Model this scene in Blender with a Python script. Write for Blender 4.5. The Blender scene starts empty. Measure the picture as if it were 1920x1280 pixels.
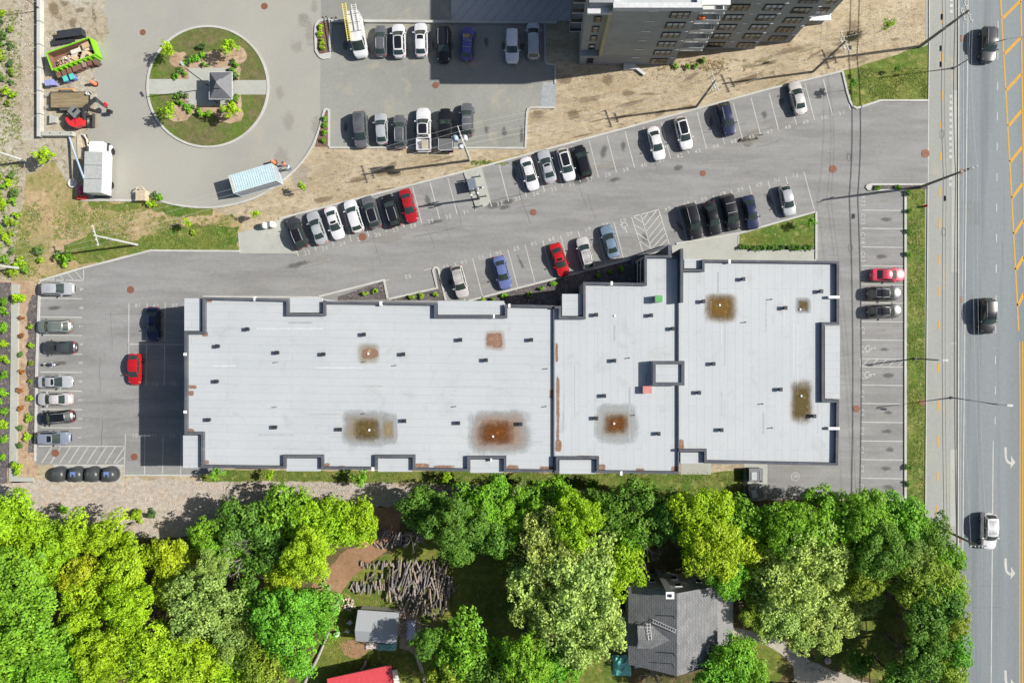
import bpy, bmesh, math, random
import numpy as np
from mathutils import Vector, Matrix, Euler
R = math.radians
sc = bpy.context.scene
COL = sc.collection
random.seed(7); rng = np.random.default_rng(7)

# ---------------------------------------------------------------- camera, sky, sun, exposure
H = 96.0            # camera height over the ground, metres
S = 0.075           # metres on the ground per photo pixel
NX, NY = 998, 623   # photo pixel straight below the camera
def W(px, py, z=0.0):
    k = S * (H - z) / H
    return Vector(((px - NX) * k, -(py - NY) * k, z))
cd = bpy.data.cameras.new('camera'); cam = bpy.data.objects.new('camera', cd); COL.objects.link(cam)
cam.location = (0, 0, H); cam.rotation_euler = (0, 0, 0)
cd.lens = 24; cd.sensor_width = 36; cd.clip_start = 1; cd.clip_end = 3000
cd.shift_x = (960 - NX) / 1920; cd.shift_y = -(640 - NY) / 1920
sc.camera = cam
SUN_EL, SUN_AZ = R(38.5), R(7.5)        # azimuth measured from +x towards +y
wd = bpy.data.worlds.new('World'); sc.world = wd; wd.use_nodes = True
nt = wd.node_tree; bg = nt.nodes['Background']
sky = nt.nodes.new('ShaderNodeTexSky'); sky.sky_type = 'NISHITA'; sky.sun_disc = False
sky.sun_elevation = SUN_EL; sky.sun_rotation = R(90) - SUN_AZ; sky.air_density = 1.0; sky.dust_density = 2.2
nt.links.new(sky.outputs[0], bg.inputs[0]); bg.inputs[1].default_value = 0.066
ld = bpy.data.lights.new('sun', 'SUN'); ld.energy = 5.0; ld.angle = R(0.53); ld.color = (1.0, 0.955, 0.88)
sun = bpy.data.objects.new('sun', ld); COL.objects.link(sun)
sd = Vector((math.cos(SUN_EL) * math.cos(SUN_AZ), math.cos(SUN_EL) * math.sin(SUN_AZ), math.sin(SUN_EL)))
sun.rotation_euler = sd.to_track_quat('Z', 'Y').to_euler(); sun.location = (80, 10, 60)
sc.view_settings.view_transform = 'Standard'; sc.view_settings.look = 'None'
sc.view_settings.exposure = 0.54; sc.view_settings.gamma = 1
sc.cycles.use_denoising = True; sc.cycles.sample_clamp_indirect = 6; sc.cycles.max_bounces = 5
sc.cycles.transparent_max_bounces = 8; sc.cycles.caustics_reflective = False; sc.cycles.caustics_refractive = False

# ---------------------------------------------------------------- helpers
KEXP = 1.62
def lin(v):
    v = v / 255.0
    return v / 12.92 if v <= 0.04045 else ((v + 0.055) / 1.055) ** 2.4
def C(r, g, b, k=None):
    """albedo of a flat sunlit surface that shows as this sRGB value"""
    k = k or KEXP
    return (min(lin(r) / k * 0.985, .85), min(lin(g) / k, .85), min(lin(b) / k * 1.03, .85), 1)

class MB:
    def __init__(s): s.v = []; s.f = []; s.m = []
    def add(s, vs, fs, m=0):
        o = len(s.v); s.v += [tuple(v) for v in vs]
        for f in fs: s.f.append([o + i for i in f]); s.m.append(m)
        return s
    def box(s, c, d, rz=0, m=0, M=None):
        x, y, z = d[0] / 2, d[1] / 2, d[2] / 2
        cs, sn = math.cos(rz), math.sin(rz)
        vs = []
        for dz in (-z, z):
            for (a, b) in ((-x, -y), (x, -y), (x, y), (-x, y)):
                p = Vector((c[0] + a * cs - b * sn, c[1] + a * sn + b * cs, c[2] + dz))
                vs.append(M @ p if M else p)
        return s.add(vs, [(3, 2, 1, 0), (4, 5, 6, 7), (0, 1, 5, 4), (1, 2, 6, 5), (2, 3, 7, 6), (3, 0, 4, 7)], m)
    def prism(s, pts, z0, z1, m=0, mside=None, bottom=True):
        pts = [(p[0], p[1]) for p in pts]
        a = sum(pts[i][0] * pts[(i + 1) % len(pts)][1] - pts[(i + 1) % len(pts)][0] * pts[i][1] for i in range(len(pts)))
        if a < 0: pts = pts[::-1]
        n = len(pts)
        vs = [(p[0], p[1], z0) for p in pts] + [(p[0], p[1], z1) for p in pts]
        s.add(vs, [list(range(n, 2 * n))] + ([list(range(n - 1, -1, -1))] if bottom else []), m)
        s.add(vs, [(i, (i + 1) % n, n + (i + 1) % n, n + i) for i in range(n)], m if mside is None else mside)
        return s
    def sheet(s, pts, z, m=0):
        pts = [(p[0], p[1]) for p in pts]
        a = sum(pts[i][0] * pts[(i + 1) % len(pts)][1] - pts[(i + 1) % len(pts)][0] * pts[i][1] for i in range(len(pts)))
        if a < 0: pts = pts[::-1]
        return s.add([(p[0], p[1], z) for p in pts], [list(range(len(pts)))], m)
    def strip(s, pts, w, z0, z1, closed=False, off=0.0, m=0):
        """a mitred bar of width w along a polyline, shifted sideways by off (positive = to the left of travel)"""
        P = [Vector((p[0], p[1])) for p in pts]; n = len(P)
        L, Rr = [], []
        for i in range(n):
            d = []
            if closed or i > 0: d.append((P[i] - P[i - 1]).normalized())
            if closed or i < n - 1: d.append((P[(i + 1) % n] - P[i]).normalized())
            t = d[0] if len(d) == 1 else (d[0] + d[1])
            if t.length < 1e-6: t = d[0]
            t = t.normalized(); nn = Vector((-t.y, t.x))
            c = max(0.35, abs(nn.dot(Vector((-d[0].y, d[0].x)))))
            L.append(P[i] + nn * (off + w / 2) / c); Rr.append(P[i] + nn * (off - w / 2) / c)
        vs = []
        for i in range(n):
            vs += [(Rr[i].x, Rr[i].y, z0), (L[i].x, L[i].y, z0), (L[i].x, L[i].y, z1), (Rr[i].x, Rr[i].y, z1)]
        fs = []
        for i in range(n if closed else n - 1):
            a, b = 4 * i, 4 * ((i + 1) % n)
            if z1 - z0 < 1e-6: fs.append((a + 3, b + 3, b + 2, a + 2))
            else: fs += [(a + 3, b + 3, b + 2, a + 2), (a, b, b + 3, a + 3), (b + 1, a + 1, a + 2, b + 2), (b, a, a + 1, b + 1)]
        if not closed and z1 - z0 > 1e-6: fs += [(0, 3, 2, 1), (4 * n - 4, 4 * n - 3, 4 * n - 2, 4 * n - 1)]
        return s.add(vs, fs, m)
    def tube(s, pts, r, seg=6, m=0, cap=True):
        P = [Vector(p) for p in pts]; n = len(P)
        rr = r if isinstance(r, (list, tuple)) else [r] * n
        vs = []
        for i in range(n):
            t = (P[min(i + 1, n - 1)] - P[max(i - 1, 0)]).normalized()
            u = t.cross(Vector((0, 0, 1)))
            if u.length < 1e-3: u = t.cross(Vector((1, 0, 0)))
            u.normalize(); v = t.cross(u)
            for k in range(seg):
                a = 2 * math.pi * k / seg
                vs.append(P[i] + (u * math.cos(a) + v * math.sin(a)) * rr[i])
        fs = [(i * seg + k, (i + 1) * seg + k, (i + 1) * seg + (k + 1) % seg, i * seg + (k + 1) % seg) for i in range(n - 1) for k in range(seg)]
        if cap: fs += [list(range(seg)), list(range(n * seg - 1, (n - 1) * seg - 1, -1))]
        return s.add(vs, fs, m)
    def lathe(s, c, prof, seg=16, m=0):
        """profile of (radius, z) from the bottom up about a vertical axis at c"""
        vs = []
        for (r, z) in prof:
            for k in range(seg):
                a = 2 * math.pi * k / seg
                vs.append((c[0] + r * math.cos(a), c[1] + r * math.sin(a), c[2] + z))
        n = len(prof)
        fs = [(i * seg + k, i * seg + (k + 1) % seg, (i + 1) * seg + (k + 1) % seg, (i + 1) * seg + k) for i in range(n - 1) for k in range(seg)]
        fs += [list(range(seg - 1, -1, -1)), list(range((n - 1) * seg, n * seg))]
        return s.add(vs, fs, m)
    def mesh(s, name, mats, smooth=False):
        me = bpy.data.meshes.new(name); me.from_pydata(s.v, [], s.f)
        for m in (mats if isinstance(mats, (list, tuple)) else [mats]): me.materials.append(m)
        me.polygons.foreach_set('material_index', s.m)
        if smooth: me.polygons.foreach_set('use_smooth', [True] * len(s.f))
        me.update(); return me
    def build(s, name, mats, parent=None, smooth=False, bevel=0):
        o = bpy.data.objects.new(name, s.mesh(name, mats, smooth)); COL.objects.link(o)
        if parent is not None: o.parent = parent
        if bevel:
            b = o.modifiers.new('bevel', 'BEVEL'); b.width = bevel; b.segments = 2; b.limit_method = 'ANGLE'
        return o

def tag(o, label, cat, group=None, kind=None):
    o['label'] = label; o['category'] = cat
    if group: o['group'] = group
    if kind: o['kind'] = kind
    return o
def struct(o, kind='structure'):
    o['kind'] = kind; return o
def empty(name, loc, rz=0, scale=1):
    o = bpy.data.objects.new(name, None); COL.objects.link(o)
    o.location = loc; o.rotation_euler = (0, 0, rz); o.scale = (scale,) * 3; o.empty_display_size = .3
    return o
KIDS = {}
def inst(me, name, parent=None, loc=(0, 0, 0), rot=(0, 0, 0), scale=(1, 1, 1), color=None):
    o = bpy.data.objects.new(name, me); COL.objects.link(o)
    o.location = loc; o.rotation_euler = rot; o.scale = scale
    if parent is not None: o.parent = parent
    if color: o.color = color
    return o
def copy_tree(o, parent=None):
    c = o.copy(); COL.objects.link(c)
    if parent is not None: c.parent = parent
    for ch in list(o.children): copy_tree(ch, c)
    return c
def rz_img(deg):      # heading given in the picture (0 = to the right, 90 = down)
    return -R(deg)
def poly(*pts, z=0.0): return [W(a, b, z) for a, b in pts]

# ---------------------------------------------------------------- materials
class N:
    """small node-graph helper"""
    def __init__(s, name, rough=.8, spec=.3):
        s.m = bpy.data.materials.new(name); s.m.use_nodes = True; s.t = s.m.node_tree
        s.b = s.t.nodes['Principled BSDF']; s.b.inputs['Roughness'].default_value = rough
        s.b.inputs['Specular IOR Level'].default_value = spec
    def n(s, typ, **kw):
        nd = s.t.nodes.new(typ)
        for k, v in kw.items(): setattr(nd, k, v)
        return nd
    def l(s, a, b): s.t.links.new(a, b)
    def pos(s, scale=(1, 1, 1), rot=0, obj=False):
        if obj: src = s.n('ShaderNodeTexCoord').outputs['Object']
        else: src = s.n('ShaderNodeNewGeometry').outputs['Position']
        mp = s.n('ShaderNodeMapping'); mp.inputs['Scale'].default_value = scale; mp.inputs['Rotation'].default_value = (0, 0, rot)
        s.l(src, mp.inputs['Vector']); return mp.outputs[0]
    def noise(s, vec, scale, detail=3, rough=.55, dist=0):
        x = s.n('ShaderNodeTexNoise'); x.inputs['Scale'].default_value = scale; x.inputs['Detail'].default_value = detail
        x.inputs['Roughness'].default_value = rough; x.inputs['Distortion'].default_value = dist
        s.l(vec, x.inputs['Vector']); return x.outputs['Fac']
    def ramp(s, fac, a, b, ca=(0, 0, 0, 1), cb=(1, 1, 1, 1)):
        x = s.n('ShaderNodeValToRGB'); e = x.color_ramp.elements
        e[0].position = a; e[0].color = ca; e[1].position = b; e[1].color = cb
        s.l(fac, x.inputs[0]); return x.outputs[0]
    def mix(s, fac, a, b, typ='MIX'):
        x = s.n('ShaderNodeMix', data_type='RGBA', blend_type=typ)
        for i, v in ((0, fac), (6, a), (7, b)):
            if hasattr(v, 'links') or hasattr(v, 'is_linked'): s.l(v, x.inputs[i])
            else: x.inputs[i].default_value = v
        return x.outputs[2]
    def bump(s, h, strength=.3, dist=.05):
        x = s.n('ShaderNodeBump'); x.inputs['Strength'].default_value = strength; x.inputs['Distance'].default_value = dist
        s.l(h, x.inputs['Height']); s.l(x.outputs[0], s.b.inputs['Normal'])
    def out(s, col):
        s.l(col, s.b.inputs['Base Color']); return s.m

def gmat(name, c1, c2, c3=None, s1=.12, s2=.9, s3=7, rot=0, stretch=1, grain=.25, w3=(.5, .7), w1=(.38, .62), rough=.9, bump=.25, spec=.2):
    g = N(name, rough, spec)
    p = g.pos((1, stretch, 1), rot); q = g.pos()
    n1 = g.noise(p, s1, 5, .6, .3)
    col = g.mix(g.ramp(n1, *w1), c1, c2)
    if c3:
        n2 = g.noise(p, s2, 4, .65, .4)
        col = g.mix(g.ramp(n2, *w3), col, c3)
    n3 = g.noise(q, s3, 3, .7)
    n4 = g.noise(q, s3 * .23, 3, .6)
    lo, hi = 1 - grain, 1 + grain
    col = g.mix(1.0, col, g.ramp(n3, .25, .75, (lo, lo, lo, 1), (hi, hi, hi, 1)), 'MULTIPLY')
    l2, h2 = 1 - grain * .5, 1 + grain * .5
    col = g.mix(1.0, col, g.ramp(n4, .3, .7, (l2, l2, l2, 1), (h2, h2, h2, 1)), 'MULTIPLY')
    if bump: g.bump(n3, bump, .06)
    return g.out(col)

def pmat(name, col, rough=.6, metal=0, spec=.4, grain=.12, scale=3, coat=0):
    """a plain painted or cast surface with a little wear"""
    g = N(name, rough, spec); g.b.inputs['Metallic'].default_value = metal; g.b.inputs['Coat Weight'].default_value = coat
    if len(col) == 3: col = (*col, 1)
    n = g.noise(g.pos(), scale, 4, .6)
    lo, hi = 1 - grain, 1 + grain
    return g.out(g.mix(1.0, col, g.ramp(n, .3, .7, (lo, lo, lo, 1), (hi, hi, hi, 1)), 'MULTIPLY'))

def leafmat(name, var=.38, trans=.28):
    """foliage coloured by the object's own colour, each leaf a little different"""
    g = N(name, .55, .25)
    oi = g.n('ShaderNodeObjectInfo'); ge = g.n('ShaderNodeNewGeometry')
    lo, hi = 1 - var, 1 + var
    c = g.mix(1.0, oi.outputs['Color'], g.ramp(ge.outputs['Random Per Island'], 0, 1, (lo, lo * .95, lo, 1), (hi, hi * .97, hi, 1)), 'MULTIPLY')
    n = g.noise(g.pos(), .35, 3)
    c = g.mix(1.0, c, g.ramp(n, .3, .7, (.82, .88, .9, 1), (1.2, 1.1, 1.0, 1)), 'MULTIPLY')
    g.l(c, g.b.inputs['Base Color'])
    tr = g.n('ShaderNodeBsdfTranslucent'); g.l(c, tr.inputs[0])
    mx = g.n('ShaderNodeMixShader'); mx.inputs[0].default_value = trans
    g.l(g.b.outputs[0], mx.inputs[1]); g.l(tr.outputs[0], mx.inputs[2])
    g.l(mx.outputs[0], g.t.nodes['Material Output'].inputs[0])
    return g.m

M = {}
M['sand'] = gmat('sand', C(210, 194, 163), C(190, 172, 140), C(152, 135, 107), .16, 1.1, 5, R(12), 2.4, .3, (.55, .7))
M['gravel_pale'] = gmat('pale_gravel', C(206, 198, 178), C(190, 176, 150), C(160, 150, 122), .2, 1.3, 7, 0, 1, .35, (.52, .66))
M['dry_grass'] = gmat('dry_grass', C(208, 180, 140), C(150, 150, 84), C(110, 130, 52), .14, .8, 7, 0, 1, .38, (.55, .68))
M['pebbles'] = gmat('pebbles', C(212, 199, 182), C(199, 189, 176), C(214, 190, 164), .12, .9, 7.5, 0, 1, .42, (.5, .7), bump=.6)
M['asphalt_dust'] = gmat('dusty_asphalt', C(190, 188, 176), C(180, 178, 168), C(194, 187, 170), .05, .22, 13, 0, 1, .06, (.54, .8), bump=.1)
M['asphalt_lot'] = gmat('parking_asphalt', C(170, 169, 166), C(153, 152, 149), C(176, 172, 164), .09, .35, 9, R(14), 6, .12, (.55, .8), bump=.1)
M['asphalt_upper'] = gmat('upper_lot_asphalt', C(174, 174, 165), C(158, 159, 151), C(190, 182, 160), .07, .3, 9, 0, 1, .12, (.55, .75), bump=.1)
M['road'] = gmat('road_asphalt', C(156, 163, 164), C(144, 151, 153), C(136, 143, 146), .16, .5, 9, 0, .03, .11, (.52, .7), bump=.08)
M['path'] = gmat('path_asphalt', C(182, 184, 176), C(172, 174, 166), C(192, 186, 168), .08, .5, 9, 0, .3, .1, (.54, .7), bump=.08)
M['concrete'] = gmat('concrete', C(204, 205, 194), C(194, 195, 184), C(182, 182, 172), .15, .8, 8, 0, 1, .07, (.58, .75), bump=.05)
M['kerb'] = gmat('kerb_concrete', C(222, 221, 213), C(208, 207, 198), C(186, 182, 170), .3, 1.2, 8, 0, 1, .08, (.6, .75), bump=.05)
M['shade_slab'] = gmat('ramp_concrete', C(215, 215, 210), C(200, 200, 196), None, .1, .8, 8, 0, 1, .08)
M['lawn'] = gmat('lawn', C(130, 138, 66), C(92, 124, 46), C(170, 162, 100), .25, 1.2, 6, 0, 1, .48, (.52, .7))
M['island_grass'] = gmat('island_grass', C(122, 118, 78), C(108, 132, 52), C(146, 126, 98), .16, .8, 7, 0, 1, .36, (.5, .7))
M['mulch'] = gmat('bark_mulch', C(140, 112, 96), C(120, 96, 84), C(160, 130, 110), .5, 2, 10, 0, 1, .4)
M['stone_mulch'] = gmat('dark_stone_mulch', C(122, 116, 113), C(98, 92, 92), C(166, 152, 146), .4, 3, 9, 0, 1, .5, (.55, .65))
M['bed_dirt'] = gmat('bed_dirt', C(214, 188, 158), C(196, 166, 134), C(170, 140, 112), .3, 1.4, 8, 0, 1, .3)
M['forest_floor'] = gmat('forest_floor', C(120, 106, 74), C(92, 96, 52), C(150, 124, 92), .12, .7, 7, 0, 1, .4)
M['yard_dirt'] = gmat('yard_dirt', C(188, 148, 116), C(168, 132, 100), C(150, 140, 84), .2, 1, 8, 0, 1, .3, (.58, .7))
M['yard_grass'] = gmat('yard_grass', C(134, 140, 62), C(100, 122, 46), C(178, 156, 100), .22, 1.1, 6, 0, 1, .46, (.55, .7))
M['drive'] = gmat('drive_gravel', C(206, 196, 176), C(190, 180, 160), C(214, 206, 190), .15, 1, 8, 0, 1, .22)
M['grey_gravel'] = gmat('grey_gravel', C(186, 190, 190), C(174, 180, 182), None, .3, 1, 9, 0, 1, .25)
M['paint_white'] = gmat('worn_white_paint', C(226, 226, 218), C(208, 208, 200), C(176, 175, 170), .6, 3, 12, 0, 1, .1, (.6, .75), bump=0)
M['paint_yellow'] = gmat('worn_yellow_paint', C(236, 186, 82), C(226, 180, 96), None, .6, 3, 12, 0, 1, .1, bump=0)
M['paint_dim'] = gmat('faded_white_paint', C(226, 224, 216), C(206, 204, 198), None, .6, 3, 12, 0, 1, .1, bump=0)
M['parapet'] = gmat('parapet_flashing', C(112, 115, 120), C(96, 99, 106), C(134, 136, 139), .4, 1.6, 8, 0, 1, .1, (.6, .75), bump=0)
M['facade'] = gmat('wall_cladding', (.52, .53, .5, 1), (.48, .49, .46, 1), None, .4, 2, 8, 0, 1, .06, bump=0)
M['grey_wall'] = pmat('grey_wall', (.3, .31, .33), .8)
M['glass'] = pmat('window_glass', (.012, .018, .022), .04, 0, .9, .1)
M['frame'] = pmat('dark_frame', (.02, .02, .024), .5)
M['white'] = pmat('white_paint', (.72, .72, .72), .5)
M['black'] = pmat('black_plastic', (.018, .019, .021), .5)
M['rubber'] = pmat('tyre_rubber', (.015, .015, .015), .85)
M['rim'] = pmat('wheel_rim', (.4, .41, .42), .35, .8)
M['steel'] = pmat('galvanised_steel', (.5, .52, .54), .5, .3)
M['wood_pole'] = pmat('weathered_pole', (.2, .19, .16), .9, grain=.25, scale=6)
M['pale_pole'] = pmat('pale_pole', (.42, .43, .4), .9, grain=.2)
M['bark'] = pmat('tree_bark', (.17, .145, .12), .9, grain=.35, scale=5)
M['dead_wood'] = pmat('dead_wood', (.34, .31, .28), .9, grain=.3, scale=5)
M['leaf'] = leafmat('leaves')
M['leaf_fine'] = leafmat('fine_leaves', .45, .26)
M['wire'] = pmat('wire', (.42, .42, .42), .5)
M['cable'] = pmat('black_cable', (.03, .03, .035), .6)
def flat(name, c, **k):
    if name not in M: M[name] = pmat(name, c, **k)
    return M[name]

# car paint takes each object's own colour
g = N('car_paint', .28, .5); g.b.inputs['Coat Weight'].default_value = .6; g.b.inputs['Coat Roughness'].default_value = .06; g.b.inputs['Metallic'].default_value = .25
oi = g.n('ShaderNodeObjectInfo'); nn = g.noise(g.pos(), 1.5, 4)
M['car_paint'] = g.out(g.mix(1.0, oi.outputs['Color'], g.ramp(nn, .3, .7, (.9, .9, .9, 1), (1.06, 1.06, 1.06, 1)), 'MULTIPLY'))
g = N('tinted', .6, .4); oi = g.n('ShaderNodeObjectInfo'); nn = g.noise(g.pos(), 3, 4)
M['tinted'] = g.out(g.mix(1.0, oi.outputs['Color'], g.ramp(nn, .3, .7, (.85, .85, .85, 1), (1.1, 1.1, 1.1, 1)), 'MULTIPLY'))
M['car_glass'] = pmat('car_glass', (.026, .04, .036), .05, 0, .9, .05)
M['sunroof'] = pmat('dark_roof_glass', (.012, .012, .016), .12, 0, .5, .05)
M['lamp_clear'] = pmat('headlight_lens', (.55, .57, .6), .15, .2, .6, .05)
M['lamp_red'] = pmat('taillight_lens', (.45, .02, .02), .2, 0, .6, .05)

# white roof membrane with lapped seams
def membrane(name, rot, bw, rh):
    g = N(name, .75, .25); p = g.pos((1, 1, 1), rot)
    br = g.n('ShaderNodeTexBrick'); br.offset = .37; br.squash = 1
    br.inputs['Color1'].default_value = C(214, 217, 218); br.inputs['Color2'].default_value = C(211, 215, 216)
    br.inputs['Mortar'].default_value = C(190, 194, 196); br.inputs['Scale'].default_value = 1
    br.inputs['Mortar Size'].default_value = .022; br.inputs['Mortar Smooth'].default_value = .2
    br.inputs['Brick Width'].default_value = bw; br.inputs['Row Height'].default_value = rh
    g.l(p, br.inputs['Vector'])
    q = g.pos(); n1 = g.noise(q, .12, 5, .6); n2 = g.noise(q, 2.5, 4, .7)
    c = g.mix(1.0, br.outputs[0], g.ramp(n1, .3, .7, (.95, .955, .965, 1), (1.03, 1.03, 1.02, 1)), 'MULTIPLY')
    c = g.mix(1.0, c, g.ramp(n2, .3, .7, (.965, .965, .965, 1), (1.025, 1.025, 1.025, 1)), 'MULTIPLY')
    n3 = g.noise(g.pos((1, 1, 1), .6), .35, 6, .65, .6); c = g.mix(g.ramp(n3, .56, .74, (0, 0, 0, 1), (.55, .55, .55, 1)), c, C(186, 188, 184))
    n4 = g.noise(g.pos((1, 1, 1), 1.1), 1.4, 5, .8, .8); c = g.mix(g.ramp(n4, .66, .74, (0, 0, 0, 1), (.45, .45, .45, 1)), c, C(172, 168, 158))
    return g.out(c)
M['roof_a'] = membrane('roof_membrane_rows', R(.8), 13, 1.03)
M['roof_b'] = membrane('roof_membrane_columns', R(90), 15, 1.0)
# ---------------------------------------------------------------- ground, paving, kerbs
def rough(pts, amp=4, step=14, seed=1):
    r = random.Random(seed); out = []
    n = len(pts)
    for i in range(n):
        a, b = pts[i], pts[(i + 1) % n]
        L = math.hypot(b[0] - a[0], b[1] - a[1]); k = max(1, int(L / step))
        dx, dy = (b[0] - a[0]) / L, (b[1] - a[1]) / L
        for j in range(k):
            t = j / k; o = r.uniform(-amp, amp)
            out.append((a[0] + (b[0] - a[0]) * t - dy * o, a[1] + (b[1] - a[1]) * t + dx * o))
    return out
def sheet(name, pts, z, m, kind='structure'):
    return struct(MB().sheet(poly(*pts), z).build(name, m), kind)
def circ(cx, cy, r, a0=0, a1=360, n=48, ry=None):
    ry = ry or r
    return [(cx + r * math.cos(R(a0 + (a1 - a0) * i / n)), cy + ry * math.sin(R(a0 + (a1 - a0) * i / n))) for i in range(n + 1)]
def smooth(pts, n=6):
    """Catmull-Rom through pixel points"""
    P = [pts[0]] + list(pts) + [pts[-1]]; out = []
    for i in range(1, len(P) - 2):
        p0, p1, p2, p3 = P[i - 1], P[i], P[i + 1], P[i + 2]
        for j in range(n):
            t = j / n
            out.append(tuple(.5 * ((2 * p1[k]) + (-p0[k] + p2[k]) * t + (2 * p0[k] - 5 * p1[k] + 4 * p2[k] - p3[k]) * t * t + (-p0[k] + 3 * p1[k] - 3 * p2[k] + p3[k]) * t ** 3) for k in (0, 1)))
    out.append(pts[-1]); return out

g0 = MB(); g0.sheet([(-600, -600), (600, -600), (600, 600), (-600, 600)], 0)
struct(g0.build('ground', M['sand']))
sheet('gravel_verge', rough([(-300, -200), (80, -200), (80, 258), (152, 262), (150, 378), (62, 402), (48, 525), (-300, 525)], 3), .004, M['gravel_pale'])
sheet('dry_grass_verge', rough([(50, 330), (100, 300), (150, 374), (270, 380), (330, 392), (400, 398), (452, 410), (449, 470), (283, 470), (76, 527), (20, 527), (36, 420)], 3), .008, M['dry_grass'])
sheet('green_verge', rough([(120, 462), (190, 430), (250, 452), (330, 425), (400, 420), (448, 424), (448, 470), (283, 471), (190, 494), (120, 490)], 5, 10, 3), .0135, M['lawn'])
sheet('green_verge', rough([(165, 380), (270, 380), (275, 392), (230, 398), (170, 392)], 3, 8, 4), .0135, M['lawn'])
sheet('green_verge', rough([(276, 362), (300, 378), (350, 388), (400, 391), (398, 402), (330, 406), (280, 392)], 3, 8, 5), .0135, M['lawn'])
sheet('planting_bed', rough([(-300, 527), (76, 527), (72, 880), (62, 905), (-300, 905)], 2), .006, M['bed_dirt'])
sheet('stone_bed', rough([(-300, 538), (20, 530), (21, 720), (14, 905), (-300, 905)], 2, 9), .010, M['stone_mulch'])
sheet('stone_bed', rough([(51, 570), (60, 552), (72, 556), (70, 640), (67, 700), (68, 760), (64, 850), (52, 848), (55, 740), (49, 690), (52, 640)], 2.5, 8, 6), .010, M['stone_mulch'])
sheet('gravel_path', rough([(-300, 902), (70, 902), (230, 896), (560, 902), (900, 912), (1110, 918), (1000, 935), (700, 950), (520, 965), (430, 985), (300, 1010), (-300, 1000)], 4), .006, M['pebbles'])
sheet('green_verge', rough([(372, 880), (900, 884), (1300, 888), (1394, 880), (1394, 935), (1260, 930), (1100, 918), (900, 908), (560, 901), (378, 902)], 2), .010, M['lawn'])
sheet('forest_ground', rough([(-300, 992), (300, 1004), (430, 985), (520, 962), (700, 948), (1000, 934), (1250, 928), (1396, 936), (1745, 940), (1792, 1300), (1800, 1900), (-300, 1900)], 4), .004, M['forest_floor'])
sheet('yard_dirt', rough([(575, 1140), (590, 1085), (640, 1040), (700, 1000), (696, 950), (760, 945), (745, 1010), (700, 1050), (660, 1080), (625, 1130)], 3), .010, M['yard_dirt'])
sheet('yard_grass', rough([(610, 1128), (640, 1085), (760, 1020), (850, 1000), (990, 1010), (1000, 1175), (1060, 1228), (1176, 1228), (1180, 1420), (540, 1420), (545, 1290), (585, 1240)], 3), .008, M['yard_grass'])
sheet('yard_dirt', rough(circ(665, 1215, 26, n=14, ry=18)[:-1], 2, 8), .012, M['yard_dirt'])
sheet('yard_dirt', rough([(745, 1150), (775, 1140), (800, 1190), (790, 1230), (750, 1215)], 2, 8), .012, M['bed_dirt'])
sheet('driveway', rough(smooth([(1370, 1172), (1420, 1186), (1470, 1200), (1520, 1238), (1580, 1262), (1660, 1290), (1800, 1320), (1800, 1500), (1440, 1400), (1490, 1270), (1450, 1215), (1370, 1190)], 4), 1.5, 10), .0105, M['drive'])
sheet('yard_grass', rough([(1330, 1190), (1440, 1200), (1478, 1250), (1440, 1300), (1330, 1300)], 3), .009, M['yard_grass'])
sheet('yard_grass', rough([(1500, 1190), (1640, 1090), (1780, 1100), (1788, 1300), (1660, 1280), (1530, 1238)], 3), .009, M['yard_grass'])
sheet('sand_patch', rough([(870, 315), (985, 285), (990, 300), (880, 335)], 3), .006, M['dry_grass'])

# asphalt
sheet('upper_parking_lot', [(604, -250), (1070, -250), (1070, 42), (1022, 44), (1022, 117), (1030, 122), (1041, 122), (1041, 201), (992, 202), (986, 210), (985, 278), (616, 278), (600, 240)], .016, M['asphalt_upper'])
ra = [(82, -250), (606, -250), (606, 210), (603, 224), (598, 245), (588, 270), (572, 297), (550, 322), (520, 347), (485, 368), (450, 381), (410, 388), (370, 389), (330, 384), (300, 376), (280, 364), (270, 356), (262, 374), (150, 374), (165, 290), (163, 265), (150, 254), (84, 254)]
sheet('roundabout_road', ra, .012, M['asphalt_dust'])
sheet('dirt_patch', rough([(84, -40), (190, -40), (200, 60), (178, 130), (185, 240), (150, 250), (86, 252)], 6, 12, 8), .016, M['gravel_pale'])
LOT = [(74, 528), (150, 505), (283, 471), (450, 471), (558, 475), (530, 409), (870, 323), (1160, 245), (1440, 169), (1578, 135), (1586, 170), (1594, 194), (1600, 202), (1608, 204), (1650, 189), (1742, 189), (1740, 349), (1697, 349), (1697, 936), (1440, 936), (1440, 870), (1300, 870), (1300, 700), (420, 700), (420, 889), (232, 889), (232, 871), (68, 871)]
sheet('parking_lot', LOT, .016, M['asphalt_lot'])
sheet('road', [(1797, -6000), (2240, -6000), (2240, 6000), (1797, 6000)], .012, M['road'])
sheet('bike_path', [(1741, -6000), (1785, -6000), (1781, 900), (1781, 6000), (1734, 6000), (1734, 900)], .012, M['path'])
sheet('pavement', [(1786, -6000), (1799, -6000), (1794, 900), (1794, 6000), (1781, 6000), (1781, 900)], .02, M['path'])
for a, b in ((170, 355), (356, 510), (642, 645), (842, 985)):
    sheet('pavement_slab', [(1786.5 - a * .006, a), (1798.5 - a * .006, a), (1798.5 - b * .006, b), (1786.5 - b * .006, b)], .026, M['concrete'])
struct(MB().strip(poly((1801, -4000), (1796, 800), (1794, 4000)), .16, 0, .12).build('road_kerb', M['kerb']))
struct(MB().strip(poly((1743, -4000), (1742, 88), (1740.5, 189)), .13, 0, .10).strip(poly((1739.5, 346), (1735, 940), (1734, 4000)), .13, 0, .10).build('path_kerb', M['kerb']))
struct(MB().strip(poly((1741, 189), (1740, 346)), .13, 0, .03).build('path_kerb', M['kerb']))
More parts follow.
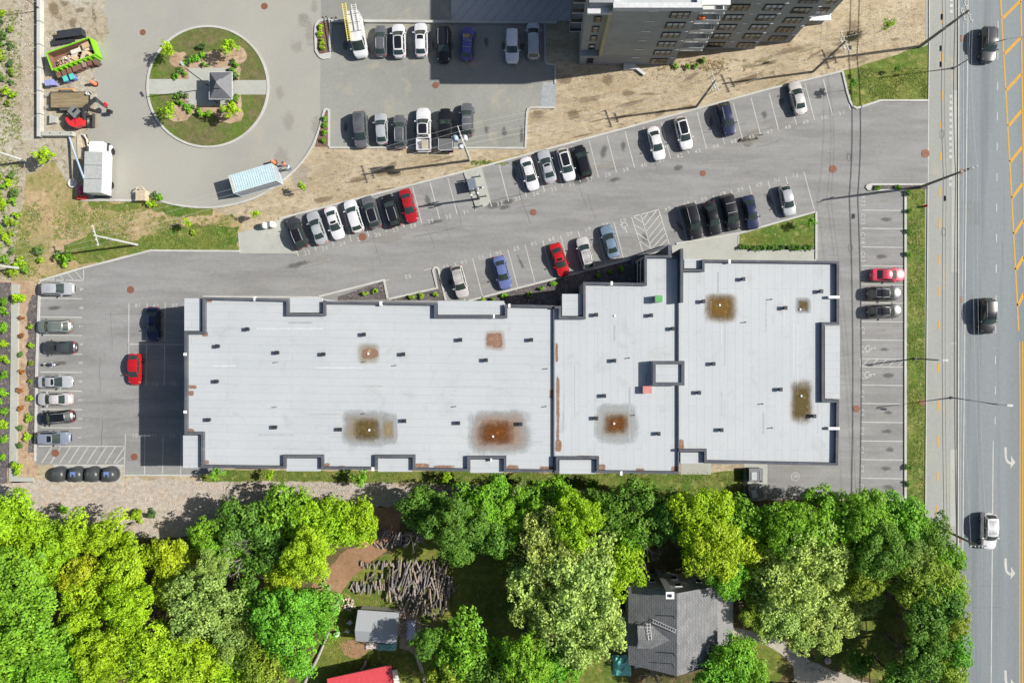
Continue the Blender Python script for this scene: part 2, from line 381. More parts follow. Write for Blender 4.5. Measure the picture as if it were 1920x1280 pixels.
sheet('lawn', rough([(1700, 353), (1738, 353), (1735, 640), (1733, 948), (1746, 975), (1700, 970), (1698, 640)], 1), .008, M['lawn'])
sheet('lawn', rough([(1578, 134), (1640, 116), (1700, 96), (1742, 84), (1740, 189), (1650, 190), (1602, 205)], 1.5), .02, M['lawn'])
sheet('lawn', [(1384, 441), (1529, 398), (1529, 460), (1384, 460)], .05, M['lawn'])
sheet('hedge_bed', [(1384, 459.5), (1529, 459.5), (1529, 468.5), (1384, 468.5)], .03, M['stone_mulch'])
sheet('patio', [(1186, 484), (1253, 462), (1386, 438), (1384, 469), (1531, 469), (1531, 520), (1186, 520)], .03, M['concrete'])
sheet('concrete_apron', [(447, 437), (490, 424), (528, 409), (558, 475), (450, 475)], .03, M['concrete'])
sheet('bin_pad', [(1394, 868), (1439, 868), (1438, 936), (1394, 936)], .03, M['concrete'])
sheet('bin_pad', [(100, 871.5), (230, 871.5), (228, 903), (100, 903)], .03, M['concrete'])
sheet('door_slab', [(1277, 868), (1333, 868), (1333, 889), (1277, 889)], .03, M['concrete'])
sheet('mulch_bed', [(634, 556), (720, 526), (728, 561), (634, 563)], .05, M['stone_mulch'])
sheet('mulch_bed', [(735, 561), (822, 540), (818, 505), (823, 505), (836, 563), (735, 563)], .05, M['stone_mulch'])
sheet('mulch_bed', [(880, 564), (1186, 486), (1186, 560), (880, 590)], .05, M['stone_mulch'])
sheet('grey_gravel_patch', rough([(1018, 155), (1041, 154), (1041, 200), (1013, 200)], 1.5, 8), .02, M['grey_gravel'])
sheet('ramp_slab', [(846, -250), (1068, -250), (1068, 40), (846, 40)], .06, M['shade_slab'])
MB_joint = MB()
for i in range(12):
    x = 842 + i * 20
    MB_joint.strip(poly((x, 40), (x + 34, 0), (x + 60, -30)), .04, .064, .064)
struct(MB_joint.build('slab_joint', flat('joint', (.1, .1, .11))))
# roundabout island
sheet('island_lawn', circ(390, 163, 112, n=72)[:-1], .08, M['island_grass'])
for cx, cy, rx, ry in ((337, 112, 20, 14), (440, 105, 22, 17), (335, 214, 24, 16), (432, 214, 26, 18)):
    sheet('plant_bed', rough(circ(cx, cy, rx, n=16, ry=ry)[:-1], 2.5, 8, int(cx)), .084, M['bed_dirt'])
sheet('plant_bed', rough([(340, 128), (352, 112), (380, 98), (410, 96), (440, 108), (452, 130), (452, 200), (440, 208), (410, 220), (350, 208), (330, 180), (330, 150)], 3, 9, 2), .088, M['bed_dirt'])
sheet('island_path', [(277, 149), (356, 149), (356, 177), (277, 177)], .094, M['concrete'])
sheet('island_path', [(428, 151), (503, 151), (503, 178), (428, 178)], .094, M['concrete'])
sheet('gazebo_pad', [(354.5, 128), (430, 128), (430, 198), (354.5, 198)], .098, M['concrete'])
kerb = struct(MB().strip(poly(*circ(390, 163, 113, n=72)[:-1]), .3, 0, .15, closed=True).build('roundabout_kerb', M['kerb']))
kb = MB()
def K(pts, w=.26, h=.14, closed=False, off=0): kb.strip(poly(*pts), w, 0, h, closed, off)
K(smooth([(600, 236), (598, 245), (588, 270), (572, 297), (550, 322), (520, 347), (485, 368), (450, 381), (410, 388), (370, 389), (330, 384), (300, 376), (280, 364), (270, 356)], 3))
K([(152, 375), (258, 376)], .3)
K([(617, 277), (984, 278)], .26); K([(985, 280), (988, 212), (990, 205), (995, 202), (1041, 202)], .26)
K([(1022, 46), (1022, 114), (1024, 119), (1029, 121), (1041, 122), (1041, 158)], .24)
K([(622, 41), (1044, 44)], .36, .35)
K(smooth([(593, 96), (592, 60), (594, 46), (602, 39), (619, 39), (619, 72), (618, 105), (613, 109), (604, 109), (598, 104), (593, 96)], 3)[:-1], .32, .16, True)
K([(601, 236), (607, 214), (609, 207), (613, 205), (617, 207), (617, 275)], .28, .16)
kb.prism(poly((599, 103), (618, 99), (618, 109), (603, 109)), 0, .15)
K([(75, 527), (150, 504), (283, 470), (450, 471)], .28); K([(75, 529), (71, 640), (69, 700), (68, 790), (66, 864)], .3)
K([(450, 471), (447, 437)], .1, .05); K([(524, 410), (870, 322), (1160, 244), (1440, 168), (1579, 134)], .26)
K([(1579, 134), (1588, 172), (1594, 192), (1599, 200), (1606, 203), (1614, 201), (1650, 189), (1740, 189)], .28, .15)
K([(230, 890), (378, 890)], .22); K([(232, 871.5), (100, 871.5)], .16, .06)
K([(598, 556), (720, 525), (727.5, 562)], .26); K([(727.5, 561), (820, 540), (812, 507), (814, 502), (818, 501), (822, 504), (836, 563)], .26)
K([(878, 564), (1186, 485)], .28); K([(1268, 457), (1386, 437), (1529, 397)], .26); K([(1530, 397), (1530, 486)], .3); K([(1385, 441), (1384, 469.5), (1530, 469.5)], .14, .08)
K([(1738, 346), (1633, 346), (1626, 348), (1624, 351), (1627, 355), (1634, 357), (1697, 357)], .26, .16); K([(1697, 357), (1697, 936)], .32, .15); K([(1697, 936), (1616, 934)], .26)
K([(1397, 936), (1397, 868)], .06, .05)
K([(600, 557), (380, 556)], .2, .1)
kb.prism(poly((1624.5, 350), (1627, 347.5), (1634, 346.8), (1634, 356), (1628, 355.5)), 0, .14)
struct(kb.build('kerb', M['kerb']))
sheet('mulch_bed', [(597, 46), (604, 42), (617, 42), (617, 99), (600, 101), (595, 90)], .09, M['mulch'])
sheet('mulch_bed', [(602, 236), (608, 214), (612, 209), (615, 209), (615, 275), (592, 275)], .09, M['mulch'])
sheet('mulch_bed', [(1634, 348.5), (1737, 348.5), (1737, 354.5), (1634, 354.5)], .09, M['stone_mulch'])
# the low wall between the beds on the west side
b = MB(); b.strip(poly((29.5, 533), (28, 700), (25, 898)), 1.05, 0, .14); b.strip(poly((18, 898), (63, 898)), .6, 0, .13)
struct(b.build('footpath', M['concrete']))

# ---------------------------------------------------------------- painted markings
pw, py_, pd = MB(), MB(), MB()
ZP = .024
def ln(mb, a, b, w=.11): mb.strip(poly(a, b), w, ZP, ZP)
for i in range(31):                       # stalls along the upper edge
    if i == 10: continue
    x, y = (576 + 33.1 * i, 474 - 8.45 * i) if i < 10 else (937 + 33.74 * (i - 11), 382 - 8.95 * (i - 11))
    e = (x + 16.5, y - 4.5)
    ln(pw, (e[0] - 17.6, e[1] - 68), e, .11)
ln(pw, (537, 411), (560, 481), .11); ln(pw, (903, 320), (922, 388), .11); ln(pw, (873, 330), (891, 396), .11)
for i, x in enumerate((853, 886, 919, 952, 984.5, 1017.5, 1051, 1084, 1118, 1151)):      # stalls along the building side
    y = 493 - 8.5 * i
    ln(pw, (x, y), (x + 18.5, y + 70), .11)
for x, y in ((1270, 385), (1303, 376), (1337, 366), (1371, 357), (1405, 348), (1440, 340), (1473, 331), (1507, 322)): ln(pw, (x, y), (x + 20, y + 72), .11)
ln(pw, (730, 524), (705, 531), .1); ln(pw, (795, 507), (812, 502), .1)
q = [(1184, 407), (1235, 393), (1255, 458), (1205, 472)]
for a, b in ((0, 1), (1, 2), (0, 3)): ln(pw, q[a], q[b], .12)
ln(pw, (1201, 402), (1221, 468), .12)
for a, b in (((1186, 406), (1205, 417)), ((1189, 421), (1210, 434)), ((1194, 436), (1214, 451)), ((1198, 451), (1220, 466)), ((1205, 412), (1215, 400)), ((1207, 425), (1231, 395)), ((1211, 435), (1237, 403)), ((1215, 447), (1241, 415)), ((1218, 457), (1245, 426)), ((1222, 466), (1248, 437)), ((1234, 465), (1252, 447))):
    ln(pw, a, b, .11)
for y in (394, 428, 463, 498, 533, 567.5, 602.5, 637, 672, 687, 721.5, 756, 791, 826, 861, 896): ln(pw, (1616 - (y - 394) * .005, y), (1694, y + 1), .11)
ln(pw, (1613, 671.5), (1613, 687.5), .11)
for i in range(5): ln(pw, (1616 + i * 17, 686), (1629 + i * 17, 673), .1)
for y in (560, 595, 629, 664, 698, 733, 767.5, 802): ln(pw, (76, y - 1), (154, y), .12)
ln(pw, (84, 525), (157, 526), .12); ln(pw, (157, 505), (157, 526), .12)
for i in range(4): ln(pw, (97 + i * 15, 521 - i * 4), (105 + i * 17, 526), .1)
ln(pw, (73, 836), (235, 836.5), .12); ln(pw, (235.5, 813), (233, 888), .12)
for i in range(9): ln(pw, (76 + i * 17 + 2, 868), (98 + i * 17, 837), .12)
ln(pw, (218, 869), (234, 855), .12)
for x, y0, y1 in ((242, 568, 722), (276, 568, 640), (310, 568, 640), (275, 645, 722), (309, 645, 722), (272, 813, 889), (306, 813, 889), (340, 813, 889)): ln(pw, (x, y0), (x - 1, y1), .11)
ln(pw, (241, 645), (345, 646), .11)
# main road
for i in range(15): ln(pw, (1871.5 - i * .42, 40 + 57 * i - 57), (1871.4 - i * .42, 55 + 57 * i - 57), .13)
pw.strip(poly((1862, 826), (1858, 1280), (1850, 2600)), .14, ZP, ZP)
pw.strip(poly((1818, -600), (1815, 0), (1811, 400), (1807, 800), (1803, 1280), (1796, 2600)), .13, ZP, ZP)
pw.strip(poly((1807.5, -300), (1806, 400), (1800, 960), (1797, 1280), (1792, 2600)), .06, ZP, ZP)
py_.strip(poly((1858, -340), (1876, 0), (1894, 320), (1910, 620)), .2, ZP, ZP); py_.strip(poly((1905, -340), (1914, 0), (1919, 320), (1921, 640)), .2, ZP, ZP)
for i in range(9):
    y = 35 + 67.3 * i; ln(py_, (1879.5 + i * 3.6, y), (1913 + i * .8, y - 33 + i * 1.2), .42)
py_.strip(poly((1911.5, 640), (1912.5, 760), (1911.5, 1280), (1905, 2600)), .16, ZP, ZP); py_.strip(poly((1917, 640), (1917.5, 760), (1916.5, 1280), (1910, 2600)), .16, ZP, ZP)
for x, a, b in ((1767, 22, 45), (1767, 99, 117), (1766, 170, 189), (1764.5, 228, 241), (1764, 286, 301), (1762, 351, 369), (1761.5, 410, 427), (1761, 477, 496), (1761, 537, 555), (1760.5, 602, 617), (1759.5, 680, 697), (1759, 752, 769), (1758.5, 816, 837), (1758, 884, 901), (1757, 947, 962)):
    ln(py_, (x, a), (x - .2, b), .24)
for y in [0, 11, 22] + [181 + 11.3 * i for i in range(11)] + [334, 346]: ln(pw, (1783.5 - y * .005, y - 3), (1783.5 - y * .005, y + 3), .42)
def arrow(x, y):
    pts = smooth([(x - 8, y - 27), (x - 7.5, y - 12), (x - 6, y - 3), (x - 1, y + 2), (x + 3, y + 3)], 4)
    pw.strip(poly(*pts), .34, ZP, ZP)
    pw.sheet(poly((x + 2, y - 12), (x + 10.5, y + 1), (x + 1, y + 13), (x + 2.5, y + 1)), ZP + .003)
for y in (865, 1073, 1283): arrow(1893, y)
# stencilled numbers
GL = {}
dg = bpy.context.evaluated_depsgraph_get
def glyphs(txt, spacing=1.0):
    if txt in GL: return GL[txt]
    cu = bpy.data.curves.new('t', 'FONT'); cu.body = txt; cu.size = 1; cu.align_x = 'CENTER'; cu.align_y = 'CENTER'; cu.space_character = spacing; cu.resolution_u = 3
    o = bpy.data.objects.new('t', cu); COL.objects.link(o); bpy.context.view_layer.update()
    me = bpy.data.meshes.new_from_object(o.evaluated_get(dg()))
    vs = [(v.co.x, v.co.y) for v in me.vertices]; fs = [tuple(p.vertices) for p in me.polygons]
    bpy.data.objects.remove(o); bpy.data.curves.remove(cu); bpy.data.meshes.remove(me)
    GL[txt] = (vs, fs); return GL[txt]
def text(mb, txt, px, py, h=.62, rot=0, z=ZP, sp=1.25):
    vs, fs = glyphs(txt, sp); c = W(px, py); cs, sn = math.cos(rot), math.sin(rot)
    mb.add([(c.x + (x * cs - y * sn) * h, c.y + (x * sn + y * cs) * h, z) for x, y in vs], fs)
TR = R(14)
for i in range(30):
    if i < 10: x, y = 576 + 33.1 * i, 474 - 8.45 * i
    else: x, y = 937 + 33.74 * (i - 10), 382 - 8.95 * (i - 10)
    text(pd, str(22 + i), x, y, .8, TR)
for n_, x, y in ((52, 765, 518), (53, 836, 499), (54, 870, 490), (55, 902, 482), (56, 935, 474), (57, 968, 465), (58, 1001, 456), (59, 1034, 448), (60, 1068, 438), (61, 1102, 430), (62, 1135, 421), (63, 1168, 413), (64, 1252, 391), (65, 1287, 381), (66, 1320, 373), (67, 1355, 363), (68, 1388, 355), (69, 1423, 346), (70, 1457, 337), (71, 1491, 328)):
    text(pd, str(n_), x, y, .8, TR + math.pi)
for t_, y in (('R72', 377), ('C15', 411), ('C14', 446), ('C13', 481), ('C12', 515), ('C11', 550), ('C10', 584), ('C9', 619), ('C8', 655), ('C7', 704), ('C6', 739), ('C5', 773), ('C4', 808), ('C3', 843), ('C2', 878), ('C1', 913)):
    text(pd, t_, 1618 - (y - 377) * .005, y, .8, -math.pi / 2)
for i, y in enumerate((820, 785, 750, 715, 680, 645, 612, 577, 542)): text(pd, str(i + 1), 150 + i * .5, y, .8, math.pi / 2)
for t_, x, y in (('18', 259, 572), ('19', 293, 572), ('20', 328, 572)): text(pd, t_, x, y, .75, math.pi)
for t_, x, y in (('16', 291, 719), ('15', 326, 719), ('17', 258, 719), ('10', 253, 816), ('11', 289, 816), ('12', 323, 816)): text(pd, t_, x, y, .75, 0)
for y in (893, 924):
    text(pw, 'R', 1491, y, .85, -math.pi / 2); c = W(1491, y)
    pw.strip([(c.x + .56 * math.cos(a * math.pi / 12), c.y + .56 * math.sin(a * math.pi / 12)) for a in range(24)], .07, ZP, ZP, True)
def wheelchair(px, py, rot, s=.95):
    c = W(px, py)
    def T(u, v): return (c.x + s * (u * math.cos(rot) - v * math.sin(rot)), c.y + s * (u * math.sin(rot) + v * math.cos(rot)))
    pw.strip([T(-.05 + .42 * math.cos(R(a)), -.25 + .42 * math.sin(R(a))) for a in range(140, 375, 18)], .1, ZP, ZP)
    pw.strip([T(-.12, .55), T(-.1, -.05), T(.28, -.05), T(.45, -.55), T(.6, -.5)], .1, ZP + .003, ZP + .003)
    pw.strip([T(-.1, .25), T(.25, .25)], .09, ZP, ZP)
    pw.sheet([T(-.12 + .13 * math.cos(R(a)), .75 + .13 * math.sin(R(a))) for a in range(0, 360, 40)], ZP)
wheelchair(1171, 426, TR + math.pi); wheelchair(1631, 654, -math.pi / 2); wheelchair(1630, 703, -math.pi / 2)
struct(pw.build('painted_marking', M['paint_white'])); struct(py_.build('yellow_marking', M['paint_yellow'])); struct(pd.build('stall_number', M['paint_dim']))
# manholes and drains
mh = MB(); mh.lathe((0, 0, 0), [(.42, .0), (.42, .03), (.36, .034)], 18); mh.box((0, 0, .036), (.5, .05, .008), .6); mh.box((0, 0, .036), (.05, .5, .006), .6)
MH = mh.mesh('manhole_cover', flat('rusted_iron', C(150, 100, 78), rough=.7, grain=.3, scale=8))
def manhole(px, py, label, s=1.0):
    o = inst(MH, 'manhole_cover', None, W(px, py, .016), (0, 0, px), (s, s, 1)); tag(o, label, 'manhole cover', 'manhole covers in the paving')
for px, py, lab, s in ((496, 12, 'round rusty manhole cover at the top of the upper lot near the roundabout', 1.1), (817, 160, 'round rusty manhole cover at the corner of the apartment building shadow', 1.1),
    (1318, 325, 'round manhole cover in the drive aisle below stalls 43 and 44', 1.0), (1562, 317, 'round manhole cover in the lot entrance beside stall 71', 1.3), (1735, 288, 'round manhole cover at the lot entrance touching the bike path', 1.4),
    (1000, 398, 'round rusty manhole cover in the aisle between stalls 34 and 59', 1.1), (680, 444, 'orange rusty manhole cover beside number 25', 1.3), (245, 543, 'dark rusty manhole cover in the lot corner near number 18', 1.2),
    (104, 849, 'rusty manhole cover inside the hatched area near the domed bins', 1.25), (252, 856, 'rusty manhole cover beside the stall line near the domed bins', 1.15), (1606, 766, 'pinkish manhole cover at the end of a lamp shadow beside stall C5', 1.2),
    (268, 61, 'faint rusty manhole cover on the dusty ground near the green skip', 1.0), (1729, 754, 'rusty manhole cover in the grass strip near the road lamp', 1.1)):
    manhole(px, py, lab, s)
dr = MB(); dr.box((0, 0, .01), (.7, .9, .03)); 
for i in range(5): dr.box((0, -.32 + .16 * i, .03), (.56, .06, .014))
DR = dr.mesh('storm_drain', M['tinted'])
for px, py, lab in ((1805, 72, 'square rusty storm drain in the gutter beside the topmost dark car'), (1800, 562, 'square rusty storm drain in the gutter beside the black car'), (1798, 1011, 'square dark storm drain in the gutter near the lowest road pole'), (1801, 322, 'square storm drain in the gutter beside the pole at the lot entrance')):
    tag(inst(DR, 'storm_drain', None, W(px, py, .016), color=(.16, .09, .06, 1)), lab, 'storm drain', 'storm drains along the road gutter')

# oil drips and worn patches in the bays
def soft_stain(name, col, alpha):
    g = N(name, .85, .2); tc = g.n('ShaderNodeTexCoord').outputs['Object']; ln_ = g.n('ShaderNodeVectorMath', operation='LENGTH'); g.l(tc, ln_.inputs[0])
    n1 = g.noise(g.pos(), .8, 5, .65); ad = g.n('ShaderNodeMath', operation='ADD'); g.l(ln_.outputs['Value'], ad.inputs[0]); g.l(n1, ad.inputs[1])
    a = g.ramp(ad.outputs[0], .7, 1.5, (alpha,) * 3 + (1,), (0, 0, 0, 1)); ed = g.ramp(ln_.outputs['Value'], .7, 1.0, (1, 1, 1, 1), (0, 0, 0, 1)); mu = g.n('ShaderNodeMath', operation='MULTIPLY'); g.l(a, mu.inputs[0]); g.l(ed, mu.inputs[1])
    g.b.inputs['Base Color'].default_value = col; tr = g.n('ShaderNodeBsdfTransparent'); mx = g.n('ShaderNodeMixShader'); g.l(mu.outputs[0], mx.inputs[0]); g.l(tr.outputs[0], mx.inputs[1]); g.l(g.b.outputs[0], mx.inputs[2]); g.l(mx.outputs[0], g.t.nodes['Material Output'].inputs[0]); return g.m
OIL = [MB().sheet([(math.cos(R(a)), math.sin(R(a))) for a in range(0, 360, 15)], 0).mesh('oil_stain', soft_stain(n_, c_, al_)) for n_, c_, al_ in (('oil_dark', C(112, 111, 109), .5), ('dust_pale', C(196, 190, 178), .4))]
qo = random.Random(11)
def oil(x, y, w, h, rot, k=0):
    o = inst(OIL[k], 'oil_stain', None, W(x, y, .02 + .0004 * qo.random()), (0, 0, rot), (w, h, 1)); struct(o)
for i in range(28):
    x, y = 576 + 33.4 * i, 474 - 8.7 * i
    if qo.random() < .6: oil(x - 10 + qo.uniform(-3, 3), y - 38 + qo.uniform(-10, 10), qo.uniform(.5, 1.2), qo.uniform(.9, 2.6), R(14) + qo.uniform(-.5, .5), int(qo.random() < .22))
for i in range(20):
    x, y = 836 + 33 * i, 499 - 8.7 * i
    if qo.random() < .6: oil(x + 10 + qo.uniform(-3, 3), y + 36 + qo.uniform(-10, 10), qo.uniform(.5, 1.2), qo.uniform(.9, 2.6), R(14) + qo.uniform(-.5, .5), int(qo.random() < .35))
for y in (377, 411, 446, 481, 619, 655, 704, 739, 773, 808, 843, 878, 913): oil(1662 + qo.uniform(-8, 8), y, qo.uniform(1.3, 2.2), qo.uniform(.5, .9), 0, int(qo.random() < .3))
for y in (577, 612, 645, 680, 715, 750, 785, 820): oil(108 + qo.uniform(-8, 8), y, qo.uniform(1.2, 2), qo.uniform(.5, .8), 0, 0)
for x in range(648, 985, 33):
    oil(x, 84 + qo.uniform(-8, 8), qo.uniform(.6, 1), qo.uniform(1.4, 2.4), 0, 0); oil(x, 246 + qo.uniform(-8, 8), qo.uniform(.6, 1), qo.uniform(1.4, 2.4), 0, 0)
for _ in range(26): oil(qo.uniform(560, 1500), qo.uniform(-8, 8) + 560 - 0.0, 1, 1, 0, 0) if False else oil(*(lambda t: (540 + 960 * t, 480 - 250 * t + qo.uniform(-26, 26)))(qo.random()), qo.uniform(1.5, 5), qo.uniform(.4, 1.1), R(14), int(qo.random() < .6))
for _ in range(10): oil(qo.uniform(520, 600), qo.uniform(0, 330), qo.uniform(1, 3), qo.uniform(1, 4), 0, 1)
# sealed cracks and an old trench patch
ck = MB()
for _ in range(34):
    if qo.random() < .55: t = qo.random(); x, y = 540 + 960 * t, 480 - 250 * t + qo.uniform(-30, 30); dx, dy = qo.choice(((9, -2.3), (9, -2.3), (2.3, 8)))
    elif qo.random() < .5: x, y = qo.uniform(1815, 1900), qo.uniform(0, 1250); dx, dy = qo.choice(((-.4, 11), (-.4, 11), (9, 0)))
    else: x, y = qo.uniform(170, 240), qo.uniform(520, 800); dx, dy = qo.choice(((0, 9), (9, 0)))
    pts = [(x, y)]
    for _k in range(qo.randint(4, 10)): x += dx * qo.uniform(.6, 1.3) + qo.uniform(-1.2, 1.2); y += dy * qo.uniform(.6, 1.3) + qo.uniform(-1.2, 1.2); pts.append((x, y))
    ck.strip(poly(*pts), qo.uniform(.03, .07), .0226, .0226)
struct(ck.build('sealed_crack', flat('crack_sealer', C(116, 117, 117))))
sheet('asphalt_patch', [(1803, 376), (1837, 376), (1837, 420), (1801, 420)], .0165, gmat('patch_asphalt', C(150, 155, 154), C(140, 146, 146), None, .3, 1, 9, 0, 1, .12))
SP = MB().sheet([(math.cos(R(a)), math.sin(R(a))) for a in range(0, 360, 15)], 0).mesh('soil_patch', soft_stain('soil_dark', C(158, 138, 110), .6)); SP2 = MB().sheet([(math.cos(R(a)), math.sin(R(a))) for a in range(0, 360, 15)], 0).mesh('soil_patch', soft_stain('soil_green', C(176, 166, 124), .55))
for i in range(70):
    t = qo.random(); x, y = 600 + 1090 * t, 350 - 250 * t + qo.uniform(-30, 45) * (1 + t)
    if x < 985 and not (282 < y < 330 or (x < 860 and 285 < y < 400)): continue
    if 1020 < x < 1600 or y > 285 or x > 1600: o = inst((SP, SP, SP2)[i % 3], 'soil_patch', None, W(x, y, .005 + .0001 * i), (0, 0, R(14) + qo.uniform(-.3, .3)), (qo.uniform(1, 5), qo.uniform(.25, 1.0), 1)); struct(o)
def stones(name, regions, n, seed, col, smin, smax):
    r = np.random.default_rng(seed); mb = MB()
    for (x0, y0, x1, y1, w, sl) in regions:
        for _ in range(int(n * w)):
            u = r.random(); x = x0 + (x1 - x0) * u; y = r.uniform(min(y0, y1), max(y0, y1)) + sl * u; c = W(x, y); s_ = smin + (smax - smin) * r.random() ** 3
            q = [Vector((c.x + s_ * .5 * math.cos(a + r.uniform(-.3, .3)), c.y + s_ * .5 * math.sin(a + r.uniform(-.3, .3)), 0)) for a in (0, 1.25, 2.5, 3.8, 5.0)]
            mb.add(q + [c + Vector((0, 0, s_ * .45 + .02))], [(0, 1, 5), (1, 2, 5), (2, 3, 5), (3, 4, 5), (4, 0, 5)], int(r.integers(3)))
    struct(mb.build(name, [flat('stone_%s_%d' % (name, i), tuple(c * k for c in col)) for i, k in enumerate((.75, 1, 1.25))]), 'stuff')
stones('gravel', ((-5, 905, 560, 985, 1, 0), (560, 905, 1000, 940, .6, 0), (40, -10, 76, 250, .5, 0), (85, 10, 180, 240, .35, 0)), 2600, 3, (.38, .32, .28), .07, .22)
stones('pebbles', ((1030, 150, 1570, 215, .5, -70), (560, 330, 860, 385, .4, -80), (1010, 130, 1300, 150, .5, 0), (1600, 10, 1735, 90, .4, 0), (45, 540, 70, 880, .25, 0)), 1500, 5, (.3, .25, .19), .05, .17)

for x, y, a, b in ((100, 18, 1.6, 2.6), (122, 8, 1.4, 1.0), (136, 44, 1.2, 1.6), (176, 28, .6, 3.0), (150, 20, 1.5, .8), (1030, 140, 3, 2.6), (1060, 150, 2.5, 1.8), (1005, 215, 2.2, 1.6), (1075, 215, 2, 1.8), (1110, 185, 4, 1.0), (1140, 150, 2, 1.6), (1180, 195, 5, .8), (1400, 150, 5, 1.0), (1480, 95, 6, 1.0), (1600, 60, 3, 4), (1560, 100, 5, 1)):
    struct(inst(SP, 'soil_patch', None, W(x, y, .021 if x < 200 else .006), (0, 0, R(14)), (a, b, 1)))
# ---------------------------------------------------------------- the white roofed building
def stain_mat(name, c1, c2, alpha, soft=.35, nz=.45, gr=6, fine=1.0):
    g = N(name, .85, .2); tc = g.n('ShaderNodeTexCoord').outputs['Object']
    sx = g.n('ShaderNodeSeparateXYZ'); g.l(tc, sx.inputs[0])
    def mth(op, a, b=None):
        x = g.n('ShaderNodeMath', operation=op)
        for i, v in enumerate((a, b)):
            if v is None: continue
            if isinstance(v, (int, float)): x.inputs[i].default_value = v
            else: g.l(v, x.inputs[i])
        return x.outputs[0]
    ax, ay = mth('ABSOLUTE', sx.outputs[0]), mth('ABSOLUTE', sx.outputs[1])
    d = mth('POWER', mth('ADD', mth('POWER', ax, 5), mth('POWER', ay, 5)), 1 / 5)
    p = g.pos(); n1 = g.noise(p, .55, 5, .6, .4); n2 = g.noise(p, gr, 4, .75)
    n3 = g.noise(g.pos((5, .5, 1)), .9, 4, .7); n5 = g.noise(p, 1.6, 4, .7)
    d2 = mth('ADD', d, mth('MULTIPLY', mth('SUBTRACT', n1, .5), nz * 2)); d2 = mth('ADD', d2, mth('MULTIPLY', mth('SUBTRACT', n2, .5), .6 * fine)); d2 = mth('ADD', d2, mth('MULTIPLY', mth('SUBTRACT', n3, .5), .45 * max(fine, .4))); d2 = mth('ADD', d2, mth('MULTIPLY', mth('SUBTRACT', n5, .5), .5 * fine))
    a = g.ramp(d2, max(.05, .95 - soft), .95, (alpha,) * 3 + (1,), (0, 0, 0, 1))
    edge = mth('MULTIPLY', a, g.ramp(d, .9, 1.0, (1, 1, 1, 1), (0, 0, 0, 1)))
    col = g.mix(g.ramp(n2, .38, .62), c1, c2); col = g.mix(g.ramp(n5, .55, .72), col, tuple(min(.8, v * (1.6 if fine > .3 else 1.05)) for v in c2[:3]) + (1,)); g.l(col, g.b.inputs['Base Color'])
    tr = g.n('ShaderNodeBsdfTransparent'); mx = g.n('ShaderNodeMixShader'); g.l(edge, mx.inputs[0])
    g.l(tr.outputs[0], mx.inputs[1]); g.l(g.b.outputs[0], mx.inputs[2]); g.l(mx.outputs[0], g.t.nodes['Material Output'].inputs[0])
    return g.m
M['st_halo'] = stain_mat('damp_halo', C(182, 184, 180), C(192, 194, 191), .5, .2, .22, 3, .1)
M['st_rust_halo'] = stain_mat('rust_halo', C(190, 140, 106), C(200, 164, 134), .85, .75, .22, 4, .12)
M['st_tan_halo'] = stain_mat('tan_halo', C(166, 138, 88), C(186, 164, 124), .85, .8, .2, 4, .15)
M['st_rust'] = stain_mat('rust_silt', C(92, 50, 18), C(140, 86, 36), .96, .7, .25, 9, .8)
M['st_olive'] = stain_mat('olive_silt', C(84, 72, 38), C(128, 110, 64), .94, .65, .22, 7, .7)
M['st_brown'] = stain_mat('brown_silt', C(112, 82, 34), C(144, 112, 56), .94, .6, .15, 8, .55)
M['st_dry'] = stain_mat('dry_silt', C(150, 112, 90), C(178, 146, 124), .95, .35, .6, 6)

ZA, ZB, ZC = 8.2, 8.45, 8.7
bld = empty('flat_roofed_building', W(960, 720, 0))
tag(bld, 'long low building with a stained white flat roof and dark parapets', 'building')
def local(o): o.location = -Vector(bld.location); return o
A = [(1040, 885), (945, 884), (945, 859), (880, 859), (880, 883), (774, 881), (774, 857), (707, 857), (707, 880), (602, 879), (602, 857), (535, 857), (535, 878), (377, 876), (377, 814), (346, 814), (346, 622), (380, 622), (380, 557), (541, 561), (541, 588), (606, 588), (606, 565), (818, 568), (818, 592), (947, 592), (947, 571), (1040, 573)]
B1 = [(1040, 574), (1052, 574), (1052, 594), (1094, 594), (1094, 529), (1209, 531), (1209, 479), (1273, 479)]
B2 = [(1273, 888), (1119, 886), (1119, 860), (1047, 860), (1047, 886), (1040, 886)]
Cc = [(1273, 505), (1317, 505), (1317, 487), (1573, 490), (1573, 608), (1545, 608), (1545, 750), (1573, 750), (1571, 872), (1321, 867), (1321, 846), (1273, 846)]
def wpx(pts, z): return [W(a, b, z) for a, b in pts]
wall = MB(); deck = {}
for nm, pts, z, mt in (('a', A, ZA, M['roof_a']), ('b', B1 + B2, ZB, M['roof_b']), ('c', Cc, ZC, M['roof_b'])):
    zt = z + .5
    P = wpx(pts, zt)
    wall.prism(P, 0, z - .01, 0)
    d = MB(); d.sheet(P, z); local(d.build('roof', mt, bld))
local(wall.build('wall', [M['grey_wall']], bld))
par = MB()
for pts, z in ((A, ZA), (B1, ZB), (B2, ZB), (Cc, ZC)): par.strip(wpx(pts, z + .5), .32, z - .5, z + .5, off=-.13)
par.strip(wpx([(1038.5, 574), (1038.5, 884)], ZB), .16, ZA - .2, ZB + .05); par.strip(wpx([(1272, 480), (1272, 886)], ZC), .16, ZB - .2, ZC + .06)
local(par.build('parapet', M['parapet'], bld))
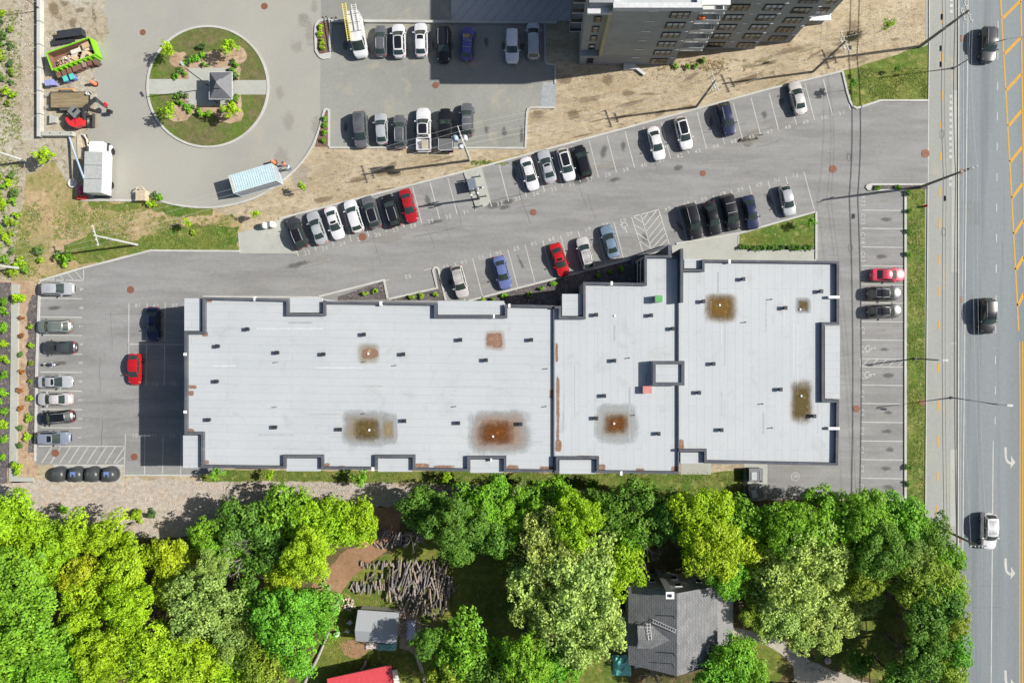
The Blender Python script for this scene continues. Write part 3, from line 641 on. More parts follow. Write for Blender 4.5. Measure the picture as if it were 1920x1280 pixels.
# pale scuppers cut through the parapet
for (x, y, w, h, z) in ((714, 569, 5, 8, ZA), (955, 573, 4, 7, ZA), (1564, 557, 20, 5, ZC), (1564, 803, 20, 5, ZC), (699, 879, 5, 7, ZA), (347, 664, 6, 5, ZA), (347, 772, 6, 5, ZA), (1165, 887, 4, 8, ZB), (921, 862, 3, 6, ZA), (1368, 490, 4, 7, ZC), (477, 560, 3, 8, ZA), (926, 593, 3, 7, ZA), (1147, 531, 4, 7, ZB)):
    c = W(x, y, z + .52); sc_ = MB(); sc_.box((c.x, c.y, z + .35), (w * .069, h * .069, .36)); local(sc_.build('scupper', M['white'], bld))

for (x0, y0, x1, y1, z) in ((345.5, 559, 377, 620, ZA), (543, 558, 604, 586, ZA), (821, 564, 945, 590, ZA), (1054, 551, 1092, 592, ZB), (1283, 485, 1315, 503, ZC), (1547, 611, 1575, 747, ZC), (1276, 848, 1319, 869, ZC), (1049, 862, 1117, 888, ZB), (882, 861, 943, 886, ZA), (709, 859, 772, 884, ZA), (537, 859, 600, 883, ZA), (343, 816, 375, 877, ZA)):
    P = wpx([(x0, y0), (x1, y0), (x1, y1), (x0, y1)], z); b = MB(); b.prism(P, z - .35, z - .02)
    lo = min(p.x for p in P), min(p.y for p in P); hi = max(p.x for p in P), max(p.y for p in P)
    o = local(b.build('balcony_roof', M['roof_a'], bld))
    s = MB()
    for zz in (2.6, 5.3):
        s.prism([(lo[0] + .05, lo[1] + .05), (hi[0] - .05, lo[1] + .05), (hi[0] - .05, hi[1] - .05), (lo[0] + .05, hi[1] - .05)], zz, zz + .2)
    for px_, py2 in ((lo[0] + .2, lo[1] + .2), (hi[0] - .2, lo[1] + .2), (hi[0] - .2, hi[1] - .2), (lo[0] + .2, hi[1] - .2)): s.box((px_, py2, 3.9), (.2, .2, z * 2 - 8.7))
    local(s.build('balcony', M['grey_wall'], bld))
f = MB(); f.strip(wpx([(1278.5, 466), (1278.5, 567)], 9.7), .36, 0, 9.7); local(f.build('fin_wall', M['parapet'], bld))
f = MB(); f.strip(wpx([(1256.5, 460), (1256.5, 481)], 8.9), .5, 0, 8.9); local(f.build('fin_wall', M['parapet'], bld))
ph = MB(); P = wpx([(1224, 677), (1283, 677), (1283, 722), (1224, 722)], 9.7); ph.prism(P, ZB, 9.45); local(ph.build('penthouse', [M['roof_a'], M['parapet']], bld))
ph = MB(); ph.strip(P, .4, 9.2, 9.75, True, -.17); local(ph.build('penthouse_parapet', M['parapet'], bld))
for pts, z0, z1, nm, c in (([(1206, 724), (1222, 724), (1222, 737), (1206, 737)], ZB, 9.2, 'skylight', C(226, 150, 140)), ([(1229, 554), (1242, 554), (1242, 566), (1229, 566)], ZB, 9.5, 'roof_hatch', C(110, 186, 110))):
    b = MB(); b.prism(wpx(pts, z1), z0, z1 - .08); q = wpx(pts, z1); cx = sum(p.x for p in q) / 4; cy = sum(p.y for p in q) / 4
    b.prism([(cx + (p.x - cx) * 1.06, cy + (p.y - cy) * 1.06) for p in q], z1 - .08, z1, 1)
    local(b.build(nm, [M['grey_wall'], flat(nm + '_lid', c)], bld))
v = MB(); v.box((0, 0, .22), (.34, .34, .44)); v.box((0, 0, .5), (.46, .46, .16)); v.box((0, 0, .46), (.5, .5, .03)); v.box((.0, 0, .595), (.3, .3, .03))
VENT = v.mesh('roof_vent', pmat('vent_metal', (.045, .047, .052), .5, .3))
p_ = MB(); p_.lathe((0, 0, 0), [(.12, 0), (.06, .04), (.05, .4), (.07, .4), (.07, .46), (.03, .5)], 8)
PIPE = p_.mesh('vent_pipe', pmat('pipe_metal', (.2, .2, .2), .6))
dr_ = MB(); dr_.lathe((0, 0, 0), [(.16, 0), (.16, .06), (.08, .14), (.02, .15)], 8)
DRAIN = dr_.mesh('roof_drain', M['white'])
def zr(px): return ZA if px < 1039 else ZB if px < 1272 else ZC
for x, y in ((463, 617), (407, 649), (519, 661), (405, 715), (390, 787), (515, 801), (682, 627), (606, 664), (756, 664), (863, 637), (996, 637), (911, 675), (758, 789), (637, 805), (859, 793), (976, 795), (1118, 590), (1221, 591), (1262, 616), (1152, 676), (1133, 742), (1118, 784), (1235, 813), (1394, 523), (1319, 565), (1473, 577), (1540, 546), (1338, 682), (1311, 736), (1353, 806), (1464, 730), (1527, 780)):
    z = zr(x); c = W(x, y, z + .5); local(inst(VENT, 'roof_vent', bld)).location += Vector((c.x, c.y, z))
for x, y in ((519, 679), (685, 678), (742, 685), (517, 763), (684, 775), (854, 762), (1026, 691), (1024, 762), (1180, 671), (1190, 778), (1398, 604), (1447, 561), (1430, 757), (1448, 802)):
    z = zr(x); c = W(x, y, z + .2); local(inst(PIPE, 'vent_pipe', bld)).location += Vector((c.x, c.y, z))
for x, y in ((692, 806), (924, 818), (1151, 794), (1502, 742), (1349, 572), (1500, 580), (1152, 592), (690, 663)):
    z = zr(x); c = W(x, y, z + .02); local(inst(DRAIN, 'roof_drain', bld)).location += Vector((c.x, c.y, z))
rl = random.Random(8)
for (xa, xb, ya, yb, vert) in ((390, 1030, 600, 850, 0), (1055, 1260, 600, 850, 1), (1285, 1535, 500, 840, 1)):
    for k in range(16):
        x, y = rl.uniform(xa, xb), rl.uniform(ya, yb); L = rl.uniform(1.0, 9.0); z = zr(x) + .0045; c = W(x, y, z); b = MB(); w = rl.choice((.06, .06, .1, .22))
        b.strip([(c.x, c.y), (c.x + (0 if vert else L) + rl.uniform(-.05, .05), c.y + (L if vert else 0))], w, z, z)
        if not (x + L * 15 > xb and not vert) and not (vert and y - L * 15 < ya): local(b.build('seam_patch', flat('lap_%d' % (k % 3), (C(184, 188, 190), C(224, 227, 228), C(198, 200, 198))[k % 3]), bld))
q_ = MB(); q_.sheet([(-1, -1), (1, -1), (1, 1), (-1, 1)], 0)
for i, (x, y, w, h, mt, lv) in enumerate(((1352, 578, 36, 32, 'st_tan_halo', 1), (1350, 577, 32, 28, 'st_brown', 2), (1506, 573, 16, 17, 'st_halo', 1), (1506, 573, 12, 13, 'st_olive', 2), (1503, 754, 26, 48, 'st_tan_halo', 1), (1503, 754, 21, 43, 'st_olive', 2),
    (1156, 794, 46, 42, 'st_halo', 1), (1156, 795, 32, 28, 'st_tan_halo', 2), (1155, 795, 25, 20, 'st_rust', 3), (936, 810, 66, 46, 'st_halo', 1), (936, 809, 58, 40, 'st_rust_halo', 2), (930, 811, 38, 26, 'st_rust', 3),
    (685, 803, 48, 38, 'st_halo', 1), (730, 803, 17, 33, 'st_halo', 1.4), (682, 802, 40, 30, 'st_tan_halo', 2), (728, 805, 12, 22, 'st_tan_halo', 2.4), (688, 805, 28, 24, 'st_olive', 3), (690, 663, 24, 22, 'st_tan_halo', 1), (693, 663, 17, 9, 'st_dry', 2), (928, 638, 22, 21, 'st_rust_halo', 1), (927, 638, 16, 14, 'st_dry', 2),
    (1046, 770, 3.5, 70, 'st_dry', 1), (1047, 835, 7, 12, 'st_dry', 2), (1044, 660, 3, 20, 'st_dry', 2), (358, 725, 11, 4, 'st_dry', 1), (355, 737, 9, 5, 'st_dry', 2), (356, 808, 9, 5, 'st_dry', 1), (384, 866, 8, 4, 'st_dry', 1), (610, 873, 10, 6, 'st_dry', 1), (640, 875, 8, 3, 'st_dry', 1), (790, 873, 20, 5, 'st_dry', 1), (830, 875, 24, 4, 'st_dry', 2), (960, 877, 14, 6, 'st_dry', 1), (1028, 878, 22, 5, 'st_dry', 1), (1125, 878, 11, 9, 'st_dry', 1), (1266, 880, 9, 7, 'st_dry', 1), (1200, 881, 10, 4, 'st_dry', 1), (1277, 836, 6, 14, 'st_dry', 1), (1100, 857, 22, 4, 'st_dry', 1), (1034, 738, 5, 9, 'st_dry', 1), (388, 563, 10, 4, 'st_dry', 1), (384, 626, 6, 5, 'st_dry', 1))):
    z = zr(x) + .004 * lv; c = W(x, y, z)
    o = local(inst(STM[mt], 'water_stain', bld) if 'STM' in globals() and mt in STM else inst(globals().setdefault('STM', {}).setdefault(mt, q_.mesh('water_stain', M[mt])), 'water_stain', bld))
    o.location += c; o.scale = (w * .069, h * .069, 1)
wi = MB(); wi.box((0, -.02, 0), (1.7, .1, 1.4), m=1)
for sx in (-.54, 0, .54): wi.box((sx, -.075, 0), (.46, .03, 1.24), m=0)
WINM = wi.mesh('window', [M['glass'], M['frame']])
def wall_window(px, py, z, rot):
    c = W(px, py, 8.7); o = local(inst(WINM, 'window', bld, rot=(0, 0, rot))); o.location += Vector((c.x, c.y, z))
for z in (1.6, 4.3, 7.0):
    for y in (495, 513): wall_window(1208.6, y, z, -math.pi / 2)
    for x in (430, 490, 660, 760, 990): wall_window(x, 560.5 + (x - 380) * .017 if x != 660 and x != 760 else 566 + (x - 606) * .015, z, math.pi)
    for y in (660, 700, 740, 780): wall_window(345.7, y, z, -math.pi / 2)
    for x in (1140, 1180): wall_window(x, 529.6, z, math.pi)
    for x in (1380, 1440, 1500): wall_window(x, 487.4 + (x - 1317) * .012, z, math.pi)
pwl = MB(); pwl.strip(poly((1186, 530), (1186, 484), (1254, 461.5)), .34, 0, .95); o = pwl.build('patio_wall', M['parapet'])
tag(o, 'low dark patio wall slanting along the hatched bay by the white roof', 'wall')

# ---------------------------------------------------------------- the apartment block
apt = empty('apartment_building', (13, 44, 0)); tag(apt, 'tall grey apartment block with rows of triple windows and balconies', 'building')
def al(o): o.location = o.location - Vector(apt.location); return o
def fac(name, base, mort):
    g = N(name, .8, .25); p = g.pos(); sw = g.n('ShaderNodeSeparateXYZ'); g.l(p, sw.inputs[0]); cb = g.n('ShaderNodeCombineXYZ')
    ad = g.n('ShaderNodeMath', operation='ADD'); g.l(sw.outputs[0], ad.inputs[0]); g.l(sw.outputs[1], ad.inputs[1])
    g.l(ad.outputs[0], cb.inputs[0]); g.l(sw.outputs[2], cb.inputs[1])
    br = g.n('ShaderNodeTexBrick'); br.inputs['Color1'].default_value = base; br.inputs['Color2'].default_value = tuple(c * .9 for c in base[:3]) + (1,); br.inputs['Mortar'].default_value = mort
    br.inputs['Scale'].default_value = 1; br.inputs['Brick Width'].default_value = .9; br.inputs['Row Height'].default_value = .3; br.inputs['Mortar Size'].default_value = .02
    g.l(cb.outputs[0], br.inputs['Vector']); n = g.noise(p, .25, 4)
    return g.out(g.mix(1.0, br.outputs[0], g.ramp(n, .3, .7, (.88, .88, .88, 1), (1.1, 1.1, 1.08, 1)), 'MULTIPLY'))
M['apt'] = fac('olive_grey_block', (.35, .36, .33, 1), (.27, .28, .26, 1)); M['apt_dark'] = fac('grey_block', (.3, .31, .32, 1), (.22, .23, .24, 1)); M['apt_olive'] = pmat('olive_panel', (.4, .37, .22), .7)
ZT = 16.3
def block(x0, x1, y0, y1=75, zt=ZT):
    b = MB(); b.prism([(x0, y0), (x1, y0), (x1, y1), (x0, y1)], 2.9, zt, 0); al(b.build('wall', M['apt'], apt))
    b = MB(); b.prism([(x0 - .03, y0 - .03), (x1 + .03, y0 - .03), (x1 + .03, y1), (x0 - .03, y1)], 0, 2.9, 0); al(b.build('base_wall', M['apt_dark'], apt))
    b = MB(); b.sheet([(x0, y0), (x1, y0), (x1, y1), (x0, y1)], zt + .05); al(b.build('roof', M['roof_a'], apt))
    b = MB(); b.strip([(x0, y1), (x0, y0), (x1, y0), (x1, y1)], .6, zt - .3, zt + .55, off=.26); al(b.build('parapet', pmat('pale_parapet', (.42, .43, .43), .6) if 'pp' not in M else M['pp'], apt))
M['pp'] = pmat('pale_parapet', (.5, .51, .52), .6)
block(9.45, 19.7, 37.65)
b = MB(); b.prism([(6.6, 38.4), (9.45, 38.4), (9.45, 75), (6.6, 75)], 2.9, 15.4, 0); al(b.build('wall', M['apt'], apt))
b = MB(); b.prism([(6.57, 37.62), (9.42, 37.62), (9.42, 75), (6.57, 75)], 0, 2.9, 0); al(b.build('base_wall', M['apt_dark'], apt))
b = MB(); b.prism([(9.05, 37.55), (9.46, 37.55), (9.46, 38.42), (9.05, 38.42)], 2.92, 16.0); al(b.build('rib', M['apt_olive'], apt))
b = MB(); b.prism([(6.5, 37.45), (9.47, 37.45), (9.47, 75), (6.5, 75)], 15.42, 15.75); al(b.build('cornice', M['pp'], apt))
b = MB(); b.prism([(6.6, 38.2), (9.45, 38.2), (9.45, 75), (6.6, 75)], 15.76, 16.85); al(b.build('parapet', M['apt_dark'], apt))
block(23.2, 31.2, 39.85); block(31.2, 36.2, 40.75); block(36.2, 40.6, 43.3)
b = MB(); b.prism([(19.7, 40.3), (23.2, 40.3), (23.2, 75), (19.7, 75)], 0, 16.0); al(b.build('wall', M['apt_dark'], apt))
def win_mesh(n, blind, h=1.35):
    m = MB(); w = .72 * n; m.box((0, -.03, 0), (w + .16, .12, h + .2), m=1)
    for i in range(n):
        x = (i - (n - 1) / 2) * .72
        m.box((x, -.095, -.36), (.56, .03, .6), m=0); m.box((x, -.095, .35), (.56, .03, .6), m=2 if blind else 0)
    return m.mesh('window', [M['glass'], M['frame'], pmat('blind_%d%d' % (n, blind), (.5, .52, .5) if blind < 2 else (.42, .41, .33), .8)])
WIN3 = [win_mesh(3, k) for k in (0, 1, 2)]; WIN1 = [win_mesh(1, k) for k in (0, 1, 2)]
gr = MB(); gr.box((0, -.02, 0), (1.15, .05, .14)); GR = gr.mesh('wall_grille', M['white']); gr = MB(); gr.box((0, -.02, 0), (.5, .05, .16)); GR2 = gr.mesh('wall_grille', M['white'])
rw = random.Random(3)
for i in range(6):
    z = 1.45 + 2.72 * i
    k = lambda: rw.choice((0, 1, 1, 2)) if i else 0
    al(inst(WIN1[k()], 'window', apt, (8.0, 38.38 if i else 37.6, z)))
    for x, y in ((17.5, 37.63), (25.4, 39.83), (29.55, 39.83), (34.0, 40.73), (38.6, 43.28)): al(inst(WIN3[k()], 'window', apt, (x, y, z)))
    al(inst(GR, 'wall_grille', apt, (14.2, 37.62, z + 1.0))); al(inst(GR2, 'wall_grille', apt, (19.2, 37.62, z + .95)))
    for x, y in ((27.4, 39.82), (30.8, 39.82), (35.9, 40.72)): al(inst(GR2, 'wall_grille', apt, (x, y, z + 1.0)))
    if i:
        b = MB(); zz = 2.72 * i + .05
        b.box((21.45, 39.35, zz), (3.5, 1.9, .2)); al(b.build('balcony', flat('pale_slab', (.6, .61, .6)), apt))
        b = MB(); b.strip([(19.8, 40.2), (19.8, 38.42), (23.1, 38.42), (23.1, 40.2)], .04, zz + .95, zz + 1.0); b.strip([(19.8, 40.2), (19.8, 38.42), (23.1, 38.42), (23.1, 40.2)], .02, zz + .2, zz + .9)
        b.box((21.45, 38.42, zz + .6), (.06, .06, .9)); al(b.build('railing', flat('rail_glass', (.42, .45, .46), rough=.2), apt))
        b = MB(); b.box((5.85, 50, zz), (1.5, 18, .18)); al(b.build('balcony', flat('pale_slab', (.6, .61, .6)), apt))
        b = MB(); b.strip([(6.6, 41.02), (5.14, 41.02), (5.14, 58)], .05, zz + .95, zz + 1.02); b.strip([(6.6, 41.02), (5.14, 41.02), (5.14, 58)], .02, zz + .2, zz + .9); al(b.build('railing', M['frame'], apt))
b = MB(); b.box((21.45, 39.3, 16.0), (3.5, 2.0, .25)); al(b.build('balcony_roof', flat('pale_slab', (.6, .61, .6)), apt))
b = MB(); b.box((38.8, 43.0, 2.75), (4.0, .9, .12)); al(b.build('canopy', M['white'], apt))
fl = MB()
for i in range(40):
    fl.add([(.35 * math.cos(i) * rng.random() + dx, .25 * math.sin(i * 2) * rng.random() + dy, .3 + .3 * rng.random()) for dx, dy in ((0, 0), (.14, 0), (.07, .14))], [(0, 1, 2)])
fl.lathe((0, 0, 0), [(.16, 0), (.22, .3)], 10, 1)
o = fl.build('flower_pot', [flat('orange_petal', (.75, .22, .04)), flat('clay', (.3, .14, .08))]); o.location = (21.0, 38.9, 2.72 * 4 + .15); tag(o, 'pot of orange flowers on a balcony of the apartment block', 'plant pot')

# ---------------------------------------------------------------- gazebo on the roundabout
gz = empty('gazebo', W(428, 172, 0)); tag(gz, 'square gazebo with a two tier grey hipped roof on the roundabout', 'gazebo')
gm = pmat('grey_metal_roof', (.12, .125, .14), .6, 0)
def hip(mb, hx, hy, z0, tx, ty, z1, m=0):
    vs = [(-hx, -hy, z0), (hx, -hy, z0), (hx, hy, z0), (-hx, hy, z0), (-tx, -ty, z1), (tx, -ty, z1), (tx, ty, z1), (-tx, ty, z1)]
    mb.add(vs, [(0, 1, 5, 4), (1, 2, 6, 5), (2, 3, 7, 6), (3, 0, 4, 7), (4, 5, 6, 7), (3, 2, 1, 0)], m)
b = MB(); hip(b, 1.55, 1.85, 2.35, .42, .55, 3.15); b.build('roof', gm, gz)
b = MB(); hip(b, .52, .68, 3.32, .03, .1, 3.72); b.build('roof_cap', gm, gz)
b = MB(); b.strip([(-1.56, -1.86), (1.56, -1.86), (1.56, 1.86), (-1.56, 1.86)], .08, 2.24, 2.36, True); b.build('eave_rail', pmat('pale_eave', (.5, .5, .5)), gz)
for sx in (-1, 1):
    for sy in (-1, 1):
        b = MB(); b.box((sx * 1.38, sy * 1.66, 1.15), (.12, .12, 2.3)); b.build('post', M['frame'], gz)
tb = MB(); tb.box((0, 0, .72), (1.5, .8, .05)); tb.box((-.5, 0, .36), (.08, .6, .7)); tb.box((.5, 0, .36), (.08, .6, .7)); tb.box((0, .75, .44), (1.5, .28, .05)); tb.box((0, -.75, .44), (1.5, .28, .05)); tb.box((-.5, 0, .4), (.08, 1.6, .06)); tb.box((.5, 0, .4), (.08, 1.6, .06))
o = tb.build('picnic_table', flat('dark_plank', (.05, .045, .04))); o.location = W(420, 176, .1); o.rotation_euler = (0, 0, .1); tag(o, 'dark picnic table half under the gazebo roof', 'picnic table')
ch = MB(); ch.box((0, 0, .42), (.5, .5, .06)); ch.box((0, .25, .7), (.5, .05, .55))
for sx in (-.2, .2):
    for sy in (-.2, .2): ch.box((sx, sy, .2), (.05, .05, .4))
for i, (x, y, r, c, lab) in enumerate(((432, 138, .4, (.03, .03, .03, 1), 'dark chair at the upper corner beside the gazebo'), (433, 158, -1.4, (.03, .03, .03, 1), 'dark chair on the path edge beside the gazebo'), (412, 183, 2.6, (.5, .5, .5, 1), 'pale chair below the gazebo in its shadow'))):
    o = ch.build('garden_chair', M['tinted']); o.location = W(x, y, .1); o.rotation_euler = (0, 0, r); o.color = c; tag(o, lab, 'chair', 'chairs around the gazebo')
bk = MB()
for x in (-.5, .5): bk.tube([(x + .33 * math.cos(a * .4488), 0, .34 + .33 * math.sin(a * .4488)) for a in range(15)], .02, 5)
bk.tube([(-.5, 0, .34), (-.15, 0, .3), (.3, 0, .75), (-.25, 0, .72), (-.5, 0, .34)], .018, 5); bk.tube([(.5, 0, .34), (.32, 0, .85), (.3, .25, .9)], .016, 5); bk.tube([(.32, 0, .85), (.3, -.25, .9)], .016, 5); bk.box((-.28, 0, .86), (.25, .12, .06))
o = bk.build('bicycle', M['steel']); o.location = W(359, 192, .1); o.rotation_euler = (R(8), 0, -.7); tag(o, 'bicycle standing on the corner of the gazebo pad', 'bicycle')
# ---------------------------------------------------------------- cars
def lerp(a, b, t): return a + (b - a) * t
SPEC = {   # L, W, hood tip z, cowl z, tail z, roof z, then x of: screen base, screen top, roof end, rear glass base; belt z; roof half width share
    'sedan': dict(L=4.75, W=1.82, zh=.70, zc=.96, zt=1.02, zr=1.44, xa=1.18, xb=.22, xc=-.92, xd=-1.72, rw=.68, tail=1),
    'suv': dict(L=4.65, W=1.86, zh=.88, zc=1.10, zt=1.06, zr=1.68, xa=1.22, xb=.36, xc=-1.55, xd=-2.12, rw=.71, tail=0),
    'hatch': dict(L=4.35, W=1.79, zh=.74, zc=1.0, zt=1.0, zr=1.52, xa=1.12, xb=.22, xc=-1.3, xd=-1.98, rw=.70, tail=0),
    'minivan': dict(L=5.1, W=2.0, zh=.85, zc=1.08, zt=1.05, zr=1.77, xa=1.62, xb=.66, xc=-2.1, xd=-2.42, rw=.76, tail=0),
    'bigsuv': dict(L=5.0, W=1.98, zh=.98, zc=1.18, zt=1.1, zr=1.82, xa=1.2, xb=.42, xc=-1.92, xd=-2.35, rw=.78, tail=0),
    'pickup': dict(L=5.9, W=2.02, zh=1.05, zc=1.22, zt=1.2, zr=1.9, xa=1.35, xb=.5, xc=-.95, xd=-1.2, rw=.76, tail=2),
    'van': dict(L=5.95, W=2.03, zh=1.0, zc=1.38, zt=1.5, zr=2.62, xa=2.2, xb=1.3, xc=-2.82, xd=-2.93, rw=.84, tail=0),
}
MESH = {}
def car_meshes(t):
    if t in MESH: return MESH[t]
    p = SPEC[t]; L, Wd = p['L'], p['W']; h = L / 2; w = Wd / 2; D = {}
    # lower body
    xs = [h, h - .04, h - .12, h - .25, h - .45, h - .7, lerp(h, p['xa'], .5), p['xa'], p['xb'], 0, p['xc'], p['xd'], -h + .6, -h + .35, -h + .18, -h + .07, -h]
    if t == 'pickup': xs = [x for x in xs if x > -1.2] + [-1.28]
    xs = sorted(set(round(x, 3) for x in xs), reverse=True)
    def wid(x):
        d = h - abs(x); fr = 0.5 if x > 0 else .62; q = min(1, max(0, d) / .95)
        return w * lerp(fr, 1, (1 - (1 - q) ** 2.6) ** .62)
    def top(x):
        if x >= p['xa']: return lerp(p['zh'], p['zc'], min(1, ((h - x) / (h - p['xa'])) ** .7))
        if x >= p['xd']: return lerp(p['zc'], p['zt'], (p['xa'] - x) / (p['xa'] - p['xd']))
        return lerp(p['zt'], p['zt'] - (.05 if p['tail'] == 1 else .1), (p['xd'] - x) / max(.01, p['xd'] + h))
    b = MB(); vs = []; n = 9
    for x in xs:
        ww, zz = wid(x), top(x)
        drop = 0 if h - abs(x) > .1 else .12
        for (f, z) in ((.84, .24), (.98, .42), (1, .62), (.965, zz - .16), (.90, zz - .03 - drop), (.62, zz + .015 - drop), (0, zz + .045 - drop)):
            vs.append((x, ww * f, z))
        for (f, z) in ((.62, zz + .015 - drop), (.90, zz - .03 - drop), (.965, zz - .16), (1, .62), (.98, .42), (.84, .24)):
            vs.append((x, -ww * f, z))
    k = 13; fs = []
    for i in range(len(xs) - 1):
        for j in range(k - 1): fs.append((i * k + j, i * k + j + 1, (i + 1) * k + j + 1, (i + 1) * k + j))
        fs.append((i * k + k - 1, i * k, (i + 1) * k, (i + 1) * k + k - 1))
    fs.append(list(range(k - 1, -1, -1))); o = (len(xs) - 1) * k; fs.append(list(range(o, o + k)))
    b.add(vs, fs)
    # cabin: four stations, cross-section of seven points
    rh, bw = p['rw'] * w, .9 * w
    st = [(p['xa'] + .02, p['zc'] - .06, bw * .93), (p['xb'], p['zr'] - .06, rh * .95), (lerp(p['xb'], p['xc'], .45), p['zr'], rh), (p['xc'], p['zr'] - .07, rh * .96), (p['xd'] - .02, p['zt'] - .06, bw * .93)]
    def station(i, v):       # v in -1..1 across
        x, z, ww = st[i]; cr = .05 if 0 < i < 4 else .03
        bow = .10 if i in (0, 1) else (-.08 if i in (3, 4) else 0)
        return Vector((x + bow * (1 - v * v) - bow * .5, ww * v, z + cr * (1 - v * v)))
    def patch(i, j, u, v):
        return station(i, v).lerp(station(j, v), u)
    NV = 7; vv = [(-1 + 2 * q / (NV - 1)) for q in range(NV)]
    vs = []
    for i in range(5):
        for v in vv: vs.append(station(i, v))
    fs = [(i * NV + q + 1, i * NV + q, (i + 1) * NV + q, (i + 1) * NV + q + 1) for i in range(4) for q in range(NV - 1)]
    b.add(vs, fs)
    def belt(x): return Vector((x, 0, top(x) - .07))
    side = []
    for sgn in (1, -1):
        top_ = [station(i, sgn) for i in range(5)]
        bot = [Vector((tp.x, sgn * bw * (1.0 if 0 < i < 4 else .935), top(tp.x) - .07)) for i, tp in enumerate(top_)]
        vs = top_ + bot; fs = [(i, i + 1, 5 + i + 1, 5 + i) if sgn > 0 else (i + 1, i, 5 + i, 5 + i + 1) for i in range(4)]
        b.add(vs, fs); side.append((top_, bot))
    if t == 'pickup':     # open bed
        x0, x1 = -1.3, -h
        for sg in (1, -1): b.box(((x0 + x1) / 2, sg * (w - .07), .78), (x0 - x1, .14, .92))
        b.box((x1 + .06, 0, .8), (.12, Wd - .1, .84)); b.box((x0 + .04, 0, .8), (.1, Wd - .2, .9)); b.box(((x0 + x1) / 2, 0, .62), (x0 - x1 - .05, Wd - .2, .12))
        b.box((x1 - .06, 0, .52), (.2, Wd * .9, .16))
    D['body'] = b.mesh(t + '_body', [M['car_paint']], True)
    D['body'].set_sharp_from_angle(angle=R(38)) if hasattr(D['body'], 'set_sharp_from_angle') else None
    def glass(i, j, u0, u1, v0, v1, off=.012, nm='glass', nu=3, m=M['car_glass']):
        g = MB(); vs = []
        for a in range(nu + 1):
            for q in range(7):
                u, v = lerp(u0, u1, a / nu), lerp(v0, v1, q / 6)
                d = patch(i, j, u + .02, v) - patch(i, j, u - .02, v); e = patch(i, j, u, v + .02) - patch(i, j, u, v - .02)
                nn = e.cross(d).normalized() if True else 0
                if nn.z < 0: nn = -nn
                vs.append(patch(i, j, u, v) + nn * off)
        fs = []
        for a in range(nu):
            for q in range(6):
                fs.append((a * 7 + q + 1, a * 7 + q, (a + 1) * 7 + q, (a + 1) * 7 + q + 1))
        g.add(vs, fs); return g.mesh(nm, [m], True)
    D['windshield'] = glass(0, 1, .05, .96, -.93, .93, .014, 'windshield')
    D['rear_window'] = glass(3, 4, .08, .86 if t != 'van' else .5, -.86, .86, .014, 'rear_window')
    D['sunroof'] = glass(1, 2, .12, .75, -.66, .66, .012, 'sunroof', 2, M['sunroof'])
    D['pano'] = None
    g = MB(); vs = []          # long dark roof panel over two roof bays
    for (i, j, u) in ((1, 2, .1), (1, 2, .55), (1, 2, 1.0), (2, 3, .45), (2, 3, .86)):
        for q in range(7):
            vs.append(patch(i, j, u, lerp(-.76, .76, q / 6)) + Vector((0, 0, .012)))
    g.add(vs, [(a * 7 + q + 1, a * 7 + q, (a + 1) * 7 + q, (a + 1) * 7 + q + 1) for a in range(4) for q in range(6)])
    D['pano'] = g.mesh('sunroof', [M['sunroof']], True)
    for s_, (tp, bt) in enumerate(side):
        sg = 1 if s_ == 0 else -1; g = MB()
        def P_(i, j, u, v):
            a = tp[i].lerp(tp[j], u); c = bt[i].lerp(bt[j], u); q = a.lerp(c, v); q.y += sg * .012; return q
        quads = [(0, 1, .55, .98), (1, 2, .04, .97), (2, 3, .03, .97)] + ([(3, 4, .03, .55)] if t not in ('van', 'pickup') else [])
        if t == 'van': quads = [(0, 1, .45, .98), (1, 2, .03, .3)]
        if t == 'pickup': quads = [(0, 1, .55, .98), (1, 2, .04, .97), (2, 3, .03, .9)]
        for (i, j, u0, u1) in quads:
            vs = [P_(i, j, u0, .16), P_(i, j, u1, .16), P_(i, j, u1, .88), P_(i, j, u0, .88)]
            g.add(vs, [(0, 1, 2, 3) if sg > 0 else (3, 2, 1, 0)])
        D['side_window%d' % s_] = g.mesh('side_window', [M['car_glass']])
    wr = .34 if t in ('sedan', 'hatch') else .38
    g = MB(); seg = 20
    prof = [(wr * .55, -.1), (wr * .97, -.11), (wr, -.08), (wr, .08), (wr * .97, .11), (wr * .66, .115)]
    vs = [(r * math.cos(2 * math.pi * k_ / seg), y, r * math.sin(2 * math.pi * k_ / seg)) for r, y in prof for k_ in range(seg)]
    g.add(vs, [(a * seg + k_, a * seg + (k_ + 1) % seg, (a + 1) * seg + (k_ + 1) % seg, (a + 1) * seg + k_) for a in range(5) for k_ in range(seg)])
    D['wheel'] = g.mesh('wheel', [M['rubber']])
    g = MB(); vs = [(r * math.cos(2 * math.pi * k_ / 10 * 1), .105 + dz, r * math.sin(2 * math.pi * k_ / 10)) for r, dz in ((wr * .67, 0), (wr * .3, -.03), (.03, .0)) for k_ in range(10)]
    g.add(vs, [(a * 10 + k_, a * 10 + (k_ + 1) % 10, (a + 1) * 10 + (k_ + 1) % 10, (a + 1) * 10 + k_) for a in range(2) for k_ in range(10)])
    D['rim'] = g.mesh('rim', [M['rim']]); D['wr'] = wr
    zf = p['zh'] - .06
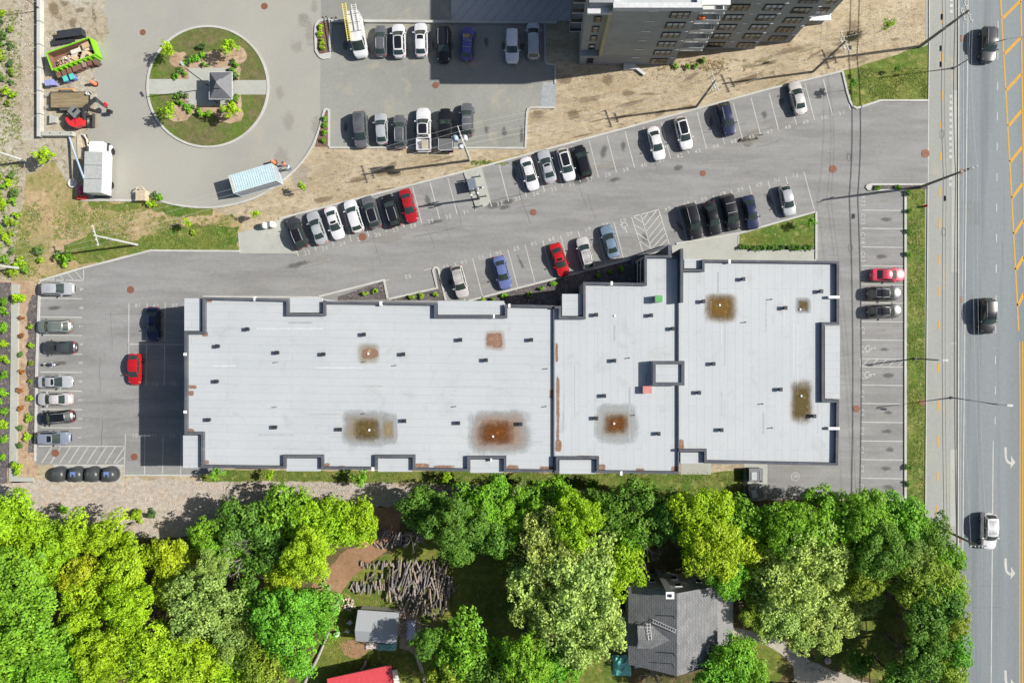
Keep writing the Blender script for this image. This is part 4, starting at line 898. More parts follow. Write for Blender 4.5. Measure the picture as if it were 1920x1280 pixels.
    for s_, sg in enumerate((1, -1)):
        g = MB(); xf = h - .2
        vs = [(h - .1, sg * wid(h - .1) * .93, zf - .03), (h - .42, sg * wid(h - .42) * .985, zf + .03), (h - .46, sg * wid(h - .46) * .78, top(h - .46) + .012), (h - .12, sg * wid(h - .12) * .6, top(h - .12) - .06)]
        vs = [Vector(v) + Vector((.01, sg * .012, .012)) for v in vs]; lo = [v - Vector((.02, sg * .03, .08)) for v in vs]
        g.add(vs + lo, [(0, 1, 2, 3), (0, 4, 5, 1), (1, 5, 6, 2), (2, 6, 7, 3), (3, 7, 4, 0)]); D['headlight%d' % s_] = g.mesh('headlight', [M['lamp_clear']])
        g = MB(); zt = (p['zt'] if p['tail'] != 2 else 1.05) - .14
        if t == 'pickup':
            g.box((-h + .06, sg * (w - .06), .85), (.16, .16, .4))
        else:
            vs = [(-h + .02, sg * wid(-h + .02) * .98, zt - .02), (-h + .26, sg * wid(-h + .26) * .99, zt + .03), (-h + .24, sg * wid(-h + .24) * .93, zt + .09), (-h + .03, sg * wid(-h + .03) * .8, zt + .05)]
            vs = [Vector(v) + Vector((-.02, sg * .012, .016)) for v in vs]; lo = [v - Vector((-.03, sg * .03, .16)) for v in vs]
            g.add(vs + lo, [(0, 1, 2, 3), (0, 4, 5, 1), (1, 5, 6, 2), (2, 6, 7, 3), (3, 7, 4, 0)])
        D['taillight%d' % s_] = g.mesh('taillight', [M['lamp_red']])
        g = MB(); g.box((p['xa'] - .35, sg * (w + .09), p['zc'] + .05), (.14, .2, .14)); g.box((p['xa'] - .33, sg * (w - .02), p['zc'] - .02), (.07, .12, .05)); D['mirror%d' % s_] = g.mesh('door_mirror', [M['car_paint']])
        g = MB(); g.tube([patch(1, 2, .1, sg * .88) + Vector((0, 0, .01)), patch(1, 2, .25, sg * .88) + Vector((0, 0, .06)), patch(1, 2, 1, sg * .88) + Vector((0, 0, .06)), patch(2, 3, .8, sg * .88) + Vector((0, 0, .06)), patch(2, 3, .96, sg * .88)], .022, 5); D['rail%d' % s_] = g.mesh('roof_rail', [M['steel']])
    g = MB()
    for u, i, j in ((.35, 1, 2), (.35, 2, 3)):
        a, c = patch(i, j, u, -.92), patch(i, j, u, .92); g.tube([a + Vector((0, 0, .03)), a + Vector((0, .04, .08)), c + Vector((0, -.04, .08)), c + Vector((0, 0, .03))], .03, 5)
    D['bars'] = g.mesh('crossbar', [M['steel']])
    g = MB(); g.box((h - .03, 0, .48), (.1, Wd * .5, .22)); D['grille'] = g.mesh('grille', [M['black']])
    g = MB(); g.box((-h + .0, 0, .68), (.05, .36, .14)); D['plate'] = g.mesh('licence_plate', [flat('plate', (.6, .6, .62))])
    # a seam line and wiper pair on the scuttle
    g = MB()
    for sg in (-.55, .1):
        a, c = patch(0, 1, .04, sg), patch(0, 1, .16, sg + .5); g.tube([a + Vector((0, 0, .03)), c + Vector((0, 0, .03))], .012, 4)
    D['wiper'] = g.mesh('wiper', [M['black']])
    MESH[t] = D; return D
PAINT = {'white': (.74, .74, .75), 'silver': (.42, .44, .46), 'grey': (.13, .135, .145), 'dark': (.05, .053, .058), 'black': (.013, .013, .015), 'red': (.40, .014, .022), 'bright_red': (.50, .012, .016), 'pink_red': (.6, .05, .09),
    'navy': (.02, .027, .07), 'purple': (.09, .085, .30), 'blue': (.14, .18, .40), 'steel_blue': (.17, .24, .33), 'green_grey': (.17, .2, .18), 'pearl': (.55, .53, .52), 'blue_grey': (.24, .27, .34)}
def car(t, px, py, head, col, label, cat='car', opts=(), group=None, name='parked_car', zc=.75):
    D = car_meshes(t); p = SPEC[t]; c = W(px, py, zc)
    r = empty(name, (c.x, c.y, .02), rz_img(head)); tag(r, label, cat, group)
    colr = PAINT[col] + (1,)
    def P(me, nm, loc=(0, 0, 0), rot=(0, 0, 0), parent=None, color=colr): return inst(D[me] if isinstance(me, str) else me, nm, parent or r, loc, rot, color=color)
    P('body', 'body'); P('windshield', 'windshield'); P('rear_window', 'rear_window')
    for k in (0, 1):
        P('side_window%d' % k, 'side_window'); P('headlight%d' % k, 'headlight'); P('taillight%d' % k, 'taillight'); P('mirror%d' % k, 'door_mirror')
        if 'rails' in opts: P('rail%d' % k, 'roof_rail')
    wx = p['L'] * .5 - (.95 if t not in ('van', 'pickup') else 1.05); wy = p['W'] / 2 - .1
    for sx in (wx, -wx + (.1 if t == 'sedan' else 0)):
        for sg in (1, -1):
            wh = P('wheel', 'wheel', (sx, sg * wy, D['wr']), (0, 0, 0 if sg > 0 else math.pi)); inst(D['rim'], 'rim', wh)
    if 'sun' in opts: P('sunroof', 'sunroof')
    if 'pano' in opts: P('pano', 'sunroof')
    if 'bars' in opts: P('bars', 'crossbar', color=(.7, .7, .7, 1))
    P('grille', 'grille'); P('wiper', 'wiper')
    if t != 'van': P('plate', 'licence_plate')
    if 'ribs' in opts:
        g = MB()
        for q in range(-3, 4): g.box((lerp(p['xb'], p['xc'], .52), q * .155, p['zr'] + .045 - abs(q) * .009), ((p['xb'] - p['xc']) * .86, .03, .03))
        P(g.mesh('roof_ribs', [M['car_paint']]), 'roof_rib')
    return r
U = 'cars in the upper lot'; LN = 'cars in the long parking lot'; WE = 'cars in the west stalls'
r = car('van', 670, 66, 81, 'white', 'white high roofed van carrying yellow ladders beside the planted island', 'van', (), None, 'work_van', 1.3)
def ladder(x, y, L, w, n, m):
    mb = MB()
    for s_ in (-w / 2, w / 2): mb.box((x, y + s_, 0), (L, .07, .09))
    for i in range(n): mb.box((x - L / 2 + (i + .5) * L / n, y, 0), (.05, w, .04))
    return mb
rk = MB()
for x in (-2.3, -1.1, .1): rk.box((x, 0, 2.76), (.06, 1.85, .06)); rk.box((x, .9, 2.7), (.06, .05, .12)); rk.box((x, -.9, 2.7), (.06, .05, .12))
rk.build('roof_rack', flat('rack_grey', (.3, .3, .32)), r)
VAN = r
for (x, y, L, w, n, m, lab) in ((-1.25, -.85, 5.2, .5, 17, flat('ladder_yellow', (.72, .6, .12)), 'long yellow ladder on the side of the white van roof'), (-1.75, .42, 3.6, .62, 13, flat('ladder_alu', (.62, .62, .56)), 'shorter silver ladder lying on the white van roof')):
    o = ladder(x, y, L, w, n, m).build('ladder', m); o.location = (VAN.location.x, VAN.location.y, 2.86); o.rotation_euler = VAN.rotation_euler; tag(o, lab, 'ladder', 'ladders on the van')
car('hatch', 714, 77, -91, 'grey', 'dark grey car beside the white van with ladders', opts=('rails',), group=U)
car('suv', 748, 77, -92, 'white', 'white car with full black glass roof parked second from the van', opts=('pano',), group=U)
car('suv', 789.5, 75, -91, 'white', 'white car with a short sunroof at the edge of the building shadow', opts=('sun',), group=U)
car('bigsuv', 832, 84, 90, 'black', 'black car half in the corner of the building shadow', opts=('rails',), group=U)
car('suv', 877, 82, -86, 'purple', 'purple blue car with pale roof bars in the building shadow', opts=('bars',), group=U)
car('bigsuv', 960.5, 86, 90, 'white', 'white car standing alone in the building shadow', group=U)
car('minivan', 1000, 77, -91, 'silver', 'silver grey minivan in deep shadow at the end of its row', 'minivan', ('rails',), U)
car('minivan', 676, 243, 86, 'grey', 'dark grey minivan with ribbed roof nearest the lower planted island', 'minivan', ('ribs',), U)
car('hatch', 715, 241, -94, 'silver', 'silver car between the grey minivan and dark grey car with roof rails', group=U)
car('suv', 750, 247, -91, 'grey', 'dark grey car with ribbed roof rails between silver car and white pickup', opts=('rails', 'ribs'), group=U)
r = car('pickup', 794.5, 243, -91, 'white', 'white pickup truck with open bed carrying a plank crate', 'pickup truck', ('pano',), U, 'parked_pickup')
b = MB(); b.box((-2.2, -.18, 1.0), (1.3, .95, .3))
for i in range(6): b.box((-2.2, -.56 + i * .15, 1.17), (1.32, .12, .05))
o = b.build('plank_crate', flat('pale_plank', (.42, .38, .3))); o.location = r.location; o.rotation_euler = r.rotation_euler; tag(o, 'pale plank crate lying in the bed of the white pickup', 'crate')
r = car('pickup', 836, 244, -91, 'black', 'black pickup truck with a grey cover over its bed', 'pickup truck', ('sun', 'ribs'), U, 'parked_pickup')
b = MB(); b.box((-2.1, 0, 1.255), (1.52, 1.78, .05)); b.build('bed_cover', flat('tonneau', (.11, .115, .12), rough=.8), r)
b = MB(); b.box((-2.92, 0, 1.15), (.1, 1.85, .16)); b.box((-2.1, .97, 1.25), (1.6, .08, .06)); b.box((-2.1, -.97, 1.25), (1.6, .08, .06)); b.build('bed_trim', flat('trim_grey', (.4, .4, .42)), r)
car('suv', 876, 225, -90, 'grey', 'dark grey car with two pale roof bars behind the transformer pole', opts=('bars',), group=U)
for t, x, y, hd, col, lab, opts in (
    ('suv', 557, 436, -112, 'dark', 'black roofed dark car beside the concrete apron at stall 22', ('pano', 'rails')), ('sedan', 594, 427, -110, 'silver', 'silver saloon in stall 23 between dark car and white saloon', ()),
    ('sedan', 627, 418, 72, 'white', 'white saloon with small sunroof in stall 24', ('sun',)), ('suv', 663.5, 405, -108, 'white', 'plain white car with no sunroof in stall 25', ()),
    ('suv', 697, 398, -107, 'grey', 'grey car with black glass roof in stall 26', ('pano', 'rails')), ('suv', 734, 395, -107, 'black', 'black car beside the red saloon in stall 27', ('pano', 'rails')),
    ('sedan', 766, 386, 75, 'red', 'red saloon at the end of the row beside empty stalls 29 to 31', ()),
    ('sedan', 993, 326, 74, 'white', 'white saloon in stall 34 nearest the transformer pad', ()), ('sedan', 1025.5, 312, -106, 'silver', 'silver car with small sunroof in stall 35', ('sun',)),
    ('suv', 1061.5, 309, 75, 'white', 'white car with black glass roof in stall 36 beside black car', ('pano',)), ('suv', 1092, 303, -106, 'black', 'black car at the end of a row of four beside empty stall 38', ('pano',)),
    ('sedan', 1230.5, 269, 76, 'white', 'white saloon between empty stalls 40 and 42', ()), ('suv', 1281.5, 250, 76, 'white', 'white car with black glass roof in stall 43 beside sand bank', ('pano',)),
    ('suv', 1362.5, 223, 77, 'navy', 'dark navy car parked alone at stall 45 beside the sand bank', ('rails',)), ('sedan', 1495.5, 183, -103, 'pearl', 'pearl white saloon parked near the grass corner at stall 48', ()),
    ('suv', 861.5, 528, 76, 'pearl', 'pale silver car in stall 53 beside the narrow kerb island', ('rails', 'ribs')), ('sedan', 942, 511, 76, 'blue', 'blue saloon parked between empty stalls 54 and 57', ()),
    ('sedan', 1049, 487, 72, 'bright_red', 'red saloon with sunroof between empty stalls in front of the white roof', ('sun',)), ('suv', 1097.5, 475, -104, 'pearl', 'silver beige car with ribbed roof beside the red saloon', ('rails', 'ribs')),
    ('sedan', 1143.5, 453, -106, 'steel_blue', 'blue grey saloon beside the wheelchair bay', ()), ('bigsuv', 1299.5, 415, 76, 'black', 'black car nearest the chevron hatched bay', ('rails',)),
    ('sedan', 1336, 409, 76, 'black', 'black low saloon second in the row of four dark cars', ()), ('minivan', 1369, 398, 77, 'black', 'long black minivan third in the row of four dark cars', ('bars',)),
    ('sedan', 1408, 398, 78, 'navy', 'navy saloon at the lawn end of the row of four dark cars', ()), ('hatch', 1476, 376, 78, 'silver', 'silver white car with dark tail parked above the small lawn', ()),
    ('sedan', 1664.5, 515, 0, 'pink_red', 'glossy red saloon in the C stalls beside the grass strip', ()), ('suv', 1657.5, 550, 0, 'dark', 'dark silver car with black roof directly below the glossy red saloon', ('pano', 'rails')), ('suv', 1658, 583.5, -2, 'dark', 'dark silver car with black roof lowest of the three in the C stalls', ('pano',)),
    ('sedan', 287.5, 607, 90, 'navy', 'dark navy saloon at stall 19 in the shadow beside the white roof', ('sun',)), ('hatch', 253, 692, 91, 'bright_red', 'bright red hatchback half in the building shadow', ())):
    if t == 'minivan': car(t, x, y, hd, col, lab, 'minivan', opts, LN)
    else: car(t, x, y, hd, col, lab, 'car', opts, LN)
for t, x, y, hd, col, lab, opts in (
    ('suv', 107.5, 541, 0, 'silver', 'silver white car at the top of the west stalls below the hatched corner', ()), ('suv', 103, 612, 180, 'green_grey', 'green grey car beside the empty west stall 8', ('rails',)),
    ('sedan', 110.5, 651.5, 180, 'dark', 'black car with sunroof between the green grey car and the motorcycle', ('sun',)), ('sedan', 104, 715.5, 0, 'silver', 'silver saloon with black sunroof beside the motorcycle stall', ('sun',)),
    ('sedan', 102, 748, 180, 'pearl', 'pale silver saloon without sunroof in west stall 3', ()), ('suv', 107, 782.5, 175, 'black', 'black car parked slightly askew in west stall 2', ('sun', 'rails')), ('suv', 100.5, 821, 0, 'blue_grey', 'blue grey car with black sunroof beside the hatched area', ('sun',))):
    car(t, x, y, hd, col, lab, 'car', opts, WE)
car('bigsuv', 1852, 84, 92, 'dark', 'dark grey car driving at the top of the main road', opts=('rails',), name='moving_car'); car('bigsuv', 1850, 592, 91, 'black', 'black car driving in the middle of the main road', opts=('rails',), name='moving_car')
car('bigsuv', 1853, 995, 91, 'white', 'white car driving near the bottom of the main road', opts=('ribs',), name='moving_car')
car('bigsuv', 1474, 1295, 2, 'white', 'white car on the gravel driveway at the bottom edge')
# motorcycle
mc = empty('motorcycle', W(101, 683), 0); tag(mc, 'small dark and white motorcycle in the west stalls', 'motorcycle')
for x in (-.68, .7):
    b = MB(); b.tube([(x + .28 * math.cos(k * .4488), 0, .31 + .28 * math.sin(k * .4488)) for k in range(15)], .06, 6); b.build('wheel', M['rubber'], mc)
b = MB(); b.tube([(-.68, 0, .4), (-.2, 0, .5), (.3, 0, .5), (.62, 0, .85)], [.09, .2, .2, .08], 8); b.tube([(-.1, 0, .75), (.12, 0, .86), (.42, 0, .8)], [.1, .2, .12], 8); b.build('body', flat('moto_blue', (.03, .04, .12)), mc, True)
b = MB(); b.tube([(-.78, 0, .8), (-.4, 0, .76), (-.05, 0, .72)], [.08, .17, .12], 8); b.build('seat', M['black'], mc, True)
b = MB(); b.tube([(.35, -.4, 1.0), (.5, -.2, 1.02), (.52, .2, 1.02), (.35, .4, 1.0)], .03, 6); b.tube([(.7, 0, .31), (.5, 0, 1.0)], .05, 6); b.build('handlebar', M['steel'], mc)
b = MB(); b.lathe((.68, 0, .78), [(.06, 0), (.14, .08), (.1, .22), (.03, .26)], 10); b.box((-.85, 0, .62), (.34, .34, .2)); b.build('fairing', M['white'], mc, True)
# ---------------------------------------------------------------- building site in the corner
sk = empty('skip_container', W(134, 101.5, 1.5).xy.to_3d(), rz_img(-20)); tag(sk, 'bright green ribbed open skip filled with waste', 'skip')
GRN = flat('skip_green', (.2, .5, .02), rough=.5, grain=.12); RUST = flat('skip_rust', (.2, .11, .07), rough=.9, grain=.35)
b = MB(); Lk, Wk, hk = 6.4, 2.45, 1.55
b.strip([(-Lk / 2, -Wk / 2), (Lk / 2, -Wk / 2), (Lk / 2, Wk / 2), (-Lk / 2, Wk / 2)], .08, .15, hk, True); b.box((0, 0, .2), (Lk - .1, Wk - .1, .08), m=1)
b.strip([(-Lk / 2 + .06, -Wk / 2 + .06), (Lk / 2 - .06, -Wk / 2 + .06), (Lk / 2 - .06, Wk / 2 - .06), (-Lk / 2 + .06, Wk / 2 - .06)], .02, .2, hk - .1, True, m=1)
b.build('body', [GRN, RUST], sk)
b = MB(); b.strip([(-Lk / 2, -Wk / 2), (Lk / 2, -Wk / 2), (Lk / 2, Wk / 2), (-Lk / 2, Wk / 2)], .16, hk, hk + .1, True); b.build('rim', GRN, sk)
for sy in (-1, 1):
    for i in range(9): b = MB(); b.box((-2.85 + i * .71, sy * (Wk / 2 + .12), .82), (.16, .2, 1.4)); b.build('rib', GRN, sk)
def pile(name, c, rx, ry, h, mats, n, seed, size=.3):
    r = random.Random(seed); mb = MB()
    for i in range(n):
        a, q = r.uniform(0, 6.283), r.random() ** .5
        x, y = rx * q * math.cos(a), ry * q * math.sin(a); z = h * (1 - q * q) * r.random()
        Mx = Matrix.Translation((c[0] + x, c[1] + y, c[2] + z)) @ Euler((r.uniform(-.6, .6), r.uniform(-.6, .6), r.uniform(0, 3.1))).to_matrix().to_4x4()
        mb.box((0, 0, 0), (size * r.uniform(.5, 1.6), size * r.uniform(.4, 1.1), size * r.uniform(.15, .6)), 0, r.randrange(len(mats)), Mx)
    return mb.build(name, mats)
KR = [flat('rubble_a', (.5, .42, .32)), flat('rubble_b', (.6, .55, .48)), flat('rubble_c', (.3, .27, .24)), flat('rubble_d', (.42, .2, .12))]
o = pile('rubble', (0, 0, 0), 1.3, .8, .5, KR, 130, 2, .22); o.location = sk.matrix_basis @ Vector((-1.5, -.3, .65)); o.rotation_euler = sk.rotation_euler
tag(o, 'heap of broken rubble at the lower end inside the green skip', 'rubble', None, 'stuff')
rr = random.Random(5)
for i in range(11):
    b = MB(); b.box((0, 0, 0), (rr.uniform(.9, 1.7), rr.uniform(.4, .9), .05)); o = b.build('waste_board', flat('board_%d' % (i % 4), ((.55, .42, .26), (.6, .5, .36), (.5, .36, .22), (.62, .58, .5))[i % 4]))
    o.location = sk.matrix_basis @ Vector((rr.uniform(-.3, 2.3), rr.uniform(-.7, .7), .75 + i * .05)); o.rotation_euler = (rr.uniform(-.15, .15), rr.uniform(-.15, .15), sk.rotation_euler.z + rr.uniform(-.9, .9)); tag(o, 'tan waste board lying on the pile inside the green skip', 'board', 'boards in the skip')
bin_b = MB(); bin_b.prism([(-.26, -.28), (.26, -.28), (.26, .3), (-.26, .3)], .1, .98)
lid_b = MB(); lid_b.box((0, .02, 1.01), (.62, .74, .07)); lid_b.box((0, -.36, 1.0), (.56, .08, .06)); BINB = bin_b.mesh('bin_body', [M['tinted']]); BINL = lid_b.mesh('bin_lid', [M['tinted']])
wl = MB(); wl.tube([(-.3, .3, .12), (.3, .3, .12)], .12, 10); BINW = wl.mesh('bin_wheels', [M['rubber']])
def bin_(px, py, rz, cb, cl, label, group):
    r = empty('wheeled_bin', W(px, py, .5).xy.to_3d(), rz); tag(r, label, 'wheeled bin', group)
    inst(BINB, 'bin_body', r, color=cb + (1,)); inst(BINL, 'lid', r, color=cl + (1,)); inst(BINW, 'wheel', r)
BR = (.2, .1, .07)
names = ('nearest the low wall', 'second from the low wall', 'third from the low wall behind the blue bins', 'fourth from the low wall behind the blue bins', 'fifth from the low wall', 'third from the far end', 'second from the far end', 'farthest from the low wall')
for i, (x, y) in enumerate(((115, 143), (125, 139.5), (134.5, 135.5), (144.5, 131.5), (152.5, 128), (162, 123.5), (172, 120), (183.5, 118.5))):
    c = (BR, (.17, .095, .075), (.2, .1, .07), (.19, .1, .08), (.18, .1, .07), (.26, .19, .17), (.2, .09, .07), (.16, .1, .08))[i]
    bin_(x, y, R(20) + (i == 7) * .3, c, c, 'brown wheeled bin beside the green skip, ' + names[i], 'brown bins along the skip')
bin_(127, 150, R(22), (.17, .2, .5), (.08, .5, .42), 'blue bin with teal lid nearest the low wall, below the brown bins', 'blue bins by the skip'); bin_(139, 146, R(22), (.17, .2, .5), (.08, .5, .42), 'blue bin with teal lid farther from the low wall', 'blue bins by the skip')
bin_(93, 158, R(8), (.2, .22, .46), (.27, .29, .55), 'lavender blue bin tight against the low wall', 'blue bins by the skip'); bin_(102, 157, R(2), (.2, .22, .46), (.27, .29, .55), 'lavender blue bin second from the low wall', 'blue bins by the skip')
b = MB(); b.box((0, 0, .5), (3.4, 1.0, .9)); b.box((0, 0, .97), (3.45, 1.06, .08)); 
for i in range(4): b.box((-1.2 + i * .8, -.53, .5), (.08, .06, .8))
o = b.build('tipping_bin', flat('dark_bin', (.03, .033, .04))); o.location = W(139, 68); o.rotation_euler = (0, 0, R(8)); tag(o, 'long black metal bin behind the green skip', 'metal bin'); o = copy_tree(o); o.location = W(121, 79); o.rotation_euler = (0, 0, R(10)); o['label'] = 'low dark metal tray between the black bin and the green skip'; o.scale = (.9, .8, .4)
dm = MB(); dm.lathe((0, 0, 0), [(.42, 0), (.42, .09), (.3, .1)], 12, 1); dm.lathe((0, 0, .1), [(.29, 0), (.28, .35), (.25, .36), (.24, .7), (.2, .72), (.19, 1.05), (.08, 1.1), (.05, 1.16)], 14, 0)
for x, y, lab in ((179, 158, 'orange traffic drum on the dusty ground near the blue bins'), (515, 305.5, 'orange traffic drum at the corner of the pale container')):
    o = dm.build('traffic_drum', [flat('drum_orange', (.75, .2, .1)), M['rubber']]); o.location = W(x, y); tag(o, lab, 'traffic drum', 'orange traffic drums')
# flat trailer
tr = empty('flat_trailer', W(131, 188, .8).xy.to_3d(), 0); tag(tr, 'flat trailer with a worn plank deck and two ramps', 'trailer')
g = N('trailer_plank', .9, .2); br = g.n('ShaderNodeTexBrick'); br.inputs['Color1'].default_value = C(186, 168, 132); br.inputs['Color2'].default_value = C(168, 150, 116); br.inputs['Mortar'].default_value = C(120, 104, 80); br.inputs['Scale'].default_value = 1; br.inputs['Brick Width'].default_value = 5.5; br.inputs['Row Height'].default_value = .2; br.inputs['Mortar Size'].default_value = .012
g.l(g.pos(), br.inputs['Vector']); g.out(g.mix(1.0, br.outputs[0], g.ramp(g.noise(g.pos((1, 5, 1)), .8, 4), .3, .7, (.7, .7, .68, 1), (1.1, 1.1, 1.1, 1)), 'MULTIPLY'))
b = MB(); b.box((0, 0, .8), (5.3, 2.1, .08)); b.build('deck', g.m, tr)
b = MB(); b.strip([(-2.7, -1.1), (2.7, -1.1), (2.7, 1.1), (-2.7, 1.1)], .1, .66, .87, True); b.box((3.3, .1, .6), (1.2, .12, .14)); b.box((2.85, .9, .8), (.12, .12, .5)); b.build('frame', M['black'], tr)
for x in (-.9, -.1):
    for sy in (-1, 1): b = MB(); b.tube([(x, sy * 1.13, .38), (x, sy * 1.4, .38)], .38, 14); b.build('wheel', M['rubber'], tr)
for sy in (-1, 1): b = MB(); b.box((-.5, sy * 1.28, .82), (1.8, .34, .06)); b.build('mudguard', flat('guard', (.1, .1, .09)), tr)
for sy in (-.8, .85):
    b = MB(); 
    for s2 in (-.17, .17): b.box((-3.2, sy + s2, .5), (1.0, .05, .06), 0, 0, None)
    for i in range(6): b.box((-3.62 + i * .17, sy, .5), (.04, .34, .04))
    b.build('ramp', M['steel'], tr)
b = MB(); b.tube([(-.9, 0, .2), (.9, 0, .2)], .22, 10); b.box((0, 0, .35), (1.7, .3, .1)); o = b.build('orange_barrier', flat('barrier_orange', (.6, .28, .05))); o.location = W(128, 170.5); tag(o, 'orange plastic barrier lying behind the trailer', 'barrier')
b = MB(); b.lathe((0, 0, 0), [(.16, 0), (.2, .38), (.17, .38), (.14, .05)], 12); o = b.build('bucket', M['white']); o.location = W(165, 176, 1) .xy.to_3d() + Vector((0, 0, .84)); tag(o, 'white bucket standing on the corner of the trailer deck', 'bucket')
b = MB(); b.prism([(-.45, -.65), (.35, -.5), (.5, .3), (-.4, .7)], 0, .7); o = b.build('concrete_block', M['concrete'], bevel=.04); o.location = W(101, 224, .4).xy.to_3d(); tag(o, 'pale concrete block lying between excavator and low wall', 'concrete block')
# excavator
ex = empty('excavator', W(150, 225, .6).xy.to_3d(), 0); tag(ex, 'small red excavator with black boom folded over its cab', 'excavator')
for sy in (-.75, .75):
    b = MB(); pr = [(-1.05, .12), (-.85, 0), (.85, 0), (1.05, .12), (1.1, .35), (.9, .55), (-.9, .55), (-1.1, .35)]
    vs = [(x, sy + dy, z) for dy in (-.2, .2) for x, z in pr]; b.add(vs, [list(range(7, -1, -1)), list(range(8, 16))] + [(i, (i + 1) % 8, 8 + (i + 1) % 8, 8 + i) for i in range(8)])
    for i in range(9): b.box((-.9 + i * .225, sy, .57), (.1, .42, .04))
    b.build('track', M['rubber'], ex)
b = MB(); b.box((0, 0, .4), (1.5, 1.1, .35)); b.build('undercarriage', M['black'], ex)
b = MB(); b.box((1.75, 0, .35), (.1, 1.9, .55)); b.box((1.35, .35, .4), (.9, .1, .12)); b.box((1.35, -.35, .4), (.9, .1, .12)); b.build('dozer_blade', flat('blade_dark', (.05, .05, .05)), ex)
RED = flat('machine_red', (.55, .03, .035), rough=.4, coat=.3)
b = MB(); arc = [(.75, -.15), (.6, .2), (-.1, .25), (-.75, .2)] + [(-.95 + .0 - 0 * k, 0) for k in ()]
pts = [(.85, -.9), (.9, -.1), (.3, .2), (-.9, .25)] + [(-.15 + 1.35 * math.cos(R(a)), .3 + 1.55 * math.sin(R(a))) for a in range(190, 275, 14)]
b.prism(pts, .7, 1.45); b.box((.25, -.35, 1.5), (.7, .6, .12), .4); b.build('engine_cover', RED, ex, bevel=.08)
ca = MB(); ca.box((.22, .68, 1.2), (1.15, 1.15, 1.0), -.75); ca.build('cab', flat('cab_dark', (.03, .035, .035), rough=.3), ex)
ca = MB(); ca.box((.22, .68, 2.2), (1.3, 1.25, .1), -.75); ca.box((.34, .78, 2.26), (.3, .75, .03), -.75, 1)
for dx, dy in ((.75, .0), (-.75, .0), (0, .75), (0, -.75)): ca.box((.22 + dx, .68 + dy, 1.92), (.08, .08, .5))
ca.build('cab_roof', [flat('cab_grey', (.16, .17, .17)), M['black']], ex)
bm_ = MB(); k = flat('boom_dark', (.045, .045, .05), grain=.3)
def beam(mb, a, c, w, h): 
    a, c = Vector(a), Vector(c); d = c - a; q = d.to_track_quat('X', 'Z'); mb.box((0, 0, 0), (d.length, w, h), 0, 0, Matrix.Translation((a + c) / 2) @ q.to_matrix().to_4x4())
beam(bm_, (.95, -.1, 1.2), (1.35, 1.0, 2.0), .34, .4); beam(bm_, (1.3, .85, 1.95), (3.6, 2.35, 2.7), .3, .36); beam(bm_, (1.3, .4, 1.3), (2.4, 1.6, 2.2), .14, .14); bm_.build('boom', k, ex)
bm_ = MB(); beam(bm_, (3.45, 2.4, 2.75), (4.3, 1.4, 1.4), .24, .28); beam(bm_, (3.3, 2.1, 2.4), (4.0, 1.5, 1.8), .1, .1); bm_.build('stick', k, ex)
bm_ = MB(); bm_.box((4.15, 1.75, 1.62), (.5, .6, .3), -.8); bm_.build('coupler', RED, ex)
bk = MB(); bk.prism([(4.0, .9), (4.5, .8), (4.6, 1.25), (4.1, 1.35)], .55, 1.2); bk.build('bucket', M['black'], ex)
# low block walls
for i in range(7):
    b = MB(); b.box((0, 0, .4), (.5, 3.15, .8)); 
    o = b.build('barrier_block', M['kerb'], bevel=.03); o.location = W(79.5, -30 + i * 43 + 10) + Vector((0, 0, 0)); o.rotation_euler = (0, 0, rng.uniform(-.01, .01)); tag(o, 'long pale concrete barrier block standing end to end along the building site', 'barrier block', 'barrier blocks along the site')
for i in range(3):
    b = MB(); b.box((0, 0, .4), (1.42, .62, .8)); b.add([(.5, -.1, .803), (.62, .12, .803), (.38, .12, .803)], [(0, 1, 2)], 1)
    o = b.build('barrier_block', [M['concrete'], M['cable']], bevel=.03); o.location = W(94 + i * 19.6, 253.5); tag(o, 'short pale concrete block with a dark triangle in the row below the excavator', 'barrier block', 'short blocks below the excavator')
b = MB(); b.tube([W(130, 257, .25), W(137, 280, .9), W(157, 334, 3.0)], .13, 8); o = b.build('leaning_pipe', flat('pale_blue', (.35, .45, .55))); tag(o, 'pale blue pole leaning across to the white box truck', 'pole')
b = MB(); b.tube([W(150, 252, .1), W(158, 254, .35), W(163, 262, .4), W(165, 275, .3), W(164, 288, .06)], .11, 8); o = b.build('bent_hose', flat('pale_tube', (.6, .58, .52))); tag(o, 'curved pale pipe beside the cab of the box truck', 'pipe')
b = MB(); 
for i in range(5): b.box((-.35 + i * .16, 0, .1 + .02 * i), (.13, 3.2, .1), .04 * (i - 2))
o = b.build('timber_stack', flat('pale_timber', (.5, .44, .34))); o.location = W(151.5, 275); o.rotation_euler = (0, 0, .12); tag(o, 'stack of pale timber beside the box truck', 'timber')
b = MB(); b.tube([W(164.5, 252, .1), W(165.5, 274, .1)], .11, 6); o = b.build('fallen_post', flat('brown_post', (.2, .15, .1))); tag(o, 'short brown post lying beside the curved pipe', 'post')
# box truck
tk = empty('box_truck', W(198.5, 317.4), rz_img(-88.3)); tk.scale = (1, 1.08, .86); tag(tk, 'white box truck with grey box roof at the edge of the site', 'truck')
b = MB(); b.box((-1.05, 0, 1.95), (5.6, 2.35, 2.4)); b.build('box', flat('truck_white', (.74, .75, .77), rough=.4), tk, bevel=.04)
b = MB()
for i in range(3): b.box((-2.9 + i * 1.87, 0, 3.17), (1.84, 2.3, .04))
b.build('box_roof', flat('truck_roof', C(198, 201, 196)), tk)
for i in range(2): b = MB(); b.box((-1.97 + i * 1.87, 0, 3.2), (.04, 2.3, .05)); b.build('roof_seam', M['cable'], tk)
b = MB(); b.prism([(1.85, -1.05), (3.15, -1.05), (3.35, -.8), (3.35, .8), (3.15, 1.05), (1.85, 1.05)], .55, 2.35); b.build('cab', flat('truck_white', (1, 1, 1)), tk, bevel=.12)
